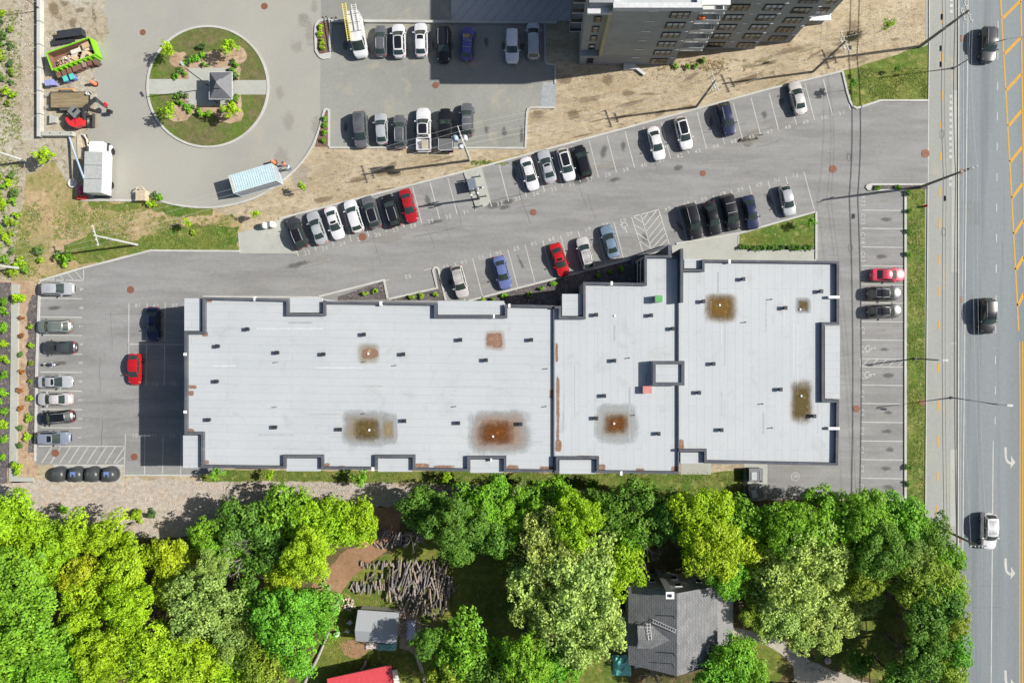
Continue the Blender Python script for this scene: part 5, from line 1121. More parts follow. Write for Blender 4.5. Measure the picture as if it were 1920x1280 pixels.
b = MB(); b.box((3.33, 0, 1.85), (.06, 1.7, .7)); b.build('windshield', M['car_glass'], tk)
for sy in (-1, 1): b = MB(); b.box((2.55, sy * 1.06, 1.8), (.8, .05, .6)); b.build('side_window', M['car_glass'], tk)
for sy in (-1, 1): b = MB(); b.box((3.1, sy * 1.25, 1.9), (.16, .3, .4)); b.build('door_mirror', M['black'], tk)
b = MB(); b.box((-.2, 0, .6), (7.0, .9, .25)); b.box((-3.95, 0, .55), (.2, 2.2, .2)); b.build('chassis', M['black'], tk)
for x in (2.4, -2.3):
    for sy in (-1, 1): b = MB(); b.tube([(x, sy * .85, .46), (x, sy * 1.15, .46)], .46, 16); b.build('wheel', M['rubber'], tk)
b = MB(); b.box((1.3, -1.19, 2.2), (.5, .02, .4)); b.box((-2.9, -1.19, 2.0), (.8, .02, .35)); b.box((-1.3, -1.19, 2.1), (1.6, .02, .12)); b.build('side_marking', flat('faint_marks', (.66, .58, .46)), tk)
b = MB(); b.lathe((0, 0, 0), [(.64, 0), (.66, .12), (.64, .25), (.44, .25), (.42, .1), (.3, .08), (.12, .08), (.1, .22)], 22); o = b.build('truck_wheel', flat('pale_ring', (.55, .54, .5))); o.location = W(137.5, 344); tag(o, 'pale round spare wheel lying on the ground beside the box truck', 'wheel')
for i, (x, y) in enumerate(((151, 371), (157, 371.5), (163, 371), (153, 361), (152.5, 353))):
    b = MB(); b.box((0, 0, .25), (.42, .5, .5)); b.box((0, 0, .52), (.3, .4, .05)); o = b.build('red_crate', flat('crate_red' if i < 3 else 'crate_pink', (.62, .06, .03) if i < 3 else (.5, .1, .2))); o.location = W(x, y); tag(o, 'small red crate at the rear of the box truck' if i < 3 else 'small pink crate along the side of the box truck', 'crate', 'red crates by the truck' if i < 3 else 'pink crates by the truck')
b = MB()
for i in range(7): b.box((-.54 + i * .18, 0, 1.0), (.13, 1.3, .05))
for sy in (-.66, .66): b.box((0, sy, .5), (1.3, .06, .95))
for sx in (-.66, .66): b.box((sx, 0, .5), (.06, 1.38, .95))
for sx in (-.64, .64):
    for sy in (-.66, .66): b.box((sx, sy, .52), (.12, .12, 1.08))
b.tube([(-.6, .75, 1.0), (-.4, 1.1, 1.0), (0, 1.25, 1.0), (.4, 1.1, 1.0), (.6, .75, 1.0)], .08, 6)
o = b.build('slatted_crate', flat('tan_slat', (.5, .42, .3))); o.location = W(266, 367.5, .6).xy.to_3d(); o.rotation_euler = (0, 0, math.pi / 2 * 0); tag(o, 'tan slatted wooden crate at the corner of the roundabout kerb', 'crate')
# shipping container
ct = empty('shipping_container', W(476.5, 336, 2.0).xy.to_3d(), rz_img(-16.3)); tag(ct, 'pale blue ribbed shipping container beside the roundabout kerb', 'container')
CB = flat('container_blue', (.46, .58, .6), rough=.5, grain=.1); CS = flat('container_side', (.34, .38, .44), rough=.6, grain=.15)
b = MB(); n = 34
for sy in (-1, 1):
    for i in range(n): b.box((-2.95 + 5.9 * (i + .5) / n, sy * (1.15 + (.045 if i % 2 else 0)), 1.3), (5.9 / n - .002, .05, 2.4))
for i in range(12): b.box((3.0 + (.03 if i % 2 else 0), -1.1 + 2.2 * (i + .5) / 12, 1.3), (.04, .18, 2.4))
b.box((-3.0, 0, 1.3), (.05, 2.25, 2.4)); b.build('side_wall', CS, ct)
b = MB(); b.box((0, 0, 2.52), (6.0, 2.3, .05))
for i in range(18): b.box((-2.72 + i * .325, 0, 2.56), (.17, 2.2, .045), 0, 1)
b.build('roof', [flat('container_groove', (.36, .48, .54)), CB], ct)
b = MB(); b.strip([(-3.03, -1.2), (3.03, -1.2), (3.03, 1.2), (-3.03, 1.2)], .1, 2.48, 2.6, True); b.strip([(-3.03, -1.2), (3.03, -1.2), (3.03, 1.2), (-3.03, 1.2)], .1, .05, .2, True)
for sx in (-3.0, 3.0):
    for sy in (-1.17, 1.17): b.box((sx, sy, 1.3), (.14, .12, 2.3))
b.build('frame', CB, ct)
b = MB(); b.box((-2.85, 0, 2.565), (.3, 2.3, .04)); b.build('header_plate', flat('tan_plate', (.42, .38, .32)), ct)
# two workers: one skin surface each
def person(name, px, py, rz, pose, cloth, skin, hair, label, lean=0):
    J = pose; vs = [Vector(v[0]) for v in J]; es = [(v[1], i) for i, v in enumerate(J) if v[1] is not None]
    me = bpy.data.meshes.new(name); me.from_pydata(vs, es, []); o = bpy.data.objects.new(name, me); COL.objects.link(o)
    sk_ = o.modifiers.new('skin', 'SKIN'); 
    for i, v in enumerate(J): me.skin_vertices[0].data[i].radius = (v[2], v[2] if len(v) < 4 else v[3])
    me.skin_vertices[0].data[0].use_root = True
    sb = o.modifiers.new('sub', 'SUBSURF'); sb.levels = 2; sb.render_levels = 2
    bpy.context.view_layer.update()
    m2 = bpy.data.meshes.new_from_object(o.evaluated_get(bpy.context.evaluated_depsgraph_get())); bpy.data.objects.remove(o)
    for k, c in enumerate(cloth): m2.materials.append(c)
    m2.materials.append(skin)
    for p in m2.polygons:
        z = p.center.z; r_ = math.hypot(p.center.x, p.center.y)
        p.material_index = 0 if z < .12 else 1 if z < .95 else 2 if (z < 1.5) else 3
        if 1.1 > z > .7 and r_ > .3: p.material_index = 3
        p.use_smooth = True
    b_ = bpy.data.objects.new(name, m2); COL.objects.link(b_); b_.location = W(px, py); b_.rotation_euler = (0, 0, rz); tag(b_, label, 'person')
    hb = MB(); hb.lathe((0, .0, 1.64), [(.118, 0), (.125, .05), (.11, .12), (.07, .17), (.02, .185)], 12); hb.build('hair', hair, b_, True)
    fb = MB(); fb.box((0, .112, 1.63), (.035, .04, .05)); fb.box((.04, .1, 1.665), (.03, .02, .015), 0, 1); fb.box((-.04, .1, 1.665), (.03, .02, .015), 0, 1); fb.box((0, .102, 1.575), (.06, .02, .012), 0, 2); fb.build('face', [skin, M['black'], flat('lips', (.4, .15, .12))], b_)
    return b_
def standing(ax, bx):     # arm targets (elbow, hand) for each side
    J = [((0, 0, .98), None, .15, .11), ((0, 0, 1.2), 0, .15, .1), ((0, 0, 1.4), 1, .17, .1), ((0, .01, 1.52), 2, .06), ((0, .03, 1.64), 3, .1, .115), ((0, .03, 1.75), 4, .085)]
    for s_, (el, ha) in ((1, ax), (-1, bx)):
        n0 = len(J); J += [((s_ * .2, 0, 1.42), 2, .07), (el, n0, .05), (ha, n0 + 1, .038)]
        h = Vector(ha); e = (h - Vector(el)).normalized()
        J.append((tuple(h + e * .06), n0 + 2, .036)); q = n0 + 3
        for f in range(4):
            off = Vector((s_ * .0, 0, 0)) + Vector((.026 * (f - 1.5), .01, 0)); J.append((tuple(h + e * (.14 + .012 * (f in (1, 2))) + off), q, .011))
        J.append((tuple(h + e * .07 + Vector((0, .06, 0))), n0 + 2, .012))
        n1 = len(J); J += [((s_ * .1, 0, .9), 0, .1), ((s_ * .12, .03, .5), n1, .07), ((s_ * .12, -.01, .1), n1 + 1, .048), ((s_ * .13, .15, .05), n1 + 2, .045)]
    return J
skin = flat('skin', (.45, .27, .2)); 
person('person', 538.5, 310, 2.3, standing(((.34, .1, 1.15), (.2, .34, 1.12)), ((-.34, .1, 1.15), (-.18, .35, 1.1))), [M['black'], flat('work_trousers', (.5, .12, .04)), flat('work_orange', (.75, .22, .08)), skin], skin, flat('dark_hair', (.03, .012, .01)), 'person in orange work clothes with dark hair beside the container')
person('person', 546.5, 317.5, 1.2, standing(((.33, .12, 1.15), (.16, .33, 1.05)), ((-.3, -.02, 1.14), (-.32, .12, .9))), [M['black'], flat('jeans', (.07, .1, .3)), flat('pale_blue_shirt', (.4, .55, .68)), skin], skin, flat('navy_cap', (.06, .08, .25)), 'person in pale blue shirt and blue jeans beside the kerb')
b = MB(); b.tube([(0, 0, 0), (-.5, .9, 1.3)], .022, 6); b.box((0, 0, .02), (.25, .2, .03), .5); o = b.build('shovel', M['dead_wood']); o.location = W(547, 323); tag(o, 'long handled shovel leaning beside the person in jeans', 'shovel')
# semi-buried domed bins
dome = MB(); dome.lathe((0, 0, 0), [(.98, 0), (1.0, .5), (1.02, .9), (.98, 1.1), (.8, 1.32), (.5, 1.45), (.12, 1.5)], 22)
DOME = dome.mesh('bin_body', [flat('dome_dark', (.045, .05, .052), rough=.35)], True)
ring = MB(); ring.lathe((0, 0, 0), [(1.14, 0), (1.14, .16), (1.0, .16)], 22); RING = ring.mesh('collar', [flat('collar', (.1, .1, .11))])
lid = MB(); lid.box((0, .22, 1.43), (.72, .66, .12)); lid.tube([(-.36, -.12, 1.46), (.36, -.12, 1.46)], .035, 6); LID = lid.mesh('lid', [M['tinted']])
lab_ = ('dark domed bin with grey lid at the west end', 'domed bin with a blue lid between two grey lidded ones', 'dark domed bin with grey lid between two blue lidded ones', 'domed bin with a blue lid nearest the building')
for i, x in enumerate((110, 143, 174, 205.5)):
    r = empty('domed_bin', W(x, 889.5, .7).xy.to_3d(), 0); tag(r, lab_[i], 'waste bin', 'domed bins on the concrete pad')
    inst(DOME, 'bin_body', r); inst(RING, 'collar', r); inst(LID, 'lid', r, color=((.06, .065, .07, 1), (.12, .18, .38, 1))[i % 2])
for i, (y, rz) in enumerate(((889, 0), (921, .25))):
    r = empty('waste_container', W(1415, y, .8).xy.to_3d(), rz); tag(r, ('dark grey waste container squarely on its concrete pad beside the lawn', 'dark grey waste container turned askew and partly under the tree')[i], 'waste container', 'waste containers on the pad')
    b = MB(); b.prism([(-.85, -.85), (.85, -.85), (.85, .85), (-.85, .85)], 0, 1.25); b.build('container_body', flat('dome_dark', (1, 1, 1)), r, bevel=.1)
    b = MB(); b.prism([(-.95, -.95), (.95, -.95), (.95, .95), (-.95, .95)], 1.25, 1.4); b.build('lid', flat('lid_grey', (.17, .18, .19), rough=.4), r, bevel=.06)
    b = MB(); b.box((-.3, -.1, 1.44), (.75, 1.1, .08)); b.box((.55, 0, 1.43), (.06, 1.3, .06)); b.build('hatch', flat('hatch_pale', (.4, .42, .44)), r, bevel=.03)
# propane tanks
for x, y, lab in ((500, 423.5, 'white gas tank on the left of the pair on the apron'), (513.5, 421.5, 'white gas tank beside the black roofed car')):
    b = MB(); b.lathe((0, 0, 0), [(.25, 0), (.42, .12), (.46, .3), (.46, 1.0), (.38, 1.2), (.15, 1.3), (.12, 1.38), (.02, 1.4)], 18); r = b.build('gas_tank', flat('tank_white', (.75, .75, .73), rough=.35), None, True); r.location = W(x, y + .8); tag(r, lab, 'gas tank', 'gas tanks on the apron')
# transformer pad
pd_ = MB(); pd_.prism(poly((869, 323), (903, 314), (918.5, 371), (918.5, 378), (915, 384), (908, 388.5), (899, 390), (892, 389)), 0, .15); struct(pd_.build('transformer_pad', M['concrete']))
xf = MB(); xf.box((0, 0, .65), (1.0, 1.5, 1.3)); xf.box((0, 0, 1.32), (1.1, 1.6, .06)); o = xf.build('transformer_cabinet', flat('cabinet_blue', (.13, .16, .19))); o.location = W(886, 348, .5).xy.to_3d() + Vector((0, 0, .15)); o.rotation_euler = (0, 0, R(14)); tag(o, 'dark blue grey transformer cabinet on the concrete pad', 'cabinet')
bl = MB(); bl.tube([(0, 0, .15), (0, 0, 1.15)], .09, 10); BOL = bl.mesh('bollard', [flat('bollard_grey', (.3, .3, .31))], True)
for i, (x, y, lab) in enumerate(((901, 331, 'upper bollard on the road side of the transformer pad'), (876, 338, 'upper bollard behind the transformer cabinet'), (880.5, 359, 'middle bollard behind the transformer cabinet'), (905.5, 351, 'middle bollard on the road side of the transformer pad'), (912, 368, 'lower bollard on the road side of the transformer pad'), (905, 386.5, 'bollard at the rounded end of the transformer pad'))):
    o = inst(BOL, 'bollard', None, W(x, y)); tag(o, lab, 'bollard', 'bollards around the transformer')
# ---------------------------------------------------------------- trees, saplings, shrubs
def crown_mesh(name, seed, Rr, Hr, nl, ncl, per, cl, leaf, mat, jit=.7, lobe=(.14, .26), low=-.25):
    r = np.random.default_rng(seed)
    ph = r.uniform(0, 6.28, 4); am = r.uniform(.04, .15, 4)
    def outline(a): return .82 + sum(am[k] * math.sin((k + 2) * a + ph[k]) for k in range(4))
    L = []
    while len(L) < nl:                       # boughs: clumps set in a ragged dome with room between them
        a = r.uniform(0, 6.283); q = math.sqrt(r.uniform(0, 1)) * outline(a) * .9
        zt = math.sqrt(max(.02, 1 - min(.98, (q / 1.0) ** 2))); z = zt * r.uniform(.25, .85) if r.random() < .75 else zt * r.uniform(-.3, .3)
        p = np.array([q * math.cos(a), q * math.sin(a), z - .1])
        if all(np.linalg.norm(p - o) > lobe[0] * 1.05 for o in L) or r.random() < .06: L.append(p)
    L = np.array(L); lr = r.uniform(*lobe, nl)
    C_, Nn = [], []
    k = 0
    while k < ncl * 14 and len(C_) < ncl:
        k += 1
        i = r.integers(nl); n = r.normal(size=3); n /= np.linalg.norm(n)
        if n[2] < low: continue
        st = np.array([1.25, 1.25, .72]) if i % 2 else np.array([1.0, 1.0, .9])
        p = L[i] + n * st * lr[i] * r.uniform(.55, 1.1)
        d = np.linalg.norm(L - p, axis=1) / lr
        d[i] = 9
        if d.min() < .6: continue
        C_.append(p); Nn.append(n)
    for _ in range(ncl // 6):
        i = r.integers(nl); n = r.normal(size=3); n /= np.linalg.norm(n); C_.append(L[i] * np.array([.85, .85, .5]) + n * lr[i] * r.uniform(.1, .6)); Nn.append(n)
    C_ = np.array(C_) * [Rr, Rr, Hr]; Nn = np.array(Nn); Nn[:, 2] += .35; Nn /= np.linalg.norm(Nn, axis=1)[:, None]
    m = len(C_) * per
    c = np.repeat(C_, per, 0); n = np.repeat(Nn, per, 0)
    off = r.normal(size=(m, 3)); off -= n * (off * n).sum(1)[:, None]; off /= np.maximum(np.linalg.norm(off, axis=1), 1e-6)[:, None]
    rad = cl * np.sqrt(r.random(m))
    ctr = c + off * rad[:, None] + n * ((1 - (rad / cl) ** 2) * cl * .45 + r.normal(size=m) * cl * .15)[:, None]
    ln_ = n + off * .45 + r.normal(size=(m, 3)) * jit * .5; ln_ /= np.linalg.norm(ln_, axis=1)[:, None]
    a = r.normal(size=(m, 3)); a -= ln_ * (a * ln_).sum(1)[:, None]; a /= np.linalg.norm(a, axis=1)[:, None]; b = np.cross(ln_, a)
    s = leaf * r.uniform(.65, 1.3, m)[:, None]
    v = np.stack([ctr - a * s * .55, ctr + b * s * .4 - ln_ * s * .06, ctr + a * s * .55, ctr - b * s * .4 - ln_ * s * .06], 1).reshape(-1, 3)
    me = bpy.data.meshes.new(name); me.vertices.add(4 * m); me.vertices.foreach_set('co', v.ravel())
    me.loops.add(4 * m); me.loops.foreach_set('vertex_index', np.arange(4 * m)); me.polygons.add(m)
    me.polygons.foreach_set('loop_start', np.arange(0, 4 * m, 4)); me.polygons.foreach_set('loop_total', np.full(m, 4))
    me.materials.append(mat); me.update(); me.validate(); return me
CR = {'L': [crown_mesh('crown', 10 + i, 5.4, 4.4, 58, 2000, 8, .36, .26, M['leaf']) for i in range(5)],
      'M': [crown_mesh('crown', 20 + i, 3.5, 3.2, 34, 980, 8, .34, .25, M['leaf'], .7, (.22, .36)) for i in range(5)],
      'P': [crown_mesh('crown', 30 + i, 6.3, 4.8, 80, 1600, 9, .42, .29, M['leaf_fine'], 1.5, (.10, .2)) for i in range(4)],
      'S': [crown_mesh('crown', 40 + i, 1.1, 1.5, 9, 80, 8, .22, .24, M['leaf'], .7, (.3, .48)) for i in range(3)],
      'B': [crown_mesh('foliage', 50 + i, .55, .45, 6 + i, 34 + 7 * i, 7, .13, .19 - .01 * i, M['leaf'], .9, (.3, .48)) for i in range(6)]}
TONE = {'Y': (.30, .51, .018), 'G': (.195, .43, .028), 'D': (.13, .29, .034), 'P': (.38, .52, .125), 'O': (.25, .385, .035), 'B': (.16, .42, .035), 'A': (.35, .48, .02), 'W': (.27, .44, .095)}
def trunk_mesh(seed, h=1.0, r=.05, limbs=5):
    q = random.Random(seed); mb = MB()
    mb.tube([(0, 0, 0), (q.uniform(-.02, .02), q.uniform(-.02, .02), .35), (q.uniform(-.05, .05), q.uniform(-.05, .05), .7), (q.uniform(-.06, .06), q.uniform(-.06, .06), 1.05)], [r, r * .8, r * .6, r * .2], 7)
    for i in range(limbs):
        a = i * 6.283 / limbs + q.uniform(-.4, .4); z = q.uniform(.45, .8); l = q.uniform(.2, .34)
        mb.tube([(0, 0, z), (l * .5 * math.cos(a), l * .5 * math.sin(a), z + .12), (l * math.cos(a), l * math.sin(a), z + .2)], [r * .45, r * .3, r * .1], 5)
    return mb.mesh('trunk', [M['bark']])
TRK = [trunk_mesh(i) for i in range(3)]
SAPT = MB().tube([(0, 0, 0), (.01, .01, .6), (0, 0, 1)], [.03, .02, .008], 6).mesh('trunk', [M['bark']])
tcount = 0
def tree(px, py, rpx, tone, label, kind=None, z=None, group='trees in the wood', name='broadleaf_tree', flat_=1.0):
    global tcount; tcount += 1; q = random.Random(tcount * 13 + 5)
    kind = kind or ('L' if rpx > 52 else 'M'); base = {'L': 5, 'M': 3.2, 'P': 6, 'S': 1.1}[kind]
    z = z if z is not None else {'L': 8.5, 'M': 6.5, 'P': 8.5, 'S': 2.4}[kind] + q.uniform(-.8, .8) * (0 if kind == 'S' else 1)
    rr_ = rpx * S * (H - z) / H; sc0 = rr_ / base; c = W(px, py, z)
    r = empty(name, (c.x, c.y, 0)); tag(r, label, 'tree', group)
    col = TONE[tone]; f = [q.uniform(.92, 1.08) for _ in range(3)]; col = (min(.8, col[0] * f[0]), col[1] * (f[1] * .5 + .5), col[2] * f[2], 1)
    inst(q.choice(CR[kind]), 'crown', r, (0, 0, z), (0, 0, q.uniform(0, 6.28)), (sc0 * q.uniform(.86, 1.2), sc0 * q.uniform(.86, 1.2), sc0 * flat_ * q.uniform(.85, 1.15)), col)
    if kind == 'S': inst(SAPT, 'trunk', r, (0, 0, 0), (0, 0, 0), (1, 1, z))
    else: inst(q.choice(TRK), 'trunk', r, (0, 0, 0), (0, 0, q.uniform(0, 6.28)), (z * 1.05,) * 3)
    return r
for a in (
    (22, 985, 70, 'Y', 'bright yellow green tree at the left edge just below the gravel path', None, 5.5), (98, 1032, 62, 'Y', 'yellow green tree standing inside the left edge below the gravel path', None, 5.5), (150, 1000, 38, 'Y', 'small yellow green tree touching the sandy bank on the left', None, 5.5),
    (30, 1085, 72, 'G', 'mid green tree at the left edge of the wood'), (205, 1002, 40, 'Y', 'yellow green tree at the sandy bank beside two shadows', None, 5.5), (165, 1080, 46, 'A', 'yellow olive tree in the middle of the left wood'),
    (238, 1070, 50, 'Y', 'round yellow green tree above a dark gap in the left wood'), (325, 1052, 42, 'A', 'yellow tree at the right of the dark gap in the left wood'), (55, 1185, 82, 'G', 'large mid green tree low on the left edge'),
    (165, 1140, 50, 'Y', 'yellow green tree above the fallen bent trunk on the left'), (250, 1130, 56, 'Y', 'yellow green tree below a dark gap in the left wood'), (395, 1135, 72, 'W', 'pale feathery willow like tree in the left wood', 'P'),
    (200, 1225, 60, 'Y', 'yellow green tree near the bottom edge left of the pale tree'), (295, 1228, 66, 'Y', 'yellow tree at the bottom edge in the left wood'), (105, 1258, 70, 'G', 'mid green tree in the bottom left corner'), (20, 1270, 60, 'G', 'mid green tree cut by the bottom left corner'),
    (375, 1245, 56, 'Y', 'yellow green tree below the pale feathery tree'), (455, 1200, 52, 'W', 'pale green tree below right of the feathery tree', 'P'), (440, 1262, 52, 'Y', 'yellow green tree at the bottom edge beside the fallen trunk'),
    (335, 1105, 36, 'O', 'small olive tree beside the pale feathery tree'), (388, 1003, 34, 'G', 'small green tree at the end of the gravel path', None, 4.8), (452, 985, 44, 'D', 'dark green tree beside the bare branches on the left', None, 4.8), (425, 1030, 34, 'G', 'small green tree left of the bare tree', None, 4.8), (395, 1068, 40, 'W', 'pale olive tree directly below the bare branches', 'P'),
    (545, 960, 50, 'G', 'green tree touching the gravel path left of the yard track', None, 4), (605, 990, 64, 'Y', 'bright yellow green tree left of the yard track', None, 4.8), (668, 978, 44, 'Y', 'yellow green tree beside the small log stack', None, 4.5), (575, 1040, 56, 'Y', 'yellow green tree above the dirt clearing'), (510, 1030, 44, 'D', 'dark green tree between bare branches and the yellow trees'),
    (530, 1075, 36, 'A', 'small yellow tree at the left of the dirt clearing'), (550, 1175, 66, 'B', 'vivid green tree left of the grey shed'), (590, 1135, 42, 'B', 'vivid green tree at the lower end of the dirt clearing'), (510, 1240, 56, 'O', 'olive yellow tree left of the red roof'), (480, 1130, 40, 'D', 'dark green tree right of the pale feathery tree'), (500, 1180, 42, 'G', 'mid green tree between feathery tree and vivid green tree'),
    (800, 950, 40, 'D', 'dark green tree above the big log pile at the gravel path', None, 5), (855, 980, 58, 'D', 'dark green tree right above the shaded lawn'), (905, 955, 56, 'G', 'green tree at the gravel path above the shaded lawn', None, 6), (862, 1022, 38, 'D', 'dark green tree hanging over the log pile'), (965, 965, 56, 'G', 'green tree below the third notch of the white roof', None, 6), (925, 1000, 46, 'D', 'dark green tree over the top of the shaded lawn'),
    (1025, 945, 48, 'G', 'green tree below the dividing line of the white roof', None, 6), (1080, 975, 58, 'Y', 'yellow green tree above the big pale tree'), (1035, 1015, 72, 'P', 'pale yellow green crown forming the upper part of the big tree', 'P'), (1065, 1090, 98, 'P', 'largest pale yellow green tree left of the grey house', 'P'), (1165, 1058, 44, 'Y', 'yellow green tree touching the corner of the grey house'), (1085, 1165, 84, 'P', 'pale tree hanging over the grey house lean-to', 'P', 7.5),
    (1010, 1135, 52, 'P', 'pale tree at the right edge of the shaded lawn', 'P'), (1140, 955, 44, 'D', 'dark green tree below the rust stained roof bay', None, 6), (1190, 945, 50, 'D', 'dark green tree at the lawn below the white door slab', None, 6), (1245, 965, 46, 'D', 'dark green tree above the grey house chimney'), (1190, 995, 36, 'G', 'small green tree above the grey house roof corner'),
    (1310, 962, 56, 'Y', 'yellow spotted tree below the grey waste containers'), (1382, 985, 50, 'G', 'green tree right under the askew waste container'), (1330, 1025, 58, 'A', 'yellow tree above the bright side of the grey house'), (1390, 1020, 50, 'A', 'yellow green tree right of the grey house roof', None, 5.5), (1360, 1075, 36, 'G', 'green tree touching the far corner of the grey house roof'), (1420, 1085, 52, 'O', 'olive green tree right of the shaded annex', 'P', 3.4, 'trees in the wood', 'broadleaf_tree', .6),
    (1478, 985, 56, 'G', 'green tree below the circled letters'), (1500, 1055, 90, 'P', 'broad pale yellow green tree above the driveway', 'P', 7.6, 'trees in the wood', 'broadleaf_tree', .85), (1560, 1125, 78, 'P', 'pale yellow tree beside the dark lawn', 'P', 4, 'trees in the wood', 'broadleaf_tree', .6), (1470, 1140, 70, 'P', 'pale tree over the upper end of the driveway', 'P', 4, 'trees in the wood', 'broadleaf_tree', .6), (1540, 1172, 58, 'P', 'pale tree at the bend of the driveway', 'P', 4, 'trees in the wood', 'broadleaf_tree', .6), (1425, 1150, 40, 'O', 'olive tree between annex and driveway', 'P', 4, 'trees in the wood', 'broadleaf_tree', .6),
    (1555, 972, 52, 'G', 'green tree below the R marked pavement'), (1625, 970, 54, 'G', 'green tree below the last C stall'), (1685, 975, 48, 'B', 'vivid green tree below the end of the grass strip'), (1738, 1000, 36, 'D', 'dark green tree beside the pavement near the lowest road pole'), (1640, 1030, 56, 'D', 'dark olive tree above the dark lawn'), (1700, 1035, 46, 'W', 'greyish green tree beside the lowest road pole', 'P'),
    (1725, 1085, 60, 'O', 'olive yellow tree at the upper edge of the dark lawn'), (1770, 1050, 30, 'G', 'small green tree on the roadside below the pole'), (1783, 1110, 30, 'O', 'narrow olive tree on the roadside beside the dark lawn', None, 8), (1780, 1160, 32, 'O', 'narrow olive tree midway along the dark lawn roadside', None, 8), (1788, 1220, 30, 'B', 'vivid green tree on the roadside at the lower dark lawn', None, 8), (1768, 1262, 40, 'O', 'olive tree at the bottom end of the roadside', None, 8), (1745, 1200, 34, 'D', 'dark green tree between the dark lawn and roadside trees', None, 8), (1752, 1130, 42, 'D', 'dark green tree along the upper right side of the dark lawn', None, 8.5), (1758, 1088, 38, 'G', 'green tree between the olive yellow tree and the roadside', None, 8), (1735, 1165, 34, 'D', 'dark tree overhanging the middle of the dark lawn', None, 9), (1722, 1240, 44, 'D', 'dark green tree over the lower right of the dark lawn', None, 8), (1690, 1278, 40, 'D', 'dark tree at the bottom edge below the dark lawn', None, 7), (1745, 1112, 34, 'O', 'low olive understorey tree added to block light at the upper roadside of the dark lawn', None, 3.2), (1755, 1150, 34, 'D', 'low dark understorey tree added to block light midway along the roadside', None, 3.2), (1762, 1192, 34, 'O', 'low olive understorey tree added to block light at the lower roadside of the dark lawn', None, 3.2), (1752, 1228, 34, 'D', 'low dark understorey tree added to block light at the lower right of the dark lawn', None, 3.2), (1610, 1240, 22, 'D', 'small dark bush like tree at the lower left of the dark lawn', None, 3), (1620, 1088, 34, 'O', 'small olive tree between pale tree and dark lawn'),  # the low understorey trees are added to stop sun streaks between the roadside trunks
    (880, 1215, 52, 'G', 'green tree right of the grey trunk at the bottom'), (850, 1262, 46, 'O', 'olive tree at the bottom edge right of the red roof'), (985, 1235, 60, 'G', 'round green tree at the bottom edge below the pale trees'), (1045, 1238, 46, 'B', 'vivid green tree at the bottom edge left of the teal tarpaulin'), (930, 1268, 46, 'D', 'dark green tree at the bottom edge in the middle'), (1372, 1238, 40, 'G', 'green tree below the shaded annex'), (1335, 1275, 40, 'B', 'green tree at the bottom edge below the grey house'), (1410, 1262, 34, 'G', 'green tree beside the driveway at the bottom edge'), (800, 1200, 26, 'D', 'small dark tree beside the blue white tarpaulin')):
    tree(*a)
# planted saplings
SG = 'planted saplings'
for px, py, rpx, tone, lab, z in ((315, 93, 12, 'Y', 'yellow green sapling at the upper left of the roundabout lawn', 2.4), (432, 91, 13, 'Y', 'yellow green sapling at the upper right of the roundabout lawn', 2.4), (318, 208, 13, 'Y', 'yellow green sapling at the lower left of the roundabout lawn', 2.4), (432, 207, 13, 'Y', 'yellow green sapling at the lower right of the roundabout lawn', 2.4),
    (83, 292, 14, 'Y', 'yellow green sapling beside the pale timber stack on the left verge', 2.4), (567, 348, 8, 'Y', 'thin yellow sapling on the sand near the pale container', 2.0), (352, 418, 8, 'Y', 'thin yellow sapling on the dry verge below the roundabout', 2.0), (479, 401, 8, 'Y', 'thin yellow sapling on the verge beside the gas tanks', 2.0),
    (408, 888, 13, 'G', 'green sapling at the corner of the white roof', 2.2), (506, 890, 9, 'Y', 'light green sapling in the grass below the first roof notch', 2.0), (677, 894, 13, 'G', 'green sapling between the first and second roof notches', 2.2), (838, 895, 10, 'Y', 'light green sapling in the grass below the middle roof notches', 2.0), (994, 903, 9, 'G', 'small green sapling below the dividing roof line', 2.0), (1110, 904, 11, 'G', 'round green sapling below the rust stained roof', 2.2),
    (1520, 418, 9, 'G', 'small green sapling on the little lawn beside the C lane', 1.8), (1598, 158, 7, 'D', 'small dark sapling at the edge of the corner lawn', 2.5), (1682, 129, 6, 'D', 'small dark sapling in the middle of the corner lawn', 1.2), (1665, 46, 10, 'Y', 'slender yellow green sapling on the sand above the corner lawn', 2.6)):
    tree(px, py, rpx, tone, lab, 'S', z, SG, 'sapling')
def shrub(px, py, r, tone, label, group, name='shrub', z=.3):
    global tcount; tcount += 1; q = random.Random(tcount * 7)
    c = W(px, py, z); s_ = r * S / .55; col = TONE[tone]; f = q.uniform(.8, 1.2)
    o = inst(q.choice(CR['B']), name, None, (c.x, c.y, .06 + .3 * s_), (0, 0, q.uniform(0, 6.28)), (s_ * q.uniform(.9, 1.1), s_ * q.uniform(.9, 1.1), s_), (col[0] * f, col[1] * f, col[2], 1)); tag(o, label, 'shrub', group); return o
TONE['R'] = (.34, .15, .05); TONE['V'] = (.13, .24, .06)
for px, py, r, t in ((9, 565, 7, 'G'), (9, 583, 8, 'G'), (9, 613, 9, 'G'), (10, 643, 8, 'Y'), (9, 674, 9, 'Y'), (8, 702, 8, 'G'), (9, 735, 8, 'G'), (2, 752, 6, 'G'), (9, 768, 9, 'G'), (8, 795, 9, 'Y'), (9, 823, 7, 'G'), (6, 856, 6, 'G')): shrub(px, py, r, t, 'green shrub in the dark stone row along the left edge beside the footpath', 'shrubs left of the footpath')
for px, py, r, t in ((40, 595, 5, 'R'), (40, 629, 5, 'R'), (40, 665, 5.5, 'V'), (40, 697, 5, 'R'), (38, 730, 6, 'R'), (40, 766, 5.5, 'R'), (38, 803, 6, 'V'), (38, 835, 6, 'V')): shrub(px, py, r, t, 'small rusty brown shrub in the row between footpath and dark stones', 'rusty shrubs beside the footpath')
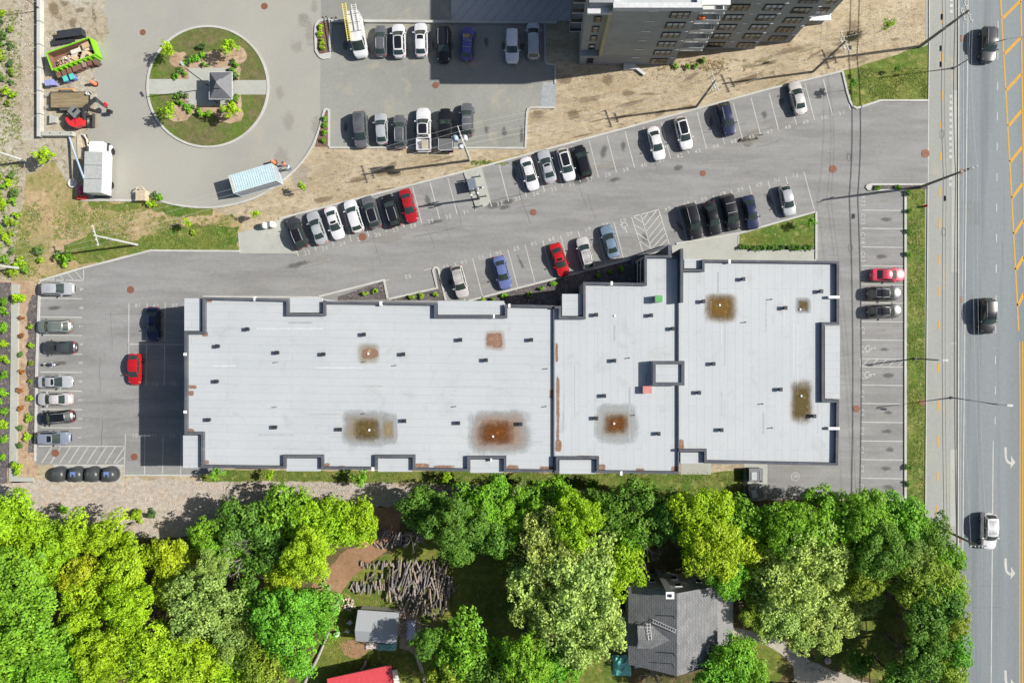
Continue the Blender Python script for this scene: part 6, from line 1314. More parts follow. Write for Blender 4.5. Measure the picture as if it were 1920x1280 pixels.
for px, py, r, t in ((57, 612, 6, 'Y'), (58, 648, 6.5, 'Y'), (58, 681, 5, 'O'), (58, 715, 5, 'O'), (56, 747, 6.5, 'Y'), (56, 784, 7, 'Y'), (53, 819, 7, 'Y')): shrub(px, py, r, t, 'round yellow green shrub in the dark stones beside the west stall kerb', 'shrubs beside the west stalls')
shrub(38, 561, 12, 'Y', 'big yellow green bush at the upper end of the footpath', 'bushes at the footpath ends'); shrub(33, 876, 11, 'Y', 'big yellow green bush at the lower end of the footpath', 'bushes at the footpath ends')
q = random.Random(4)
for i in range(40):
    y = 30 + i * 11.7 if i < 15 else 330 + (i - 15) * 7.4; x = q.uniform(-4, 26 if y < 210 else 32)
    shrub(x, y + q.uniform(-4, 4), q.uniform(5, 10), q.choice('GYVOO'), 'wild green bush in the rough strip along the upper left edge', 'wild bushes on the left verge')
for px, py, r in ((124, 482, 13), (112, 476, 8), (74, 470, 8), (76, 488, 7), (120, 492, 8), (362, 436, 5), (40, 495, 10), (50, 505, 8), (262, 965, 13), (285, 962, 10), (45, 945, 22), (120, 955, 10), (300, 372, 7), (284, 382, 8), (290, 366, 6)): shrub(px, py, r, q.choice('GYV'), 'green weed bush growing on the rough ground of the verge and bank', 'weed bushes on the verge')
for px, py, r in ((354, 108, 5), (380, 86, 8), (345, 118, 5), (352, 117, 6), (361, 113, 6), (370, 109, 6), (379, 104, 7), (384, 121, 6), (366, 106, 5), (330, 144, 6), (333, 136, 6), (341, 132, 6), (346, 140, 5), (436, 117, 6), (442, 123, 6), (437, 133, 7), (443, 140, 6), (438, 146, 7), (330, 180, 5), (338, 179, 6), (347, 181, 6), (334, 190, 6), (344, 194, 6), (352, 202, 6), (357, 209, 5), (380, 212, 9), (437, 188, 7), (443, 182, 6), (436, 195, 6), (415, 208, 6), (372, 206, 5), (392, 214, 6), (362, 200, 5)):
    shrub(px, py, r, q.choice('GVVB'), 'leafy green perennial in the planting around the gazebo', 'perennials around the gazebo', 'perennial')
for pts, lab, g_, t in ((((602, 51), (600, 64), (603, 79), (605, 89)), 'spiky green plant in the upper kerb island beside the van', 'plants in the upper kerb island', 'Y'), (((610, 223), (609, 235), (607, 249), (606, 262)), 'green plant in the lower kerb island beside the grey minivan', 'plants in the lower kerb island', 'G'), (((684, 550), (703, 546), (816, 553), (772, 556), (791, 555)), 'green shrub in the dark stone bed around stall 52', 'shrubs around stall 52', 'Y'),
    (((945, 555), (905, 562), (925, 562), (993, 552), (1015, 540), (1037, 532), (1121, 515), (1143, 509), (1165, 504)), 'green shrub in the triangular dark bed below the row from stall 54 to 62', 'shrubs in the triangular bed', 'G'), (((1268, 124), (1288, 125), (1305, 124), (1319, 113)), 'round green shrub at the foot of the apartment block', 'shrubs at the apartment block', 'G'), (((1645, 351.5), (1685, 351.5)), 'small green plant in the narrow entrance island', 'plants in the entrance island', 'G'),
    (((1703, 361), (1704, 394), (1704, 434), (1703, 476), (1702, 875), (1702, 907)), 'small dark plant along the C stall kerb in the grass strip', 'plants along the grass strip', 'D'), (tuple((1391 + i * 10.7, 464) for i in range(13)), 'clipped green shrub in the short hedge below the little lawn', 'hedge shrubs', 'D')):
    for x, y in pts: shrub(x, y, 5.5, t, lab, g_)
# rough ground cover: one mesh of small blades and weeds
def tufts(name, regions, n, tone, size, seed, lab):
    r = np.random.default_rng(seed); vs = []; fs = []
    for (x0, y0, x1, y1, w) in regions:
        for _ in range(int(n * w)):
            c = W(r.uniform(x0, x1), r.uniform(y0, y1)); 
            if math.sin(c.x * .9 + 1) * math.sin(c.y * .8) + r.normal() * .5 < -.1: continue
            for k in range(3):
                a = r.uniform(0, 6.28); l = size * r.uniform(.5, 1.4); o = len(vs); d = Vector((math.cos(a) * l, math.sin(a) * l, .25 * l)); e = Vector((-math.sin(a), math.cos(a), 0)) * l * .3
                vs += [c + e * .2, c + d * .6 + e + Vector((0, 0, .06)), c + d, c + d * .6 - e + Vector((0, 0, .05))]; fs.append((o, o + 1, o + 2, o + 3))
    me = bpy.data.meshes.new(name); me.from_pydata([tuple(v) for v in vs], [], fs); me.materials.append(M['leaf']); o = bpy.data.objects.new(name, me); COL.objects.link(o); o.color = tone; struct(o, 'stuff'); return o
tufts('weeds', ((0, 20, 40, 520, 1), (40, 385, 75, 520, .25), (100, 395, 250, 450, .5), (280, 400, 440, 465, .4), (0, 1000, 300, 1060, .2), (600, 1125, 780, 1280, .6), (880, 302, 975, 308, .08)), 1500, (.20, .27, .06, 1), .22, 3, 'weeds')
tufts('grass', ((1610, 128, 1738, 185, .7), (1702, 360, 1733, 935, 1), (1395, 442, 1522, 456, .3), (380, 886, 1390, 904, .8), (820, 1020, 1000, 1170, .8), (1510, 1190, 1780, 1260, .7), (220, 440, 440, 466, .5)), 2600, (.21, .27, .06, 1), .13, 5, 'grass')
tufts('straw', ((1235, 112, 1400, 132, .5), (60, 385, 250, 440, .7)), 900, (.42, .36, .2, 1), .2, 8, 'straw')
# bare trees
def bare(px, py, z, size, label, seed):
    q = random.Random(seed); mb = MB(); mb2 = MB()
    def br(p, d, l, r, lv):
        e = p + d * l; (mb if lv < 1 else mb2).tube([p, p + d * l * .5 + Vector((q.uniform(-.1, .1), q.uniform(-.1, .1), 0)) * l, e], [r, r * .8, r * .55], 4)
        if lv < 4:
            for _ in range(4 if lv < 2 else 3):
                nd = (d + Vector((q.uniform(-.8, .8), q.uniform(-.8, .8), q.uniform(-.3, .5)))).normalized(); br(p + d * l * q.uniform(.45, 1), nd, l * q.uniform(.5, .72), r * .5, lv + 1)
    c = W(px, py, z); root = empty('bare_tree', (c.x, c.y, 0)); tag(root, label, 'bare tree', None)
    br(Vector((0, 0, 0)), Vector((.1, .05, 1)).normalized(), z * .7, .12, 0)
    for k in range(5): br(Vector((.05, 0, z * .6)), Vector((q.uniform(-1, 1), q.uniform(-1, 1), .4)).normalized(), size, .07, 1)
    mb.build('trunk', M['dead_wood'], root); mb2.build('branch', M['dead_wood'], root)
bare(455, 1035, 8, 2.2, 'bare grey leafless tree between the dark and pale trees on the left', 3); bare(1208, 1030, 7, 1.6, 'bare grey leafless tree above the grey house chimney', 4); bare(770, 992, 6, 1.5, 'bare pale leafless tree beside the small log stack', 6); bare(500, 1100, 6, 1.5, 'bare leafless tree left of the dirt clearing', 9); bare(1225, 1268, 2.5, 1.4, 'bare grey shrub like tree below the grey house', 12); bare(335, 1215, 7, 1.2, 'bare leafless tree among the yellow trees at the bottom', 15)
# ---------------------------------------------------------------- poles, lamps and lines
TOPS = {}
INSU = MB().lathe((0, 0, 0), [(.05, 0), (.07, .08), (.04, .16), (.06, .24)], 8).mesh('insulator', [M['white']])
def arm_box(mb, c, L, d, z, w=.1): mb.box((c[0], c[1], z), (L, w, .12), math.atan2(d[1], d[0]))
def upole(key, px, py, h, arms, label, mat='wood_pole', r=.15, trans=0):
    c = W(px, py); o = empty('utility_pole', (c.x, c.y, 0)); tag(o, label, 'utility pole', 'utility poles')
    MB().tube([(0, 0, 0), (0, 0, h * .5), (0, 0, h)], [r * 1.15, r, r * .72], 10).build('pole', M[mat], o)
    pts = []
    for (z, L, ang) in arms:
        d = (math.cos(R(ang)), math.sin(R(ang))); b = MB(); arm_box(b, (0, 0), L, d, z); b.build('crossarm', M['pale_pole'], o)
        for t in (-.46, -.2, .2, .46):
            inst(INSU, 'insulator', o, (d[0] * L * t, d[1] * L * t, z + .06)); pts.append(Vector((c.x + d[0] * L * t, c.y + d[1] * L * t, z + .3)))
    for k in range(trans):
        a = R(60 + 150 * k); b = MB(); b.lathe((.5 * math.cos(a), .5 * math.sin(a), h - 3.3 - 1.2 * (k == 1)), [(.3, 0), (.34, .1), (.34, .95), (.28, 1.05), (.08, 1.1), (.05, 1.3)], 14); b.build('transformer_can', flat('can_grey', (.5, .53, .56)), o, True)
        b = MB(); b.box((.22 * math.cos(a), .22 * math.sin(a), h - 2.8 - 1.2 * (k == 1)), (.4, .1, .1), a); b.build('bracket', M['steel'], o)
    TOPS[key] = pts; return o
upole('a', 257, 459, 9.4, ((9.1, 2.7, -74),), 'pale utility pole with one crossarm standing on the grassy verge', 'pale_pole')
o = upole('b', 881, 301, 12.2, ((11.9, 2.6, -72), (11.0, 1.6, -72)), 'utility pole with two transformer cans above the concrete pad', 'pale_pole', .16, 2); b = MB(); b.lathe((-.95, .3, 9.2), [(.36, 0), (.4, .1), (.4, .9), (.1, 1.0)], 14); b.build('transformer_can', flat('can_blue', (.3, .38, .46)), o, True)
upole('c', 1305, 201, 10.2, ((9.9, 2.6, -70), (9.0, 1.4, -70)), 'dark utility pole on the sand bank above stalls 43 and 44'); upole('d', 1524, 135, 10.2, ((9.9, 2.8, -66), (9.1, 1.4, -66)), 'dark utility pole on the sand bank near the last upper stalls')
upole('e', 1724, 88, 11.0, ((10.6, 2.9, -70), (9.6, 1.6, -70)), 'dark utility pole at the upper corner of the corner lawn', r=.19); upole('f', 1725, 351, 11.0, ((10.6, 2.2, 20),), 'dark utility pole at the narrow entrance island by the road', r=.17); upole('g', 1752, 984, 9.6, ((9.3, 2.2, 0),), 'dark utility pole among trees at the lower roadside', r=.16)
upole('h', 50, 303, 9.0, ((8.7, 2.4, -74),), 'leaning looking grey pole on the left edge beside the sapling', 'pale_pole', .17); upole('i', 38, 503, 9.0, ((8.7, 2.4, -80),), 'grey pole on the left edge above the footpath', 'pale_pole', .17)
TOPS['n'] = [p + Vector((0, 34, 0)) for p in TOPS['e'][:4]]; TOPS['s'] = [p + Vector((.8, -40, 0)) for p in TOPS['g'][:4]]
def wire(p, q, sag, r, mat, label, group, name='power_line'):
    n = 14; mb = MB(); mb.tube([p.lerp(q, i / n) - Vector((0, 0, sag * 4 * (i / n) * (1 - i / n))) for i in range(n + 1)], r, 5); o = mb.build(name, mat); tag(o, label, 'power line', group)
NM = {'a': 'pale verge pole', 'b': 'transformer pole', 'c': 'middle sand bank pole', 'd': 'upper sand bank pole', 'e': 'corner lawn pole', 'f': 'entrance island pole', 'g': 'lower roadside pole', 'i': 'left edge pole', 'n': 'top picture edge', 's': 'bottom picture edge'}
for a_, b_ in (('i', 'a'), ('a', 'b'), ('b', 'c'), ('c', 'd'), ('d', 'e')):
    for k in range(4): wire(TOPS[a_][k], TOPS[b_][k], .5, .012, M['wire'], 'pale power line between the %s and the %s' % (NM[a_], NM[b_]), 'power lines over the sand bank')
for a_, b_ in (('n', 'e'), ('e', 'f'), ('f', 'g'), ('g', 's')):
    for k in (0, 2, 3): wire(TOPS[a_][k], TOPS[b_][k], .6, .012, M['wire'], 'pale roadside power line between the %s and the %s' % (NM[a_], NM[b_]), 'power lines along the road')
CBX = {k: W(x, y) for k, x, y in (('n', 1724, -330), ('e', 1724, 88), ('f', 1725, 351), ('g', 1752, 984), ('s', 1762, 1600))}
for a_, b_ in (('n', 'e'), ('e', 'f'), ('f', 'g'), ('g', 's')):
    for k, (dx, z, r_) in enumerate(((-1.05, 7.2, .035), (-.75, 7.35, .02), (.42, 7.4, .055))):
        o1, o2 = (Vector((dx if q_ != 'g' else dx - 1.9, 0, z)) for q_ in (a_, b_)); wire(CBX[a_] + o1, CBX[b_] + o2, .35, r_, M['cable'], 'low black cable between the %s and the %s' % (NM[a_], NM[b_]), 'black cables along the bike path', 'overhead_cable')
for x, y, lab in ((1764, 91, 'black cable box hanging above the bike path beside the corner lawn'), (1764, 121, 'black cable box hanging above the bike path near the road lamp base'), (1772, 372, 'long black cable box hanging beside the entrance island pole'), (1766, 32, 'small black cable box hanging above the top end of the bike path')):
    b = MB(); b.box((0, 0, 0), (.22, .7, .22)); b.box((0, 0, .14), (.05, .5, .08)); o = b.build('cable_box', M['cable']); c = W(x, y, 7.0); o.location = c; tag(o, lab, 'cable box', 'cable boxes above the bike path')
c = W(1760, 455, 7.1)
for (x, y, lab) in ((1769, 435, 'loop of spare black cable above the bike path beside the C stalls'), (1766, 252, 'loop of spare black cable above the bike path beside the lot entrance')):
    b = MB(); b.tube([(.28 * math.cos(t * .5), .55 * math.sin(t * .5), 0) for t in range(14)], .025, 5); o = b.build('cable_loop', M['cable']); o.location = W(x, y, 7.1); tag(o, lab, 'cable loop', 'spare cable loops')
def lamp(px, py, h, arm, ang, label, cat='street lamp', r=.09, col=(.2, .21, .22)):
    c = W(px, py); o = empty('street_lamp', (c.x, c.y, 0), R(ang)); tag(o, label, cat, 'street lamps'); m = flat('lamp_%d' % int(col[0] * 100), col)
    b = MB(); b.lathe((0, 0, 0), [(r * 2.2, 0), (r * 2.2, .25), (r * 1.3, .35)], 10); b.build('base', M['steel'], o)
    b = MB(); b.tube([(0, 0, .3), (0, 0, h - .6)] + ([(arm * .3, 0, h - .1), (arm, 0, h + .15)] if arm > .6 else [(0, 0, h)]), [r * 1.2, r * .9] + ([r * .7, r * .6] if arm > .6 else [r * .7]), 8); b.build('pole', m, o)
    b = MB(); b.box((arm + .25, 0, h + .14), (.75, .28, .1)); b.box((arm + .3, 0, h + .08), (.5, .22, .04), 0, 1); b.build('lamp_head', [flat('lamp_head', (.4, .42, .44)), M['white']], o)
lamp(1789, 128, 9.2, 3.2, 8, 'curved road lamp reaching over the dark car at the top of the road'); lamp(1785, 745, 9.0, 1.5, -4, 'road lamp reaching over the lane in the middle of the road'); lamp(1716, 672, 5.6, .5, 0, 'short lamp in the grass strip beside the wheelchair stalls', col=(.1, .1, .11))
lamp(398, 166.5, 7.6, .3, 120, 'dark lamp beside the gazebo on the roundabout', r=.07, col=(.04, .04, .05)); lamp(80, 20, 8.5, .8, 150, 'thin dark lamp at the upper end of the barrier blocks', r=.07, col=(.04, .04, .05))
c = W(898, 373); o = empty('service_pole', (c.x, c.y, 0)); tag(o, 'dark service pole with insulators on the transformer pad', 'pole'); MB().tube([(0, 0, .15), (0, 0, 6.8)], [.17, .13], 10).build('pole', flat('dark_pole', (.06, .06, .065)), o)
b = MB(); b.box((.3, .25, 5.4), (1.5, .1, .1), .3); b.box((-.2, -.3, 4.6), (1.3, .1, .1), .3); b.build('bracket', M['steel'], o)
for x, y, z in ((-.3, .1, 5.5), (.9, .4, 5.5), (.3, .25, 5.5), (-.7, -.45, 4.7), (.2, -.2, 4.7)): b = MB(); b.lathe((x, y, z), [(.08, 0), (.12, .1), (.07, .2), (.12, .3), (.05, .5)], 8); b.build('insulator', M['white'], o)
h_ = MB(); h_.lathe((0, 0, 0), [(.16, 0), (.16, .55), (.12, .6), (.13, .75), (.05, .85)], 10); h_.tube([(-.25, 0, .45), (.25, 0, .45)], .07, 8); o = h_.build('fire_hydrant', flat('hydrant_red', (.55, .02, .02))); o.location = W(1733, 387); tag(o, 'red fire hydrant in the grass strip below the entrance island', 'fire hydrant')
# ---------------------------------------------------------------- the grey house
hs = empty('house', W(1246, 1140), 0); tag(hs, 'grey shingled house with a chimney and dormer among the trees', 'house')
def hl(o): o.location = o.location - Vector(hs.location); return o
x0, x1, y0, y1 = (1172 - NX) * S, (1322 - NX) * S, -(1206 - NY) * S, -(1074 - NY) * S; xm = (x0 + x1) / 2; ze, zd = 5.4, 7.85
g = N('shingles', .9, .15); br = g.n('ShaderNodeTexBrick'); br.inputs['Color1'].default_value = (.205, .21, .216, 1); br.inputs['Color2'].default_value = (.165, .17, .175, 1); br.inputs['Mortar'].default_value = (.1, .1, .105, 1); br.inputs['Scale'].default_value = 1; br.inputs['Brick Width'].default_value = .6; br.inputs['Row Height'].default_value = .22; br.inputs['Mortar Size'].default_value = .03
g.l(g.pos((1, 1, 1), R(90)), br.inputs['Vector']); nn = g.noise(g.pos(), .8, 4); M['shingle'] = g.out(g.mix(1.0, br.outputs[0], g.ramp(nn, .3, .7, (.85, .85, .85, 1), (1.12, 1.12, 1.12, 1)), 'MULTIPLY')); 
b = MB(); b.prism([(x0, y0), (x1, y0), (x1, y1), (x0, y1)], 0, ze)
b.add([(x0, y1, ze), (xm, y1, zd - .05), (x1, y1, ze), (x0, y0, ze), (xm, y0, zd - .05), (x1, y0, ze)], [(2, 1, 0), (3, 4, 5)]); hl(b.build('wall', pmat('house_wall', (.36, .37, .36), .8), hs))
def slab(a, b_, c, d, t=.14):
    P = [Vector(p) for p in (a, b_, c, d)]; n = (P[1] - P[0]).cross(P[3] - P[0]).normalized() * t; mb = MB(); v = P + [p - n for p in P]
    mb.add(v, [(0, 1, 2, 3), (7, 6, 5, 4), (0, 4, 5, 1), (1, 5, 6, 2), (2, 6, 7, 3), (3, 7, 4, 0)]); return mb
ov = .3; sl = (zd - ze) / (xm - x0)
hl(slab((x0 - ov, y0 - ov, ze - ov * sl + .1), (xm - .003, y0 - ov - .25, zd + .1), (xm - .003, y1 + ov - .1, zd + .1), (x0 - ov, y1 + ov - .1, ze - ov * sl + .1)).build('roof', M['shingle'], hs)); hl(slab((xm + .003, y0 - ov - .25, zd + .1), (x1 + ov, y0 - ov, ze - ov * sl + .1), (x1 + ov, y1 + ov - .1, ze - ov * sl + .1), (xm + .003, y1 + ov - .1, zd + .1)).build('roof', M['shingle'], hs))
cx, cy = (1233 - NX) * S, -(1071 - NY) * S; b = MB(); b.box((cx, cy, 4.3), (.8, .75, 8.6)); hl(b.build('chimney', pmat('chimney_grey', (.3, .3, .3)), hs)); b = MB(); b.box((cx, cy, 8.66), (1.05, .9, .12)); b.box((cx, cy, 8.8), (.36, .36, .2), 0, 1); hl(b.build('chimney_cap', [M['white'], M['black']], hs))
for px, z in ((1190, 4.0), (1215, 3.0), (1258, 4.6), (1258, 2.0), (1300, 3.2), (1205, 1.4)):
    b = MB(); X = (px - NX) * S; b.box((X, y1 + .03, z), (.95, .1, 1.1), 0, 1); b.box((X, y1 + .09, z), (.75, .03, .9), 0, 0); hl(b.build('window', [M['glass'], M['white']], hs))
# dormer on the shaded slope
ax, bx = x0 + .9, xm - 1.5; dy = -(1154 - NY) * S; hw = 1.35
zl = lambda X: ze + (X - x0) * sl
b = MB(); b.prism([(ax, dy - hw), (bx, dy - hw), (bx, dy + hw), (ax, dy + hw)], 4.5, 6.75); hl(b.build('dormer_wall', pmat('dormer_wall', (.4, .41, .4)), hs))
hl(slab((ax - .2, dy - hw - .15, 6.65), (xm - .9, dy - hw - .15, 6.65), (xm - .15, dy, 7.6), (ax - .2, dy, 7.45), .1).build('dormer_roof', M['shingle'], hs)); hl(slab((ax - .2, dy + .003, 7.45), (xm - .15, dy + .003, 7.6), (xm - .9, dy + hw + .15, 6.65), (ax - .2, dy + hw + .15, 6.65), .1).build('dormer_roof', M['shingle'], hs))
b = MB(); 
for yy in (-1.6, 3.2): b.tube([(xm - .45, dy + yy, 7.5), (xm - .45, dy + yy, 8.5)], .07, 8)
b.tube([(xm - .6, dy - 3.0, 7.4), (xm - .6, dy - 3.0, 8.7)], .05, 8); hl(b.build('vent_pipe', M['black'], hs))
b = MB(); b.prism([(x1 + .02, y0 + 1.2), (x1 + 2.9, y0 + .9), (x1 + 2.9, y1 - 2.6), (x1 + 2.2, y1 - 1.6), (x1 + .02, y1 - 1.2)], 0, 2.7); b.prism([(x1 + .02, y0 + 1.0), (x1 + 3.1, y0 + .7), (x1 + 3.1, y1 - 2.4), (x1 + 2.3, y1 - 1.4), (x1 + .02, y1 - 1.0)], 2.7, 2.85, 1); hl(b.build('annex', [M['grey_wall'], flat('annex_roof', (.25, .25, .25))], hs))
b = MB(); b.prism(poly((1130, 1140), (1170, 1140), (1170, 1172), (1130, 1172)), 2.2, 2.35); hl(b.build('porch_roof', flat('porch', (.3, .31, .32)), hs))
b = MB()
for u, v in ((1132, 1142), (1168, 1142), (1132, 1170), (1168, 1170)): c = W(u, v); b.box((c.x, c.y, 1.1), (.12, .12, 2.2))
hl(b.build('porch_post', M['white'], hs))
def ladder_on(p, q, w, lab):
    p, q = Vector(p), Vector(q); d = (q - p).normalized(); s_ = d.cross(Vector((0, 0, 1))).normalized() * w / 2; mb = MB()
    for k in (-1, 1): mb.tube([p + s_ * k, q + s_ * k], .035, 5)
    n = int((q - p).length / .32)
    for i in range(n): c = p.lerp(q, (i + .5) / n); mb.tube([c - s_, c + s_], .022, 5)
    tag(mb.build('ladder', flat('ladder_pale', (.6, .6, .6))), lab, 'ladder', 'ladders on the house')
ladder_on((xm - .1, dy + 1.35, zd + .25), (xm - 3.0, dy + 2.2, zl(xm - 3.0) + .3), .42, 'ladder hooked over the roof ridge of the grey house'); ladder_on((xm - 3.5, dy + 1.9, 6.75), (xm - 3.4, dy + .0, 7.62), .42, 'ladder lying on the dormer roof of the grey house')
# yard: shed, red roof, logs, odds and ends
sh = empty('shed', W(714, 1165), R(-4)); tag(sh, 'grey metal roofed shed beside the log pile', 'shed'); g = N('ribbed_metal', .5, .4); wv = g.n('ShaderNodeTexWave'); wv.inputs['Scale'].default_value = 1.6; wv.bands_direction = 'X'; g.l(g.pos(), wv.inputs['Vector']); M['ribbed'] = g.out(g.mix(wv.outputs['Fac'], (.27, .285, .3, 1), (.34, .355, .37, 1)))
b = MB(); b.prism([(-2.7, -1.7), (2.7, -1.7), (2.7, 2.1), (-2.7, 2.1)], 0, 2.15); b.add([(-2.7, -1.7, 2.15), (-2.7, 2.1, 2.15), (-2.7, -.1, 3.0), (2.7, -1.7, 2.15), (2.7, 2.1, 2.15), (2.7, -.1, 3.0)], [(0, 2, 1), (3, 4, 5)]); b.build('wall', flat('shed_wall', (.35, .33, .3)), sh)
slab((-2.85, -1.95, 2.12), (2.85, -1.95, 2.12), (2.85, -.103, 3.1), (-2.85, -.103, 3.1), .08).build('roof', M['ribbed'], sh); slab((-2.85, -.097, 3.1), (2.85, -.097, 3.1), (2.85, 2.35, 2.12), (-2.85, 2.35, 2.12), .08).build('roof', M['ribbed'], sh)
rd = empty('red_roofed_shed', W(690, 1320), 0); tag(rd, 'red roofed building cut by the bottom edge', 'building'); P = [W(613, 1272, 3.4), W(733, 1246, 3.4), W(762, 1430, 3.0), W(640, 1460, 3.0)]
gr_ = [W(620, 1268), W(728, 1244), W(755, 1410), W(650, 1430)]
b = MB(); b.prism([(p.x, p.y) for p in gr_], 0, 2.9); o = b.build('wall', flat('shed_wall', (.35, .33, .3)), rd); o.location = -rd.location
b = slab(P[0], P[3], P[2], P[1], .1); o = b.build('roof', pmat('red_metal', C(236, 88, 94), .5), rd); o.location = -rd.location
LOGM = []
for i in range(4):
    q = random.Random(i); mb = MB(); mb.tube([(0, -.5, 0), (q.uniform(-.02, .02), 0, q.uniform(-.02, .02)), (0, .5, 0)], [.085, .075 + .02 * q.random(), .07], 7); LOGM.append(mb.mesh('firewood_log', [flat('log_%d' % i, ((.165, .145, .135), (.22, .195, .185), (.1, .09, .088), (.26, .21, .165))[i], grain=.35, scale=4)]))
q = random.Random(21)
def logs(x0, x1, yc, L, step, group, label, ang=0, zmax=.8, sk=0):
    x = x0
    while x < x1:
        c = W(x + q.uniform(-1, 1), yc + (x - x0) * sk + q.uniform(-9, 9) * min(1, L / 2)); s_ = q.uniform(.5, 2.1)
        o = inst(q.choice(LOGM), 'firewood_log', None, (c.x, c.y, q.uniform(.12, zmax)), (q.uniform(-.12, .12), 0, R(ang) + q.gauss(0, .3)), (s_, L * q.uniform(.6, 1.3), s_)); tag(o, label, 'log', group); x += step * q.uniform(.7, 1.3)
for yc, a, b_ in ((1064, 742, 840), (1086, 732, 850), (1108, 728, 852), (1132, 760, 842)): logs(a, b_, yc, 2.2, 2.7, 'logs in the big pile', 'grey log lying among many in the big log pile', -8, .95)
logs(660, 735, 1098, 1.3, 3.6, 'logs in the stacked row', 'short grey log in the stacked row left of the big pile', -4, .6); logs(690, 740, 1079, 1.0, 5, 'logs in the upper rows', 'short log in the rows above the stacked row', -20, .5); logs(678, 740, 1057, .9, 4.5, 'logs in the upper rows', 'short log in the rows above the stacked row', -10, .5)
logs(703, 768, 1000, 1.6, 3.0, 'logs in the small stack', 'grey log in the small stack beside the bare pale tree', -6, .8, .1); logs(703, 765, 1019, .8, 4.5, 'logs in the small stack', 'grey log in the small stack beside the bare pale tree', 10, .4)
def trunk_lying(a, b_, r_, lab, z=.25):
    tag(MB().tube([W(*a, z), W((a[0] + b_[0]) / 2 + 2, (a[1] + b_[1]) / 2, z), W(*b_, z)], [r_, r_ * .9, r_ * .6], 8).build('fallen_log', M['dead_wood']), lab, 'fallen log', 'fallen logs in the yard')
trunk_lying((570, 1282), (617, 1184), .22, 'long brown fallen trunk left of the shed garden'); trunk_lying((621, 1146), (640, 1117), .2, 'short fallen trunk above the shed garden'); trunk_lying((779, 1222), (797, 1285), .3, 'thick grey trunk lying right of the red roof'); trunk_lying((678, 1255), (686, 1238), .22, 'stubby grey trunk leaning at the red roof', .6); trunk_lying((600, 1098), (620, 1072), .07, 'thin pale stick lying on the dirt clearing')
cm = MB(); cm.box((0, 0, .42), (.5, .5, .06)); cm.box((0, .26, .72), (.5, .06, .6)); cm.box((-.27, 0, .62), (.05, .5, .05)); cm.box((.27, 0, .62), (.05, .5, .05))
for sx in (-.22, .22):
    for sy in (-.22, .22): cm.box((sx, sy, .2), (.05, .05, .42))
CH = cm.mesh('plastic_chair', [flat('chair_white', (.62, .64, .62))])
for x, y, r_, lab in ((658, 1164, .6, 'white plastic chair in the shade at the upper end of the shed'), (653, 1180, -.5, 'white plastic chair in the shade beside the white barrel')): tag(inst(CH, 'plastic_chair', None, W(x, y), (0, 0, r_)), lab, 'chair', 'plastic chairs beside the shed')
b = MB(); b.lathe((0, 0, 0), [(.3, 0), (.34, .3), (.34, .65), (.3, .9), (.26, .92), (.02, .9)], 14); o = b.build('barrel', flat('barrel_white', (.6, .6, .58)), None, True); o.location = W(634, 1185); tag(o, 'white barrel standing left of the grey shed', 'barrel')
def tarp(name, px, py, w, d, h, col, lab, seed, cat='tarpaulin'):
    r = np.random.default_rng(seed); n = 9; vs = []
    for i in range(n):
        for j in range(n):
            u, v = i / (n - 1) * 2 - 1, j / (n - 1) * 2 - 1; e = max(abs(u), abs(v)); vs.append((u * w / 2 + r.normal() * .05, v * d / 2 + r.normal() * .05, max(.03, h * (1 - e ** 3) + r.normal() * h * .12)))
    mb = MB(); mb.add(vs, [(i * n + j, (i + 1) * n + j, (i + 1) * n + j + 1, i * n + j + 1) for i in range(n - 1) for j in range(n - 1)]); o = mb.build(name, flat('tarp_%s' % seed, col, rough=.5)); o.location = W(px, py, h / 2).xy.to_3d(); tag(o, lab, cat, None)
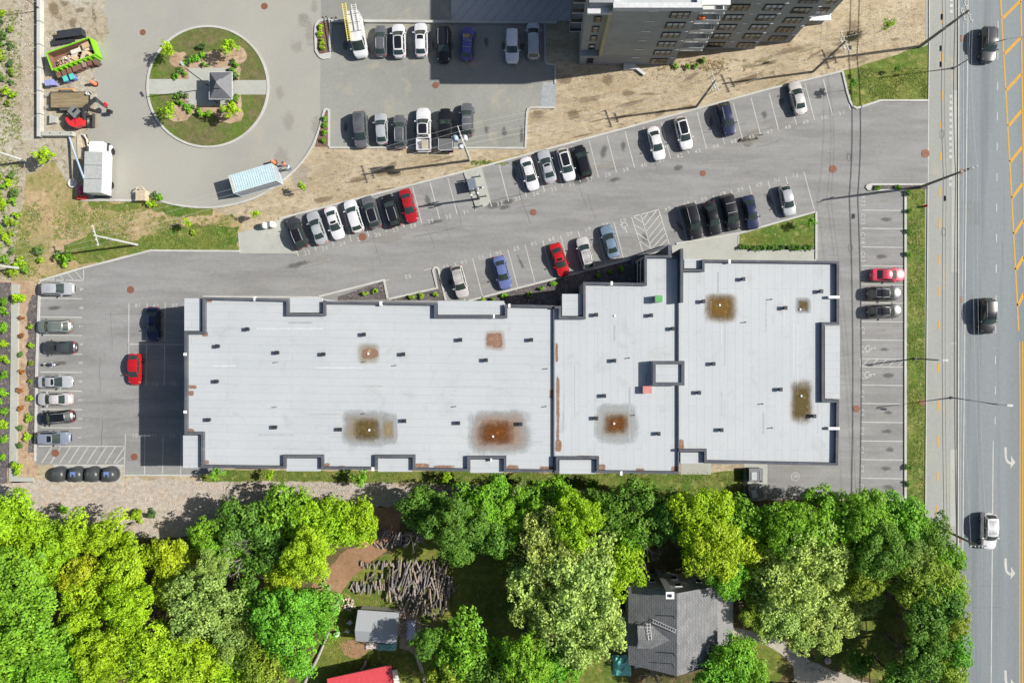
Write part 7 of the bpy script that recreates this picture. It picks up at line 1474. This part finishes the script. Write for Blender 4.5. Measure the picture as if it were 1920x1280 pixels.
tarp('tarpaulin', 1167, 1249, 2.6, 2.9, .8, (.16, .48, .42), 'crumpled teal tarpaulin over a pile beside the grey house', 1); tarp('tarpaulin', 725, 1213, 2.6, 1.1, .5, (.25, .5, .46), 'teal tarpaulin strip along the foot of the shed', 2); tarp('tarpaulin', 697, 1211, 2.0, .9, .4, (.6, .52, .5), 'pale pinkish sheet beside the teal strip at the shed', 3); tarp('tarpaulin', 770, 1182, 1.3, 2.8, .5, (.5, .52, .65), 'blue white tarpaulin heaped right of the shed', 4); tarp('tarpaulin', 1201, 1246, 1.7, .9, .4, (.62, .62, .62), 'white sheet lying at the lower corner of the grey house', 5)
pile('stone_heap', (0, 0, 0), 1.4, 1.0, .4, KR, 40, 9, .3).location = W(650, 1132); o = bpy.data.objects['stone_heap']; tag(o, 'heap of pale stones and scrap above the shed garden', 'stone heap', None, 'stuff')
o = pile('stone_row', (0, 0, 0), .7, 2.4, .25, KR, 46, 10, .32); o.location = W(752, 1160); tag(o, 'row of pale paving stones along the right end of the shed', 'stones', None, 'stuff')
b = MB(); b.box((0, 0, .3), (3.4, .5, .5)); 
for i in range(6): b.box((-1.5 + i * .6, 0, .57), (.5, .54, .04))
o = b.build('timber_bench', flat('old_timber', (.26, .22, .19))); o.location = W(878, 1175); tag(o, 'long low timber stack at the lower edge of the shaded lawn', 'timber stack')
b = MB(); b.box((0, 0, .4), (.9, 1.9, .12), .2); b.box((0, 0, .2), (.7, 1.7, .3), .2); o = b.build('white_panel', flat('panel_white', (.62, .62, .58))); o.location = W(742, 1265); tag(o, 'white panel box standing right of the red roof', 'panel')
b = MB(); b.lathe((0, 0, 0), [(.45, 0), (.5, .2), (.3, .42), (.05, .5)], 9); o = b.build('boulder', flat('boulder_pink', (.42, .34, .3), grain=.3)); o.location = W(1551, 1237); tag(o, 'pale pink boulder in the grass beside the driveway', 'boulder')
b = MB(); b.box((0, 0, .25), (1.7, .9, .4)); b.box((1.3, -.5, .3), (2.2, .4, .1), -.65); o = b.build('step_slab', flat('slab_grey', (.5, .5, .5))); o.location = W(1180, 126); tag(o, 'pale slab and plank at the foot of the apartment block', 'slab')
